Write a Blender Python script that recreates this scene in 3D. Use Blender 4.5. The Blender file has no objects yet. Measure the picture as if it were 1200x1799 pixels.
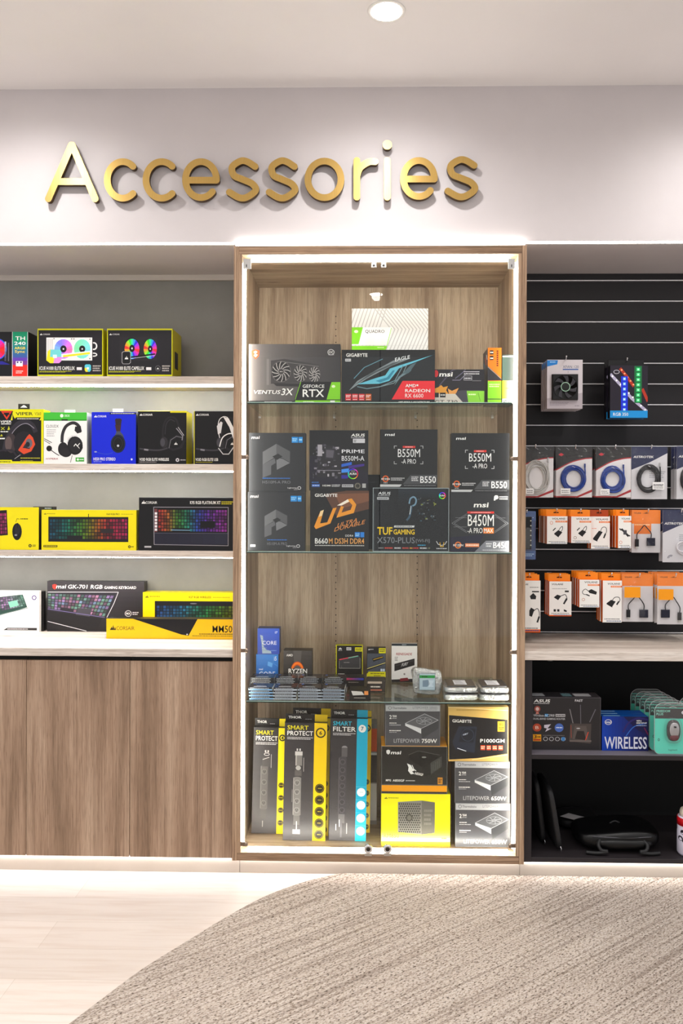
import bpy, bmesh, math, random, colorsys
from mathutils import Vector, Matrix
PI = math.pi
sc = bpy.context.scene
COL = sc.collection
rnd = random.Random(7)

# ------------------------------------------------------------------ camera, world, light, exposure
F_PX, CAM_D, CAM_H = 1450.0, 3.87, 1.771          # focal length in pixels (1200x1799), distance and eye height in metres
YAW, PITCH, ROLL, SX, SY = -0.02141, -0.00556, 0.00381, 13.769, -7.381
def cam_basis():
    cy, sy, cp, sp = math.cos(YAW), math.sin(YAW), math.cos(PITCH), math.sin(PITCH)
    fw = Vector((sy*cp, cy*cp, sp)); rt = Vector((cy, -sy, 0)); up = rt.cross(fw)
    c, s = math.cos(ROLL), math.sin(ROLL)
    return c*rt + s*up, -s*rt + c*up, fw
RT, UP, FW = cam_basis()
cam_d = bpy.data.cameras.new('camera'); cam = bpy.data.objects.new('camera', cam_d); COL.objects.link(cam)
cam_d.sensor_fit = 'AUTO'; cam_d.sensor_width = 36.0; cam_d.lens = F_PX/1799*36
cam_d.shift_x = -SX/1799; cam_d.shift_y = SY/1799; cam_d.clip_start = 0.05; cam_d.clip_end = 60
m = Matrix((RT, UP, -FW)).transposed().to_4x4(); m.translation = (0, -CAM_D, CAM_H); cam.matrix_world = m
sc.camera = cam

w = bpy.data.worlds.new('world'); sc.world = w; w.use_nodes = True
bg = w.node_tree.nodes['Background']; bg.inputs[0].default_value = (1.0, 0.995, 0.99, 1); bg.inputs[1].default_value = 0.46

sc.view_settings.view_transform = 'Standard'; sc.view_settings.look = 'None'
sc.view_settings.exposure = 0.9; sc.view_settings.gamma = 1.0; sc.view_settings.use_curve_mapping = False
sc.cycles.use_denoising = True
sc.cycles.max_bounces = 10; sc.cycles.transparent_max_bounces = 24; sc.cycles.glossy_bounces = 4
sc.cycles.transmission_bounces = 6; sc.cycles.caustics_reflective = False; sc.cycles.caustics_refractive = False
sc.cycles.sample_clamp_indirect = 6.0

CEIL = 1.96061 + CAM_H
LAMPS = [(0.07, -0.57), (-1.58, -0.57), (1.72, -0.57), (-3.2, -0.57), (3.35, -0.57),
         (0.08, -3.85), (-1.6, -3.85), (1.75, -3.85), (-3.2, -3.85), (3.3, -3.85),
         (0.08, -2.2), (-1.6, -2.2), (1.75, -2.2)]
LAMP_W, LED_E = 27.5, 20.0

# ------------------------------------------------------------------ helpers
def at(px, py, Y):
    """photo pixel seen on the plane Y (parallel to the shop wall) -> X, Z in metres"""
    d = FW + RT*((px-600-SX)/F_PX) - UP*((py-899.5-SY)/F_PX)
    t = (Y+CAM_D)/d.y
    return d.x*t, CAM_H + d.z*t

def lin(c):
    return c/12.92 if c <= 0.04045 else ((c+0.055)/1.055)**2.4
def rgb(h):
    h = h.lstrip('#'); return tuple(lin(int(h[i:i+2], 16)/255) for i in (0, 2, 4))
def ink(h):
    """printed colour: a little deeper than the tone it photographs as"""
    return tuple(c**1.2 for c in rgb(h))
MATS = {}
def mat(h, rough=0.42, metal=0.0, spec=0.35, coat=0.0):
    key = (h, rough, metal, spec, coat)
    if key in MATS: return MATS[key]
    mt = bpy.data.materials.new('m_' + h.lstrip('#')); mt.use_nodes = True
    b = mt.node_tree.nodes['Principled BSDF']
    b.inputs['Base Color'].default_value = (*(rgb(h) if metal else ink(h)), 1); b.inputs['Roughness'].default_value = rough
    b.inputs['Metallic'].default_value = metal; b.inputs['Specular IOR Level'].default_value = spec
    b.inputs['Coat Weight'].default_value = coat
    MATS[key] = mt; return mt
def emis(name, col, e):
    mt = bpy.data.materials.new(name); mt.use_nodes = True; b = mt.node_tree.nodes['Principled BSDF']
    b.inputs['Base Color'].default_value = (*col, 1); b.inputs['Emission Color'].default_value = (*col, 1)
    b.inputs['Emission Strength'].default_value = e; return mt
def nodes(name):
    mt = bpy.data.materials.new(name); mt.use_nodes = True; nt = mt.node_tree
    return mt, nt, nt.nodes['Principled BSDF']
def N(nt, t, **kw):
    n = nt.nodes.new(t)
    for k, v in kw.items():
        if k in n.inputs: n.inputs[k].default_value = v
        else: setattr(n, k, v)
    return n
def ramp(nt, fac, stops):
    r = nt.nodes.new('ShaderNodeValToRGB'); nt.links.new(fac, r.inputs[0])
    el = r.color_ramp.elements
    while len(el) < len(stops): el.new(0.5)
    for e, (p, c) in zip(el, stops): e.position = p; e.color = (*rgb(c), 1)
    return r.outputs[0]
def mapping(nt, scale, rot=(0, 0, 0), loc=(0, 0, 0)):
    tc = nt.nodes.new('ShaderNodeTexCoord'); mp = nt.nodes.new('ShaderNodeMapping')
    mp.inputs['Scale'].default_value = scale; mp.inputs['Rotation'].default_value = rot; mp.inputs['Location'].default_value = loc
    nt.links.new(tc.outputs['Object'], mp.inputs['Vector']); return mp.outputs[0]
def mixc(nt, fac, a, b, mode='MIX'):
    n = nt.nodes.new('ShaderNodeMix'); n.data_type = 'RGBA'; n.blend_type = mode
    if isinstance(fac, (int, float)): n.inputs[0].default_value = fac
    else: nt.links.new(fac, n.inputs[0])
    nt.links.new(a, n.inputs[6]); nt.links.new(b, n.inputs[7]); return n.outputs[2]

def wood(name, dark, mid, light, axis='z', rough=0.5, seed=0.0, edge=False):
    """oak laminate: broad cathedral tone shifts, long fibres, fine pores, grain along axis"""
    mt, nt, b = nodes(name)
    def sc3(a, l): return {'z': (a, a, l), 'x': (l, a, a)}[axis]
    oi = nt.nodes.new('ShaderNodeObjectInfo'); off = N(nt, 'ShaderNodeVectorMath', operation='SCALE'); off.inputs[0].default_value = (7.3, 3.1, 5.7); nt.links.new(oi.outputs['Random'], off.inputs['Scale'])
    def mapping(nt, scale, rot=(0, 0, 0), loc=(0, 0, 0)):      # every board gets its own stretch of grain
        tc = nt.nodes.new('ShaderNodeTexCoord'); ad = N(nt, 'ShaderNodeVectorMath', operation='ADD'); nt.links.new(tc.outputs['Object'], ad.inputs[0]); nt.links.new(off.outputs[0], ad.inputs[1])
        mp = nt.nodes.new('ShaderNodeMapping'); mp.inputs['Scale'].default_value = scale; mp.inputs['Location'].default_value = loc
        nt.links.new(ad.outputs[0], mp.inputs['Vector']); return mp.outputs[0]
    v1 = mapping(nt, sc3(5.0, 0.35), loc=(seed, seed*1.7, seed*0.6)); n1 = N(nt, 'ShaderNodeTexNoise', Scale=1.6, Detail=5.0, Roughness=0.6, Distortion=0.15); nt.links.new(v1, n1.inputs['Vector'])
    v2 = mapping(nt, sc3(60, 0.9), loc=(seed, 0, seed)); n2 = N(nt, 'ShaderNodeTexNoise', Scale=2.2, Detail=4.0, Roughness=0.65); nt.links.new(v2, n2.inputs['Vector'])
    v3 = mapping(nt, sc3(240, 9), loc=(0, seed, 0)); n3 = N(nt, 'ShaderNodeTexNoise', Scale=1.5, Detail=2.0); nt.links.new(v3, n3.inputs['Vector'])
    c1 = ramp(nt, n1.outputs[0], [(0.38, dark), (0.49, mid), (0.60, light)])
    c2 = ramp(nt, n2.outputs[0], [(0.28, '#8f8178'), (0.45, '#e2dcd6'), (0.62, '#ffffff')])
    c3 = ramp(nt, n3.outputs[0], [(0.33, '#b5aba2'), (0.48, '#ffffff')])
    cc = mixc(nt, 0.55 if not edge else 0.95, c1, c2, 'MULTIPLY'); cc = mixc(nt, 0.5, cc, c3, 'MULTIPLY')
    # broad dark streaks that wander along the grain
    v4 = mapping(nt, sc3(11, 0.5), loc=(seed*3, 0, seed)); n4 = N(nt, 'ShaderNodeTexNoise', Scale=1.3, Detail=3.0, Roughness=0.5, Distortion=0.9); nt.links.new(v4, n4.inputs['Vector'])
    c4 = ramp(nt, n4.outputs[0], [(0.30, '#a3968c'), (0.42, '#e6e0da'), (0.5, '#ffffff')]); cc = mixc(nt, 0.42, cc, c4, 'MULTIPLY')
    # sparse knots
    vk = mapping(nt, sc3(7, 2.2), loc=(seed*2, seed, 3)); vo = N(nt, 'ShaderNodeTexVoronoi', Scale=1.0); nt.links.new(vk, vo.inputs['Vector'])
    ck = ramp(nt, vo.outputs['Distance'], [(0.03, '#5a4636'), (0.10, '#ffffff')]); cc = mixc(nt, 0.55, cc, ck, 'MULTIPLY')
    nt.links.new(cc, b.inputs['Base Color']); b.inputs['Roughness'].default_value = rough
    bp = N(nt, 'ShaderNodeBump', Strength=0.12, Distance=0.002); nt.links.new(n2.outputs[0], bp.inputs['Height']); nt.links.new(bp.outputs[0], b.inputs['Normal'])
    return mt
def speckle(name, c0, c1, scale, rough=0.5, stretch=(1, 1, 1)):
    mt, nt, b = nodes(name)
    v = mapping(nt, stretch); n = N(nt, 'ShaderNodeTexNoise', Scale=scale, Detail=6.0, Roughness=0.6); nt.links.new(v, n.inputs['Vector'])
    nt.links.new(ramp(nt, n.outputs[0], [(0.3, c0), (0.7, c1)]), b.inputs['Base Color']); b.inputs['Roughness'].default_value = rough
    return mt
def film(name, tint=(1, 1, 1), white=0.08, rough=0.12, gloss=1.5, bump=0.0, bscale=40):
    """thin clear plastic or glass: transparent, with a fresnel gloss and a little haze"""
    mt = bpy.data.materials.new(name); mt.use_nodes = True; nt = mt.node_tree; nt.nodes.clear()
    out = nt.nodes.new('ShaderNodeOutputMaterial'); tr = nt.nodes.new('ShaderNodeBsdfTransparent'); tr.inputs[0].default_value = (*tint, 1)
    gl = N(nt, 'ShaderNodeBsdfGlossy', Roughness=rough); fr = nt.nodes.new('ShaderNodeLayerWeight'); fr.inputs['Blend'].default_value = .5
    pw = N(nt, 'ShaderNodeMath', operation='POWER'); pw.inputs[1].default_value = 4.0; nt.links.new(fr.outputs['Facing'], pw.inputs[0])
    ml = N(nt, 'ShaderNodeMath', operation='MULTIPLY_ADD'); ml.inputs[1].default_value = .55; ml.inputs[2].default_value = ((gloss-1)/(gloss+1))**2*.55; nt.links.new(pw.outputs[0], ml.inputs[0])
    mx = nt.nodes.new('ShaderNodeMixShader'); nt.links.new(ml.outputs[0], mx.inputs[0]); nt.links.new(tr.outputs[0], mx.inputs[1]); nt.links.new(gl.outputs[0], mx.inputs[2])
    last = mx
    if white > 0:
        df = nt.nodes.new('ShaderNodeBsdfDiffuse'); df.inputs[0].default_value = (0.9, 0.9, 0.9, 1)
        m2 = nt.nodes.new('ShaderNodeMixShader'); m2.inputs[0].default_value = white
        nt.links.new(mx.outputs[0], m2.inputs[1]); nt.links.new(df.outputs[0], m2.inputs[2]); last = m2
    if bump > 0:
        v = mapping(nt, (1, 1, 1)); n = N(nt, 'ShaderNodeTexNoise', Scale=bscale, Detail=3.0, Distortion=1.0); nt.links.new(v, n.inputs['Vector'])
        bp = N(nt, 'ShaderNodeBump', Strength=bump, Distance=0.01); nt.links.new(n.outputs[0], bp.inputs['Height'])
        nt.links.new(bp.outputs[0], gl.inputs['Normal'])
    nt.links.new(last.outputs[0], out.inputs[0]); return mt

class MB:
    """collects faces for ONE mesh object, in world coordinates"""
    def __init__(s): s.v = []; s.f = []; s.m = []; s.ms = []; s.sm = []
    def mi(s, mt):
        if mt not in s.ms: s.ms.append(mt)
        return s.ms.index(mt)
    def face(s, pts, mt, smooth=False):
        i = len(s.v); s.v += [tuple(p) for p in pts]; s.f.append(tuple(range(i, i+len(pts)))); s.m.append(s.mi(mt)); s.sm.append(smooth)
    def raw(s, verts, faces, mt, smooth=True):
        i = len(s.v); k = s.mi(mt); s.v += [tuple(p) for p in verts]
        for f in faces: s.f.append(tuple(i+a for a in f)); s.m.append(k); s.sm.append(smooth)
    def box(s, x0, x1, y0, y1, z0, z1, mt, front=None, side=None, top=None, ch=0.0):
        front = front or mt; side = side or mt; top = top or side
        if ch <= 0:
            v = [(x0,y0,z0),(x1,y0,z0),(x1,y1,z0),(x0,y1,z0),(x0,y0,z1),(x1,y0,z1),(x1,y1,z1),(x0,y1,z1)]
            for f, mm in (((0,1,5,4),front),((1,2,6,5),side),((2,3,7,6),mt),((3,0,4,7),side),((4,5,6,7),top),((3,2,1,0),mt)): s.raw(v, [f], mm, False)
            return
        c = ch
        a = [(x0+c,y0,z0+c),(x1-c,y0,z0+c),(x1-c,y0,z1-c),(x0+c,y0,z1-c)]
        b_ = [(x0,y0+c,z0),(x1,y0+c,z0),(x1,y0+c,z1),(x0,y0+c,z1)]
        d = [(x0,y1,z0),(x1,y1,z0),(x1,y1,z1),(x0,y1,z1)]
        v = a+b_+d
        s.raw(v, [(0,1,2,3)], front, False)
        for i in range(4):
            j = (i+1) % 4
            s.raw(v, [(4+i,4+j,j,i)], front if i != 2 else top, False)
            s.raw(v, [(8+i,8+j,4+j,4+i)], (mt, side, top, side)[i], False)
        s.raw(v, [(8,11,10,9)], mt, False)
    def tube(s, path, r, mt, n=8, closed=False, ry=None):
        pts = [Vector(p) for p in path]; k = len(pts); vs = []; prev = None
        for i, p in enumerate(pts):
            if closed: t = (pts[(i+1) % k]-pts[i-1])
            else: t = pts[min(i+1, k-1)]-pts[max(i-1, 0)]
            t.normalize()
            if prev is None:
                a = Vector((0, 0, 1)) if abs(t.z) < 0.9 else Vector((0, 1, 0)); u = t.cross(a).normalized()
            else:
                u = (prev - t*prev.dot(t)).normalized()
            prev = u; w_ = t.cross(u)
            rr = r(i/(k-1)) if callable(r) else r
            for j in range(n):
                a = 2*PI*j/n; vs.append(p + u*rr*math.cos(a) + w_*rr*math.sin(a))
        fs = []
        for i in range(k if closed else k-1):
            for j in range(n):
                a = i*n+j; b_ = i*n+(j+1) % n; c = ((i+1) % k)*n+(j+1) % n; d = ((i+1) % k)*n+j; fs.append((a, b_, c, d))
        if not closed: fs += [tuple(reversed(range(n))), tuple((k-1)*n+j for j in range(n))]
        s.raw(vs, fs, mt)
    def lathe(s, prof, c, mt, n=28, axis='z', smooth=True):
        vs = []; fs = []
        for (r, h) in prof:
            for j in range(n):
                a = 2*PI*j/n
                p = (r*math.cos(a), r*math.sin(a), h) if axis == 'z' else (r*math.cos(a), h, r*math.sin(a))
                vs.append((c[0]+p[0], c[1]+p[1], c[2]+p[2]))
        for i in range(len(prof)-1):
            for j in range(n): fs.append((i*n+j, i*n+(j+1) % n, (i+1)*n+(j+1) % n, (i+1)*n+j))
        fs += [tuple(reversed(range(n))), tuple((len(prof)-1)*n+j for j in range(n))]
        s.raw(vs, fs, mt, smooth)
    def prism(s, out, y0, y1, mt, side=None):
        """outline in x,z extruded from y0 (front) to y1"""
        n = len(out); side = side or mt
        s.face([(x, y0, z) for x, z in out], mt); s.face([(x, y1, z) for x, z in reversed(out)], mt)
        for i in range(n):
            a, b_ = out[i], out[(i+1) % n]; s.face([(a[0], y0, a[1]), (a[0], y1, a[1]), (b_[0], y1, b_[1]), (b_[0], y0, b_[1])], side)
    def blob(s, c, r, mt, e=2.0, nu=28, nv=16, fn=None):
        """superellipsoid"""
        vs = []; fs = []
        def sp(a, p): return math.copysign(abs(a)**p, a)
        for i in range(nv+1):
            th = -PI/2 + PI*i/nv
            for j in range(nu):
                ph = 2*PI*j/nu; p = 2.0/e
                q = Vector((sp(math.cos(th), p)*sp(math.cos(ph), p)*r[0], sp(math.cos(th), p)*sp(math.sin(ph), p)*r[1], sp(math.sin(th), p)*r[2]))
                if fn: q = fn(q)
                vs.append(Vector(c)+q)
        for i in range(nv):
            for j in range(nu): fs.append((i*nu+j, i*nu+(j+1) % nu, (i+1)*nu+(j+1) % nu, (i+1)*nu+j))
        s.raw(vs, fs, mt)
    def build(s, name, parent=None, loc=(0, 0, 0), fix=False):
        me = bpy.data.meshes.new(name); L = Vector(loc)
        base = L if parent is None else Vector(parent.get('_w', (0, 0, 0)))
        me.from_pydata([tuple(Vector(p)-base) for p in s.v], [], s.f)
        for mt in s.ms: me.materials.append(mt)
        me.polygons.foreach_set('material_index', s.m); me.polygons.foreach_set('use_smooth', s.sm)
        if fix:
            bm = bmesh.new(); bm.from_mesh(me); bmesh.ops.remove_doubles(bm, verts=bm.verts, dist=1e-6); bmesh.ops.recalc_face_normals(bm, faces=bm.faces); bm.to_mesh(me); bm.free()
        me.update()
        o = bpy.data.objects.new(name, me); COL.objects.link(o)
        if parent is None: o.location = L; o['_w'] = tuple(L)
        else: o.parent = parent; o['_w'] = tuple(base)
        return o
def tag(o, label=None, cat=None, group=None, kind=None):
    if label: o['label'] = label
    if cat: o['category'] = cat
    if group: o['group'] = group
    if kind: o['kind'] = kind
    return o
def empty(name, loc, label, cat, group=None):
    o = bpy.data.objects.new(name, None); COL.objects.link(o); o.location = loc; o['_w'] = tuple(loc); o.empty_display_size = 0.05
    return tag(o, label, cat, group)
def rotate(o, rx=0, ry=0, rz=0):
    o.rotation_euler = (rx, ry, rz); return o
def copy_tree(o, parent=None):
    c = o.copy(); COL.objects.link(c); c.parent = parent
    for ch in o.children: copy_tree(ch, c)
    return c
def struct(o, name=None):
    o['kind'] = 'structure'; return o

# ------------------------------------------------------------------ print (flat artwork on a box face) in photo pixels of that face
TXT = {}
def text_mesh(s, bold=0.0):
    key = (s, bold)
    if key in TXT: return TXT[key]
    c = bpy.data.curves.new('t', 'FONT'); c.body = s; c.resolution_u = 2; c.offset = bold
    o = bpy.data.objects.new('t', c); me = o.to_mesh()
    vs = [(v.co.x, v.co.y) for v in me.vertices]; fs = [tuple(p.vertices) for p in me.polygons]
    o.to_mesh_clear(); bpy.data.objects.remove(o); bpy.data.curves.remove(c)
    if vs:
        x0 = min(v[0] for v in vs); x1 = max(v[0] for v in vs); y0 = min(v[1] for v in vs); y1 = max(v[1] for v in vs)
        vs = [((a-x0)/(x1-x0), (b-y0)/(y1-y0)) for a, b in vs]
    TXT[key] = (vs, fs); return TXT[key]
def clip(poly, x0, y0, x1, y1):
    for ax, lim, sg in ((0, x0, 1), (0, x1, -1), (1, y0, 1), (1, y1, -1)):
        out = []
        for i in range(len(poly)):
            a, b = poly[i-1], poly[i]; ia = (a[ax]-lim)*sg >= 0; ib = (b[ax]-lim)*sg >= 0
            if ia != ib:
                t = (lim-a[ax])/(b[ax]-a[ax]); out.append((a[0]+(b[0]-a[0])*t, a[1]+(b[1]-a[1])*t))
            if ib: out.append(b)
        poly = out
        if len(poly) < 3: return []
    return poly
def lerpc(a, b, t):
    A = [int(a[i:i+2], 16) for i in (1, 3, 5)]; B = [int(b[i:i+2], 16) for i in (1, 3, 5)]
    return '#%02x%02x%02x' % tuple(int(round(p+(q-p)*t)) for p, q in zip(A, B))
def hue(h, s=0.8, v=0.9):
    return '#%02x%02x%02x' % tuple(int(c*255) for c in colorsys.hsv_to_rgb(h % 1, s, v))
def R(x0, y0, x1, y1, c): return [([(x0, y0), (x1, y0), (x1, y1), (x0, y1)], c)]
def P(pts, c): return [(list(pts), c)]
def E(cx, cy, rx, ry, c, n=20): return [([(cx+rx*math.cos(2*PI*i/n), cy+ry*math.sin(2*PI*i/n)) for i in range(n)], c)]
def O(cx, cy, rx, ry, w_, c, a0=0, a1=360, n=24):
    out = []
    for i in range(n):
        a, b = math.radians(a0+(a1-a0)*i/n), math.radians(a0+(a1-a0)*(i+1)/n)
        cc = hue(i/n, .85, .95) if c == 'wheel' else c
        out.append(([(cx+rx*math.cos(a), cy+ry*math.sin(a)), (cx+rx*math.cos(b), cy+ry*math.sin(b)),
                     (cx+(rx-w_)*math.cos(b), cy+(ry-w_)*math.sin(b)), (cx+(rx-w_)*math.cos(a), cy+(ry-w_)*math.sin(a))], cc))
    return out
def WH(cx, cy, rx, ry, h0=0.0, h1=1.0, s=0.8, v=0.9, n=18):
    out = []
    for i in range(n):
        a, b = 2*PI*i/n, 2*PI*(i+1)/n; t = abs(2*i/n-1)
        out.append(([(cx, cy), (cx+rx*math.cos(a), cy+ry*math.sin(a)), (cx+rx*math.cos(b), cy+ry*math.sin(b))], hue(h0+(h1-h0)*t, s, v)))
    return out
def L(pts, w_, c):
    out = []
    for (ax, ay), (bx, by) in zip(pts, pts[1:]):
        d = math.hypot(bx-ax, by-ay) or 1; nx, ny = -(by-ay)/d*w_/2, (bx-ax)/d*w_/2; ex, ey = (bx-ax)/d*w_*.25, (by-ay)/d*w_*.25
        out.append(([(ax-ex+nx, ay-ey+ny), (bx+ex+nx, by+ey+ny), (bx+ex-nx, by+ey-ny), (ax-ex-nx, ay-ey-ny)], c))
    return out
def G(x0, y0, x1, y1, c1, c2, d='h', n=12):
    out = []
    for i in range(n):
        c = lerpc(c1, c2, (i+.5)/n); a, b = i/n, (i+1)/n
        if d == 'h': out += R(x0+(x1-x0)*a, y0, x0+(x1-x0)*b, y1, c)
        else: out += R(x0, y0+(y1-y0)*a, x1, y0+(y1-y0)*b, c)
    return out
def FP(x0, y0, x1, y1, c, rows=2, seed=1):
    """fine print too small to read: rows of short dashes"""
    r_ = random.Random(seed+int(x0*3+y0)); out = []; h = (y1-y0)/rows
    for k in range(rows):
        x = x0; e = x1 - (x1-x0)*r_.uniform(0, .25)*(k > 0)
        while x < e-.4:
            wd = min(r_.uniform(1.2, 4.0), e-x); out += R(x, y0+k*h+h*.2, x+wd, y0+k*h+h*.75, c); x += wd+r_.uniform(.3, .7)
    return out
def T(s, x0, y0, x1, y1, c, sh=0.0, b=0.0, rise=0.0):
    """real lettering fitted to a pixel rectangle; sh = italic slant, rise = pixels the right end climbs"""
    vs, fs = text_mesh(s, b*.45); w_, h = x1-x0, y1-y0
    pts = [(x0+u*w_+sh*v*h, y1-v*h-rise*u) for u, v in vs]
    return [([pts[i] for i in f], c, 1) for f in fs]
def KB(quad, rows, cols, colf, gap=.22, base=None):
    """keyboard: grid of keycaps inside a perspective quad (tl, tr, br, bl)"""
    tl, tr, br, bl = quad; out = P(quad, base) if base else []
    def q(u, v): return tuple((tl[i]*(1-u)+tr[i]*u)*(1-v)+(bl[i]*(1-u)+br[i]*u)*v for i in (0, 1))
    for r_ in range(rows):
        for c in range(cols):
            if r_ == rows-1 and cols*.2 < c < cols*.42: continue
            u0, u1 = (c+gap/2)/cols, (c+1-gap/2)/cols; v0, v1 = (r_+gap/2)/rows, (r_+1-gap/2)/rows
            cc = colf(c/cols, r_/rows)
            out += [([q(u0, v0), q(u1, v0), q(u1, v1), q(u0, v1)], cc)]
    return out
def SAIL(x0, y0, x1, y1, c):
    w_, h = x1-x0, y1-y0
    return P([(x0, y1), (x0+.33*w_, y0+.35*h), (x0+.42*w_, y1)], c)+P([(x0+.35*w_, y1), (x0+.55*w_, y0), (x0+.72*w_, y1)], c)+P([(x0+.68*w_, y1), (x0+.82*w_, y0+.4*h), (x1, y1)], c)
def apply_art(mb, art, px, face, y, rough=.38, step=3e-5):
    x0, y0, x1, y1 = px; X0, X1, Z0, Z1 = face; k = 0
    for it in art:
        poly, c = it[0], it[1]
        if len(it) == 2: poly = clip(poly, x0, y0, x1, y1)
        if len(poly) < 3: continue
        if len(it) == 2: k += 1
        yy = y - 2.5e-4 - min(k, 400)*4e-6
        pts = [(X0+(a-x0)/(x1-x0)*(X1-X0), yy - (1e-5 if len(it) == 3 else 0), Z1+(b-y0)/(y1-y0)*(Z0-Z1)) for a, b in poly]
        # keep faces looking toward the front
        ar = sum(pts[i-1][0]*pts[i][2]-pts[i][0]*pts[i-1][2] for i in range(len(pts)))
        if ar < 0: pts.reverse()
        mb.face(pts, mat(c, rough))
def carton(name, label, px, Y, depth, col, art=(), zb=None, side=None, top=None, cat='box', group=None, ry=0, rz=0, ch=0.0012, rough=.38, xr=None, right_art=None, parent=None):
    """a printed carton whose front face fills the photo rectangle px on plane Y, standing on height zb"""
    X0, Z1 = at(px[0], (px[1]+px[3])/2, Y)[0], at((px[0]+px[2])/2, px[1], Y)[1]
    X1, Z0 = at(px[2], (px[1]+px[3])/2, Y)[0], at((px[0]+px[2])/2, px[3], Y)[1]
    if zb is not None: Z0 = zb
    mb = MB(); b = mat(col, rough); mb.box(X0, X1, Y, Y+depth, Z0, Z1, b, side=mat(side, rough) if side else b, top=mat(top, rough) if top else None, ch=ch)
    apply_art(mb, art, px, (X0, X1, Z0, Z1), Y, rough)
    if right_art:   # print on the right-hand side: list of (d0, d1, h0, h1, colour), fractions of depth and height
        for d0, d1, h0, h1, c in right_art:
            x = X1+2e-4; mb.face([(x, Y+depth*d0, Z0+(Z1-Z0)*h0), (x, Y+depth*d1, Z0+(Z1-Z0)*h0), (x, Y+depth*d1, Z0+(Z1-Z0)*h1), (x, Y+depth*d0, Z0+(Z1-Z0)*h1)], mat(c, rough))
    o = mb.build(name, parent, loc=((X0+X1)/2, Y, Z0))
    if parent is None:
        tag(o, label, cat, group)
        if ry or rz: o.rotation_euler = (0, ry, rz)
    o['_f'] = (X0, X1, Z0, Z1)
    return o

# ------------------------------------------------------------------ materials of the place
M_CEIL = speckle('ceiling_paint', '#efebea', '#f2eeed', 3, .8)
M_WALL = speckle('wall_paint', '#ccc5c6', '#d1cacb', 3, .6)
M_OAK = wood('oak_upright', '#8f7860', '#b19a80', '#c5b197', 'z', .48)
M_OAKD = wood('oak_door', '#8e745e', '#a88c75', '#b99f88', 'z', .48, 3.3)
M_OAKX = wood('oak_lengthwise', '#8f7860', '#b19a80', '#c5b197', 'x', .48, 1.1)
M_OAKE = wood('oak_edge_upright', '#957960', '#b29479', '#c2a68a', 'z', .5, 5.1, True)
M_OAKEX = wood('oak_edge_lengthwise', '#957960', '#b29479', '#c2a68a', 'x', .5, 5.1, True)
M_TOP = wood('pale_laminate', '#cfc4bb', '#dcd2c9', '#e6ddd5', 'x', .42, 8.0)
M_STONE = speckle('grey_concrete_laminate', '#74736f', '#858480', 2.2, .5, (1, 1, 1))
M_BLACK = mat('#201c22', .5)
M_CARC = mat('#3b3639', .5)
M_KICK = speckle('kickboard_laminate', '#b5aba0', '#beb4aa', 4, .45)
M_ALU = mat('#ededf0', .4, .35)
M_CHROME = mat('#e6e6e8', .12, 1.0)
M_BLKGAP = mat('#050505', .7)
M_LED = emis('led_diffuser', (1.0, .95, .86), LED_E)
M_LEDS = emis('led_diffuser_soft', (1.0, .97, .92), LED_E*1.75)
M_LEDT = emis('led_diffuser_top', (1.0, .96, .9), 5.0)
M_PL = emis('plinth_led', (1.0, .985, .965), LED_E*.5)
M_SOF = emis('soffit_diffuser', (1.0, .95, .86), 9.0)
M_GLASS = film('door_glass', (.985, .995, .99), 0.0, 0.0, 1.5)
M_SHELFG = film('shelf_glass', (.93, .98, .955), 0.0, 0.0, 1.5)
M_GEDGE = mat('#123a33', .15)
M_FILM = film('clear_film', (1, 1, 1), .01, .10, 1.75, .9, 60)
M_CLEAR = film('clear_blister', (.98, .99, .99), .05, .08, 1.6, .15, 60)

# ------------------------------------------------------------------ setting
XL, XR, xl, xr = -0.62984, 0.74072, -0.58975, 0.7012
ZT, ZTI, ZBI, ZB = 1.20654+CAM_H, 1.16607+CAM_H, CAM_H-1.64874, CAM_H-1.6876
ZBULK = 1.23265+CAM_H; ZDOOR = CAM_H-1.68876; ZTOP = CAM_H-0.6937; BACK = 0.60
YK = 0.06
def floor_mat():
    mt, nt, b = nodes('pale_vinyl_planks')
    v = mapping(nt, (1, 1, 1)); br = N(nt, 'ShaderNodeTexBrick', Scale=1.0); nt.links.new(v, br.inputs['Vector'])
    br.offset = 0.37; br.inputs['Brick Width'].default_value = 1.3; br.inputs['Row Height'].default_value = 0.21; br.inputs['Mortar Size'].default_value = 0.0012
    br.inputs['Color1'].default_value = (*rgb('#dcd2cb'), 1); br.inputs['Color2'].default_value = (*rgb('#d2c7bf'), 1); br.inputs['Mortar'].default_value = (*rgb('#c4b8ad'), 1)
    v2 = mapping(nt, (1.2, 16, 1)); n = N(nt, 'ShaderNodeTexNoise', Scale=2.0, Detail=6.0, Roughness=.6, Distortion=.4); nt.links.new(v2, n.inputs['Vector'])
    c = ramp(nt, n.outputs[0], [(.3, '#efe6e0'), (.55, '#ffffff')]); nt.links.new(mixc(nt, .7, br.outputs[0], c, 'MULTIPLY'), b.inputs['Base Color'])
    b.inputs['Roughness'].default_value = .38; return mt
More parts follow.
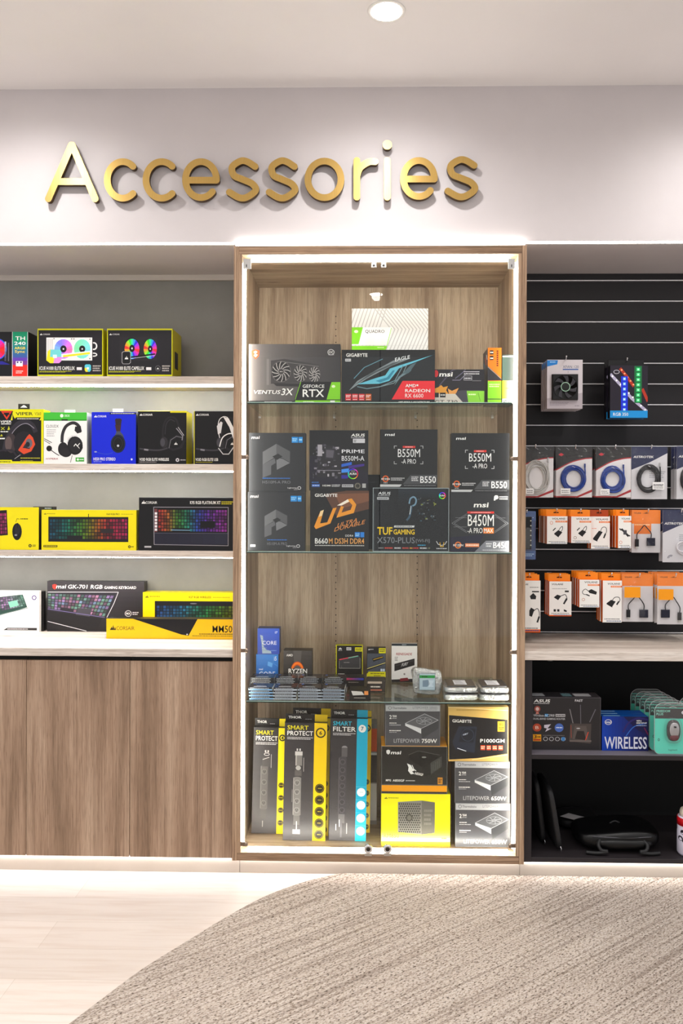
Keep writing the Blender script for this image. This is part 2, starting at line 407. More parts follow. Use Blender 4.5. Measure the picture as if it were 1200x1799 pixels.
def carpet_mat():
    mt, nt, b = nodes('striped_loop_carpet'); ang = math.radians(-39)
    def coord(su, sv): return mapping(nt, (1, 1, 1), (0, 0, 0)), su, sv
    tc = nt.nodes.new('ShaderNodeTexCoord'); rot = N(nt, 'ShaderNodeVectorRotate'); rot.rotation_type = 'Z_AXIS'; rot.inputs['Angle'].default_value = ang
    nt.links.new(tc.outputs['Object'], rot.inputs['Vector'])
    def noise(su, sv, sc_, det, node='ShaderNodeTexNoise'):
        mp = nt.nodes.new('ShaderNodeMapping'); mp.inputs['Scale'].default_value = (su, sv, 1); nt.links.new(rot.outputs[0], mp.inputs['Vector'])
        n = N(nt, node, Scale=sc_); nt.links.new(mp.outputs[0], n.inputs['Vector'])
        if node == 'ShaderNodeTexNoise': n.inputs['Detail'].default_value = det
        return n
    loops = noise(.75, 1.25, 150, 1, 'ShaderNodeTexVoronoi')      # tufts in rows
    streak = noise(.35, 26, 3.0, 4)                                # long tone streaks
    fleck = noise(75, 170, 1.0, 2)
    big = noise(1.0, 3.0, 1.3, 2)
    base = ramp(nt, big.outputs[0], [(.3, '#c6beb8'), (.7, '#d0c9c3')])
    cl = ramp(nt, loops.outputs['Distance'], [(.12, '#ffffff'), (.6, '#f0ebe6'), (.9, '#b5aba2')])
    cs = ramp(nt, streak.outputs[0], [(.36, '#a4988e'), (.52, '#f5f1ed'), (.7, '#ffffff')])
    cf = ramp(nt, fleck.outputs[0], [(.34, '#544840'), (.43, '#f2eeea'), (.6, '#ffffff')])
    c = mixc(nt, .9, base, cl, 'MULTIPLY'); c = mixc(nt, .6, c, cs, 'MULTIPLY'); c = mixc(nt, .85, c, cf, 'MULTIPLY')
    nt.links.new(c, b.inputs['Base Color']); b.inputs['Roughness'].default_value = .95; b.inputs['Specular IOR Level'].default_value = .1
    bp = N(nt, 'ShaderNodeBump', Strength=.5, Distance=.004); nt.links.new(loops.outputs['Distance'], bp.inputs['Height']); bp.invert = True; nt.links.new(bp.outputs[0], b.inputs['Normal'])
    return mt
RX0, RX1, RY0 = -4.2, 4.6, -7.2
b = MB(); b.box(RX0, RX1, RY0, BACK+.1, -.1, 0, floor_mat()); struct(b.build('floor'))
b = MB(); b.box(RX0, RX1, RY0, BACK+.1, CEIL, CEIL+.1, M_CEIL); struct(b.build('ceiling'))
b = MB(); b.box(RX0, RX1, .03, BACK+.1, ZBULK, CEIL, M_WALL)          # bulkhead over the shelving
b.box(RX0, RX1, BACK+.03, BACK+.1, 0, ZBULK, M_WALL); struct(b.build('wall_back'))
for nm, x0, x1 in (('baseboard_left', -2.4, at(421, 1520, YK)[0]-.001), ('baseboard_center', at(421, 1520, YK)[0]+.001, at(913, 1530, YK)[0]-.001), ('baseboard_right', at(913, 1530, YK)[0]+.001, 2.6)):
    b = MB(); b.box(x0, x1, YK, YK+.018, 0, ZB-.001, M_KICK, ch=.001); struct(b.build(nm))
# carpet with its curved edge, 6 mm thick
edge = [(-0.10, .0585), (-.142, .044), (-.272, -.03), (-.441, -.175), (-.588, -.368), (-.715, -.568), (-.843, -.774), (-.934, -.963), (-.997, -1.099), (-1.063, -1.249), (-1.2, -1.7), (-1.24, -2.3), (-1.2, -3.0), (-1.0, -4.0), (-.9, RY0+.1)]
pts = [(-.05, .0585)]
for i in range(len(edge)-1):
    p0, p1, p2, p3 = edge[max(i-1, 0)], edge[i], edge[i+1], edge[min(i+2, len(edge)-1)]
    for k in range(5):
        t = k/5; pts.append(tuple(.5*((2*p1[j])+(-p0[j]+p2[j])*t+(2*p0[j]-5*p1[j]+4*p2[j]-p3[j])*t*t+(-p0[j]+3*p1[j]-3*p2[j]+p3[j])*t**3) for j in (0, 1)))
pts += [edge[-1], (RX1-.05, RY0+.1), (RX1-.05, .0585)]
b = MB(); cm = carpet_mat(); b.face([(x, y, .006) for x, y in pts], cm)
for a, c in zip(pts, pts[1:]+pts[:1]): b.face([(a[0], a[1], .006), (a[0], a[1], 0.0003), (c[0], c[1], 0.0003), (c[0], c[1], .006)], cm)
o = b.build('carpet', fix=True); tag(o, 'greyish beige streaked carpet with a curved edge on the pale floor', 'carpet')

# ------------------------------------------------------------------ ceiling downlights
M_DISC = emis('downlight_glow', (1, .96, .90), 30)
def spot(x, y, parent):
    l = bpy.data.lights.new('downlight_beam', 'SPOT'); l.energy = LAMP_W; l.spot_size = math.radians(162); l.spot_blend = .9; l.shadow_soft_size = .045; l.color = (1, .985, .965)
    o = bpy.data.objects.new('downlight_beam', l); COL.objects.link(o); o.parent = parent; o.location = (0, 0, -.02)
for i, (x, y) in enumerate(LAMPS):
    lab = 'round recessed downlight glowing in the ceiling above the gold sign letters' if i == 0 else 'recessed ceiling downlight %.1f m across and %.1f m out from the wall' % (x, -y)
    t = empty('downlight', (x, y, CEIL), lab, 'ceiling light', 'recessed ceiling downlights')
    b = MB(); b.lathe([(.062, -.001), (.062, -.004), (.074, -.004), (.076, 0.0)], (x, y, CEIL), mat('#f3f0ec', .5), 36); b.build('trim_ring', t)
    b = MB(); b.lathe([(.0615, -.0015), (.0615, -.0035)], (x, y, CEIL), M_DISC, 36); b.build('diffuser', t)
    spot(x, y, t)

# ------------------------------------------------------------------ gold sign letters: rounded strokes standing off the wall
def gold():
    mt, nt, bb = nodes('brushed_gold'); bb.inputs['Metallic'].default_value = .85; bb.inputs['Roughness'].default_value = .42; bb.inputs['Anisotropic'].default_value = .75; tg = N(nt, 'ShaderNodeCombineXYZ'); tg.inputs[2].default_value = 1.0; nt.links.new(tg.outputs[0], bb.inputs['Tangent'])
    v = mapping(nt, (900, 1, 12)); n = N(nt, 'ShaderNodeTexNoise', Scale=1.0, Detail=2.0); nt.links.new(v, n.inputs['Vector'])
    nt.links.new(ramp(nt, n.outputs[0], [(.3, '#cba458'), (.7, '#d6b470')]), bb.inputs['Base Color'])
    return mt
M_GOLD = gold(); M_BRONZE = mat('#4a3414', .4, .6)
def arc(cx, cy, rx, ry, a0, a1, n=36):
    return [(cx+rx*math.cos(math.radians(a0+(a1-a0)*i/n)), cy-ry*math.sin(math.radians(a0+(a1-a0)*i/n))) for i in range(n+1)]
def smooth(pts, k=8):
    out = []
    for i in range(len(pts)-1):
        p0, p1, p2, p3 = pts[max(i-1, 0)], pts[i], pts[i+1], pts[min(i+2, len(pts)-1)]
        for j in range(k):
            t = j/k; out.append(tuple(.5*((2*p1[q])+(-p0[q]+p2[q])*t+(2*p0[q]-5*p1[q]+4*p2[q]-p3[q])*t*t+(-p0[q]+3*p1[q]-3*p2[q]+p3[q])*t**3) for q in (0, 1)))
    return out+[pts[-1]]
HW = 5.9
def glyph(ch, x0, x1, y0, y1):
    """stroke centre lines in photo pixels"""
    a, c, d, e = x0+HW, x1-HW, y0+HW, y1-HW; cx, cy, rx, ry = (a+c)/2, (d+e)/2, (c-a)/2, (e-d)/2
    if ch == 'A': return [[(a, e), (cx-.6, d)], [(cx+.6, d), (c, e)], [(a+rx*.36, e-2*ry*.32), (c-rx*.36, e-2*ry*.32)]]
    if ch == 'c': return [arc(cx+rx*.10, cy, rx*1.12, ry, 48, 312)]
    if ch == 'o': return [arc(cx, cy, rx, ry, 0, 360)]
    if ch == 'e': return [[(a+1, cy+1), (c, cy+1)] , arc(cx, cy, rx, ry, -1, 318)]
    if ch == 's': return [smooth([(c-1, d+ry*.30), (cx+rx*.35, d+1), (cx-rx*.15, d), (a+rx*.22, d+ry*.32), (a+rx*.35, cy-ry*.22), (cx, cy), (c-rx*.25, cy+ry*.25), (c, e-ry*.40), (cx+rx*.35, e-ry*.03), (cx-rx*.25, e), (a, e-ry*.30)])]
    if ch == 'r': return [[(a, d-1), (a, e)], smooth([(a, cy-ry*.15), (a+rx*.35, d+ry*.38), (cx+rx*.25, d+ry*.06), (c, d+1)])]
    if ch == 'i': return [[(cx, y0+30+HW), (cx, e)], 'dot']
def stroke(mb, pts, Y0, Y1, hw, dx=0):
    cl = math.hypot(pts[0][0]-pts[-1][0], pts[0][1]-pts[-1][1]) < .5
    if cl: pts = pts[:-1]
    n = len(pts); Lf, Rt = [], []
    for i in range(n):
        if cl: p, q = pts[i-1], pts[(i+1) % n]
        else: p, q = pts[max(i-1, 0)], pts[min(i+1, n-1)]
        tx, ty = q[0]-p[0], q[1]-p[1]; d = math.hypot(tx, ty) or 1; nx, ny = -ty/d*hw, tx/d*hw
        Lf.append((pts[i][0]+nx, pts[i][1]+ny)); Rt.append((pts[i][0]-nx, pts[i][1]-ny))
    def W(p, Y): X, Z = at(p[0], p[1], Y0); return (X, Y, Z)
    rng = range(n) if cl else range(n-1)
    for i in rng:
        j = (i+1) % n; mb.face([W(Lf[i], Y0), W(Lf[j], Y0), W(Rt[j], Y0), W(Rt[i], Y0)], M_GOLD)
        mb.face([W(Rt[i], Y1), W(Rt[j], Y1), W(Lf[j], Y1), W(Lf[i], Y1)], M_BRONZE)
        for s_ in (Lf, Rt): mb.face([W(s_[i], Y0), W(s_[i], Y1), W(s_[j], Y1), W(s_[j], Y0)], M_BRONZE)
    if not cl:
        for c, l, r_ in ((pts[0], Lf[0], Rt[0]), (pts[-1], Lf[-1], Rt[-1])):
            a0 = math.atan2(l[1]-c[1], l[0]-c[0]); sg = 1 if c is pts[0] else -1
            fan = [(c[0]+hw*math.cos(a0+sg*PI*k/10), c[1]+hw*math.sin(a0+sg*PI*k/10)) for k in range(11)]
            mb.face([W(p, Y0+2e-5) for p in fan], M_GOLD); mb.face([W(p, Y1) for p in fan], M_BRONZE)
            for k in range(10): mb.face([W(fan[k], Y0), W(fan[k], Y1), W(fan[k+1], Y1), W(fan[k+1], Y0)], M_BRONZE)
LET = [('A', 79, 173, 249, 355, 'gold capital letter A, first and tallest of the wall sign'),
       ('c', 183, 243, 278, 354, 'gold letter c right after the capital A on the wall'),
       ('c', 251, 312, 278, 354, 'gold letter c standing just before the first e'),
       ('e', 320, 386, 278, 353, 'gold letter e between a c and an s on the left half'),
       ('s', 397, 455, 277, 353, 'gold letter s right after the first e'),
       ('s', 467, 524, 277, 353, 'gold letter s right before the round letter o'),
       ('o', 535, 605, 277, 353, 'gold round letter o in the middle of the sign'),
       ('r', 621, 665, 277, 352, 'pale shining letter r beside the letter i'),
       ('i', 672, 689, 246, 352, 'brightly shining letter i with a round dot under the downlight'),
       ('e', 703, 769, 276, 351, 'gold letter e right after the letter i'),
       ('s', 781, 840, 275, 351, 'gold letter s that ends the wall sign on the right')]
YF, YB = -.006, .018
for ch, x0, x1, y0, y1, lab in LET:
    b = MB(); k = 0
    for st in glyph(ch, x0, x1, y0, y1):
        if st == 'dot':
            X, Z = at((x0+x1)/2, 254.5, YF); n = 24; r_ = 8.2/375
            fan = [(X+r_*math.cos(2*PI*q/n), Z+r_*math.sin(2*PI*q/n)) for q in range(n)]; b.prism(fan, YF, YB, M_GOLD, M_BRONZE)
        else: stroke(b, st, YF-k*1.5e-4, YB, HW); k += 1
    for st in glyph(ch, x0, x1, y0, y1)[:1]:      # stand-off pins carrying the letter
        for q in (.25, .75):
            p = st[int(q*(len(st)-1))] if len(st) > 4 else tuple(st[0][c_]*(1-q)+st[-1][c_]*q for c_ in (0, 1)) if ch != 'A' else tuple(st[0][c_]*.5+st[1][c_]*.5 for c_ in (0, 1))
            X, Z = at(p[0], p[1], YF); b.box(X-.004, X+.004, YB, .0299, Z-.004, Z+.004, M_BRONZE)
    X, Z = at((x0+x1)/2, y1, YF); o = b.build('sign_letter', loc=(X, .03, Z)); tag(o, lab, 'sign letter', 'gold letters of the wall sign')

# ------------------------------------------------------------------ left bay: back panel, soffit light, shelves, worktop, cupboards
XLB = -2.35
b = MB(); b.box(XLB, XL-.001, BACK, BACK+.02, ZTOP, ZBULK-.001, M_STONE); o = b.build('back_panel'); tag(o, 'grey concrete look back panel behind the shelves on the left', 'wall panel')
z0, z1 = at(200, 492.5, BACK-.02)[1], at(200, 487.5, BACK-.02)[1]
b = MB(); b.box(XLB, XL-.001, BACK-.02, BACK, z0, ZBULK-.0005, mat('#c9c2bc', .5)); struct(b.build('trim_1'))
def soffit_led(xa, xb, lab, mt, z1_, h, y0=.031, y1=.046):
    b = MB(); b.box(xa, xb, y0, y1, z1_-h, z1_-.0003, mt, ch=.001); o = b.build('led_profile', loc=((xa+xb)/2, y0, z1_)); tag(o, lab, 'strip light', 'led strips along the wall')
soffit_led(XLB, XL-.004, 'long thin led strip under the wall edge over the left shelves', M_SOF, ZBULK, .006)
soffit_led(XR+.004, 2.6, 'long thin led strip under the wall edge over the black slatted panel', M_SOF, ZBULK, .006)
soffit_led(XL+.006, XR-.006, 'bright led strip lying on top of the glass display cabinet', M_LEDT, ZBULK-.002, ZBULK-.002-ZT-.001, .012, .028)
YS = .34; SH = []
for i, (yt, yb_, lab) in enumerate(((661, 675, 'topmost pale wood shelf board with the cooler boxes'), (815, 826.7, 'middle pale wood shelf board carrying the headset boxes'), (967, 978.5, 'lowest pale wood shelf board carrying the yellow and black keyboard boxes'))):
    zt, zb_ = at(200, yt, YS)[1], at(200, yb_, YS)[1]; SH.append(zt)
    t = empty('shelf_board', ((XLB+XL)/2, YS, zb_), lab, 'shelf', 'shelf boards on the left')
    b = MB(); b.box(XLB, XL-.001, YS, BACK-.0005, zb_, zt, M_TOP, ch=.0012); b.build('board', t)
    h = (.010, .006, .0035)[i]
    b = MB(); b.box(XLB, XL-.002, YS+.006, YS+.024, zb_-h, zb_-.0002, M_LEDS); tag(b.build('led_strip', t), 'glowing led strip under the front edge')
zb_ = CAM_H+at(0, 0, 0)[1]*0
zwb = at(200, 1153.5, .02)[1]
b = MB(); b.box(XLB, XL-.001, .02, BACK-.0005, zwb, ZTOP, M_TOP, ch=.0015); o = b.build('worktop'); tag(o, 'pale wood worktop on the left carrying keyboard boxes', 'worktop')
zd1 = at(200, 1161, .03)[1]
xs = [XLB, at(46, 1300, .03)[0], at(228, 1300, .03)[0], XL-.002]
for i, lab in enumerate(('oak cupboard at the left edge of the photo under the worktop', 'oak cupboard in the middle of the row under the left worktop', 'oak cupboard right beside the glass display cabinet')):
    x0, x1 = xs[i], xs[i+1]; t = empty('base_cabinet', ((x0+x1)/2, .03, ZDOOR), lab, 'cupboard', 'oak cupboards under the left worktop')
    b = MB(); b.box(x0+.001, x1-.001, .05, BACK, ZDOOR+.002, zwb-.0005, mat('#1a1716', .7)); b.build('body', t)
    b = MB(); b.box(x0+.0012, x1-.0012, .03, .049, ZDOOR, zd1, M_OAKD, ch=.0008); b.build('door', t)

# ------------------------------------------------------------------ glass display cabinet
CX = (XL+XR)/2
cab = empty('display_cabinet', (CX, 0, ZB), 'tall oak display cabinet with glass doors and glowing edges in the centre', 'display cabinet')
for nm, a, c, d in (('left_side', XL, XL+.0225, xl), ('right_side', XR, XR-.0225, xr)):
    b = MB(); lo, hi = min(a, c), max(a, c); b.box(lo, hi, 0, BACK+.02, ZB, ZT, M_OAKE, side=M_OAK, ch=.001)
    lo, hi = min(c, d), max(c, d); b.box(lo+.0006, hi-.0006 if nm == 'left_side' else hi-.0006, 0.0006, BACK+.02, ZB+.02, ZT-.02, M_OAKE, side=M_OAK, ch=.001); b.build('side_panel', cab)
b = MB(); b.box(XL+.023, XR-.023, .0004, BACK+.02, ZTI, ZT-.0003, M_OAKX, front=M_OAKEX, ch=.001); b.build('top_panel', cab)
b = MB(); b.box(XL+.023, XR-.023, .0004, BACK+.02, ZB+.0003, ZBI, M_OAKX, front=M_OAKEX, ch=.001); b.build('bottom_panel', cab)
b = MB(); b.box(xl, xr, BACK, BACK+.018, ZBI, ZTI, M_OAK)
for px_ in (590, 733):
    py = 556
    while py < 1420:
        X, Z = at(px_, py, BACK); b.face([(X+.0034*math.cos(q*PI/4), BACK-.0004, Z+.0034*math.sin(q*PI/4)) for q in range(8)], mat('#2a1d12', .8)); py += 11.4
b.build('back_panel', cab)
def led(x0, x1, y0, y1, z0, z1): b = MB(); b.box(x0, x1, y0, y1, z0, z1, M_LED, ch=.001); tag(b.build('led_strip', cab), 'glowing led strip along the inner edge')
led(xl+.001, xl+.012, .030, .044, ZBI+.02, ZTI-.03); led(xr-.012, xr-.001, .030, .044, ZBI+.02, ZTI-.03)
led(xl+.03, xr-.03, .030, .044, ZTI-.024, ZTI-.012); led(xl+.03, xr-.03, .030, .044, ZBI+.0005, ZBI+.012)
DS = at(667, 900, .01)[0]
for nm, x0, x1, hx in (('left', xl+.002, DS-.0025, xl), ('right', DS+.0025, xr-.002, xr)):
    b = MB(); b.box(x0, x1, .010, .015, ZBI+.003, ZTI-.004, M_GLASS, side=film('glass_edge_'+nm, (.55, .75, .68), .12, .05, 1.6))
    d = b.build('glass_door', cab); sg = 1 if nm == 'left' else -1
    for yy in (803, 1143, 1483):
        X, Z = at(430 if nm == 'left' else 901, yy+(3 if nm == 'right' else 0), .005); b = MB()
        b.box(min(hx-sg*.004, hx+sg*.030), max(hx-sg*.004, hx+sg*.030), .003, .0095, Z-.010, Z+.010, mat('#7d6c60', .35, .7), ch=.002)
        b.lathe([(.009, .0), (.009, -.004), (.006, -.006)], (hx+sg*.026, .003, Z), mat('#8d7d70', .3, .8), 16, 'y'); b.build('hinge', d)
    b = MB(); X, Z = at(433 if nm == 'left' else 899, 463, .0); b.box(X-.016, X+.022 if nm == 'left' else X+.016, .002, .0095, Z-.024, Z+.024, mat('#cfcfcf', .3, .8), ch=.002); b.box(X-.002, X+.002, .0, .002, Z-.016, Z-.004, mat('#44423f', .5)); b.build('corner_hinge', d)
    X, Z = at(657 if nm == 'left' else 674, 463, .0); b = MB(); b.box(X-.012, X+.012, .003, .0095, Z-.018, Z+.018, mat('#d8d8d6', .25, .8), ch=.002)
    b.lathe([(.005, .003), (.005, .001)], (X, .0, Z-.008), mat('#5c5a58', .4, .8), 12, 'y'); b.build('catch_plate', d)
    X, Z = at(647 if nm == 'left' else 681, 1491.5, .0); b = MB()
    b.lathe([(.0205, .0095), (.0215, .004), (.019, -.004), (.010, -.006), (.009, -.003)], (X, .0, Z), M_CHROME, 24, 'y'); b.lathe([(.0085, -.0035), (.0085, -.0075), (.003, -.008)], (X, 0, Z), mat('#3b332c', .4, .6), 16, 'y')
    b.box(X-.017, X+.017, -.002, .009, Z-.034, Z-.020, mat('#c9c5bf', .3, .8), ch=.002); b.build('lock', d)
GS = []
for i, (yt, yb_) in enumerate(((706.5, 709.5), (969.5, 972.3), (1233.0, 1235.5))):
    zt = at(665, yt, .022)[1]; GS.append(zt)
    t = empty('glass_shelf', (CX, .022, zt-.008), ('upper glass shelf holding the graphics card boxes', 'middle glass shelf holding the stacked mainboard boxes', 'lower glass shelf holding processors, memory and drives')[i], 'glass shelf', 'glass shelves in the display cabinet')
    b = MB(); b.box(xl+.022, xr-.022, .022, BACK-.004, zt-.008, zt, M_SHELFG, front=M_GEDGE)
    b.face([(xl+.022, .0218, zt-.0028), (xr-.022, .0218, zt-.0028), (xr-.022, .0218, zt-.0003), (xl+.022, .0218, zt-.0003)], mat('#cfe8e0', .1)); b.build('pane', t)
    for px_ in (457, 590, 733, 868):
        X = min(max(at(px_, zt, BACK)[0], xl+.007), xr-.007); b = MB(); b.box(X-.006, X+.006, BACK-.018, BACK-.0005, zt-.018, zt-.0083, mat('#d8d4ce', .3, .6), ch=.002); b.build('shelf_pin', t)

# ------------------------------------------------------------------ boxes on the left shelves
BK, YE, WHT, GRY = '#1c1a1e', '#efe000', '#f2f1ee', '#8b8a8c'
Y1_ = YS+.004
# row 1: liquid cooler boxes
a = R(-60, 583, 22, 661, '#15131c')+E(-6, 613, 18, 19, '#3b6fe8')+WH(-6, 613, 16, 17, .62, 1.02, .85, .95)+G(8, 600, 11, 634, '#c9c4d6', '#4b4560', 'v', 6)+R(14, 602, 16, 634, '#6c6a72')+P([(-50, 636), (4, 634), (18, 640), (-40, 640)], '#332f9c')
a += G(21.5, 583, 49, 661, '#16a07a', '#16a07a', 'v', 1)+G(22, 600, 48.4, 640, '#17a083', '#6a50c8', 'v', 14)+G(22, 628, 48.4, 661, '#6a50c8', '#f0312a', 'v', 6)+R(22, 641, 48.4, 661, '#f23a2c')+R(21.4, 583, 22.1, 661, '#f4f4f4')+R(48.3, 583, 49, 661, '#f4f4f4')
a += T('TH', 27, 591, 44, 597.5, WHT, b=.03)+T('240', 25, 600, 45, 606, WHT, b=.03)+T('ARGB', 25.5, 609, 44.5, 613.5, '#f3e04a', b=.03)+T('Sync', 26, 615, 44, 621, '#f3e04a', b=.02)+R(28, 634, 40, 643, '#f3eef6')+E(31, 636, 1.6, 1.6, '#5a5080')+E(37, 636, 1.6, 1.6, '#5a5080')+FP(28, 650, 41, 656, '#ffd9d4', 2)
carton('cooler_box', 'black cooler box with a rainbow spine band at the left end of the top shelf', (-62, 583, 49.5, 661), Y1_+.012, .115, '#121013', a, SH[0], group='cooler boxes on the top shelf')
def capellix(x, second):
    a = R(x, 577.4, x+115, 660.6, '#d8d80a')+R(x+1.4, 580, x+113.6, 658, '#26232a')
    a += SAIL(x+4, 585, x+8.5, 588.6, WHT)+T('CORSAIR', x+9.5, 586, x+22, 588.6, '#d8d6d8', b=.02)
    if not second:
        a += R(x+15.5, 593, x+96, 633.2, '#eceaea')
        for k in range(5): a += R(x+17+k*2.2, 595, x+18+k*2.2, 620, '#c9c6c8')
        a += E(x+45.5, 613, 17, 18.5, '#f6f0f4')+WH(x+45.5, 613, 16, 17.3, .58, .92, .42, .93)+E(x+45.5, 613, 5.6, 6.2, '#1b1a1e')+E(x+45.5, 613, 1.4, 1.5, WHT)
        a += E(x+78.5, 613, 15.5, 18.3, '#f6f4f4')+WH(x+78.5, 613, 14.6, 17.2, .40, .52, .38, .90)+E(x+78.5, 613, 5.4, 6, '#1b1a1e')+E(x+78.5, 613, 1.3, 1.4, WHT)
        a += P([(x+42, 622), (x+96, 616), (x+96, 622), (x+42, 628)], '#f0eeee')+P([(x+45, 624), (x+92, 618.5), (x+92, 622), (x+45, 627.5)], '#e3e02a')
        a += P([(x+18, 617), (x+22, 614), (x+40, 614), (x+42, 618), (x+42, 634), (x+38, 638), (x+22, 638), (x+15.5, 633)], '#e6e02f')+P([(x+23, 614), (x+40, 614), (x+42, 618), (x+42, 627), (x+22, 627)], '#7fd6d8')+P([(x+30, 627), (x+42, 627), (x+42, 634), (x+38, 638), (x+28, 638)], '#e29ae0')+R(x+27, 623, x+34, 629, '#d6f2f2')
        a += O(x+99, 608, 6, 7, 2.4, '#e8e6e6', -110, 110)+O(x+99, 623, 6, 3.6, 2, '#e8e6e6', -110, 110)
        for q in ((29, 595), (60, 595.5), (64, 595.5), (92, 596), (92, 630)): a += E(x+q[0], q[1], 1, 1, '#2a282c')
        a += P([(x+83, 642), (x+85, 640), (x+92, 640), (x+94, 642), (x+94, 650), (x+92, 653), (x+85, 653), (x+83, 650)], '#69cfe0')+P([(x+83, 646), (x+83, 650), (x+85, 653), (x+89, 653), (x+86, 646)], '#e8df3c')+R(x+86.5, 645, x+90.5, 649, '#e9f7f7')
    else:
        a += R(x+22, 592, x+88, 634, '#2c292f')+E(x+44, 612, 14.5, 19.5, '#17161a')+WH(x+44, 613, 13.2, 18, 0, 1, .72, .88)+E(x+44, 612, 4.8, 6.4, '#151418')+E(x+44, 612, 1.2, 1.6, WHT)
        a += WH(x+76, 613, 11.6, 17.5, 0, 1, .72, .88)+E(x+76, 613, 4, 6, '#151418')+E(x+76, 613, 1, 1.5, WHT)+L([(x+30, 629), (x+84, 622)], 2.6, '#101012')+L([(x+30, 631.2), (x+84, 624.4)], .6, '#d8d8d8')
        a += P([(x+26, 619), (x+29, 617), (x+40, 617), (x+42, 619), (x+42, 637), (x+39, 639.5), (x+28, 639.5), (x+26, 637)], '#a8a5a8')+P([(x+27, 620), (x+29.5, 618), (x+39.5, 618), (x+41, 620), (x+41, 636.4), (x+38.6, 638.6), (x+28.6, 638.6), (x+27, 636.4)], '#131216')+SAIL(x+31, 625, x+37.5, 631, WHT)
        a += O(x+89.5, 647, 4.6, 5, .7, '#7d7b80')+SAIL(x+87.5, 645, x+91.5, 648.4, WHT)
    a += T('ICUE H100I ELITE CAPELLIX', x+3.5, 643.6, x+65.5, 650, WHT, b=.035)+FP(x+3.5, 651.4, x+60, 654.4, '#c9cc2c', 2)+R(x+69, 645, x+78, 650, '#e6e3e4')+FP(x+97, 641, x+111, 653, '#b9b4b0', 3)
    return a
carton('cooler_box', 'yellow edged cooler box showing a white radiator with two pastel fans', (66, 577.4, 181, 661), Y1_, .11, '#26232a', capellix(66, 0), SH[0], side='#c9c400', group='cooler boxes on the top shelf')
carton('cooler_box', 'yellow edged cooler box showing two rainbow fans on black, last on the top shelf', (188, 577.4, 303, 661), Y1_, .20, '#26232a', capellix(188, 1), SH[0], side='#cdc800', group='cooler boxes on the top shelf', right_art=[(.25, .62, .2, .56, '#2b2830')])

# row 2: headset boxes
Y2_ = YS+.006
def tab(b_, x0, y0, x1, y1, Y, c, zb):
    X0, Z1 = at(x0, y0, Y); X1, _ = at(x1, y1, Y); m_ = MB(); m_.box(X0, X1, Y, Y+.0015, zb-.001, Z1, mat(c, .4)); o = m_.build('hang_tab', b_); return o
a = R(-40, 719, 76.5, 813.5, '#e6e214')+R(-40, 722, 72.5, 809.5, '#17141c')+P([(-40, 722), (20, 722), (24, 732), (28, 738), (76, 738), (76, 719), (-40, 719)], '#e6e214')+R(-40, 722, 22, 738, '#e6e214')+P([(-40, 722), (23, 722), (18, 740), (-40, 741)], '#17141c')
a += P([(1, 721.5), (22, 721.5), (12, 737.5)], '#d94a33')+P([(6, 725), (17, 725), (11.8, 733)], '#17141c')+L([(1, 728), (22, 728)], 1, '#17141c')
a += T('VIPER', 28, 724, 58, 729.5, '#141216', sh=-.1, b=.03)+T('V360', 61, 724, 72, 729.5, '#7c6a10')+P([(28, 733), (72, 733), (69, 738), (25, 738)], '#141216')+FP(30, 734, 68, 737, '#d8d6c0', 1)
a += T('VIPER', 0, 738.5, 20, 742.5, WHT, sh=.2, b=.03)+FP(2, 743, 19, 746, WHT, 1)+L([(2, 750), (8, 755)], 1, '#c7c63a')+L([(2, 755), (8, 750)], 1, '#c7c63a')+P([(13, 755), (15.5, 748), (18, 755)], '#c7c63a')+FP(1, 756.5, 18, 759.5, WHT, 1)+P([(0, 766), (3, 762), (5, 766)], '#c7c63a')+FP(0, 768, 9, 772, WHT, 1)
a += L(smooth([(8, 790), (12, 772), (22, 754), (34, 743), (47, 741), (57, 747), (62, 757)]), 8, '#3b3740')+L(smooth([(14, 780), (22, 760), (35, 747), (48, 744), (60, 752)]), 1.2, '#9a95a0')
a += E(20, 778, 9, 17, '#4a3f42')+E(15, 779, 6, 13, '#6e5f5e')+E(42, 778, 18, 21, '#2a262d')+P([(32, 790), (48, 766), (52, 762), (58, 768), (62, 780), (55, 792), (42, 797)], '#dc5a38')+P([(40, 786), (49, 772), (56, 778), (52, 788)], '#3a363e')+E(51, 778, 6, 8, '#77747c')+E(49, 780, 3.6, 4.6, '#2c2a30')+L(smooth([(0, 791), (10, 790), (22, 791), (30, 800), (38, 797)]), 3, '#35303a')+L([(26, 805), (36, 798)], .8, '#b9b6bc')
a += FP(36, 802.5, 71, 805, '#c9c340', 1)+FP(36, 807.5, 58, 809.5, '#c9c340', 1)+P([(-40, 807), (21, 807), (23, 813.5), (-40, 813.5)], '#e6e214')+FP(0, 809, 19, 811.5, '#4a470c', 1)
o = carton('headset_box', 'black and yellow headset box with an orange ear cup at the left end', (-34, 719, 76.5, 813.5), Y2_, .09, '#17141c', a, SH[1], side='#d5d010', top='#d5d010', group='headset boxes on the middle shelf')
zt = o['_f'][3]; tab(o, 32, 709.5, 52, 719, Y2_+.03, '#18171a', zt); 
m_ = MB(); X0, Z1 = at(36, 712, Y2_+.03); X1, Z0 = at(48, 716, Y2_+.03); m_.face([(X0, Y2_+.0295, Z0), (X1, Y2_+.0295, Z0), ((X0+X1)/2+.003, Y2_+.0295, Z1), ((X0+X1)/2-.003, Y2_+.0295, Z1)], mat('#e9e7e2', .5)); m_.build('hang_slot', o)
a = R(77, 724.5, 152.5, 813.5, '#f3f2f0')+R(77, 724.5, 152.5, 736.6, '#54c64a')+R(77, 736.6, 152.5, 739, '#3fa53a')+R(108, 736.4, 119, 738.8, '#1c2a1c')+E(108.5, 730.3, 3, 3, '#e8f8e6')+T('XBOX', 113, 728.3, 122.5, 732.2, '#e6f6e4', b=.02)
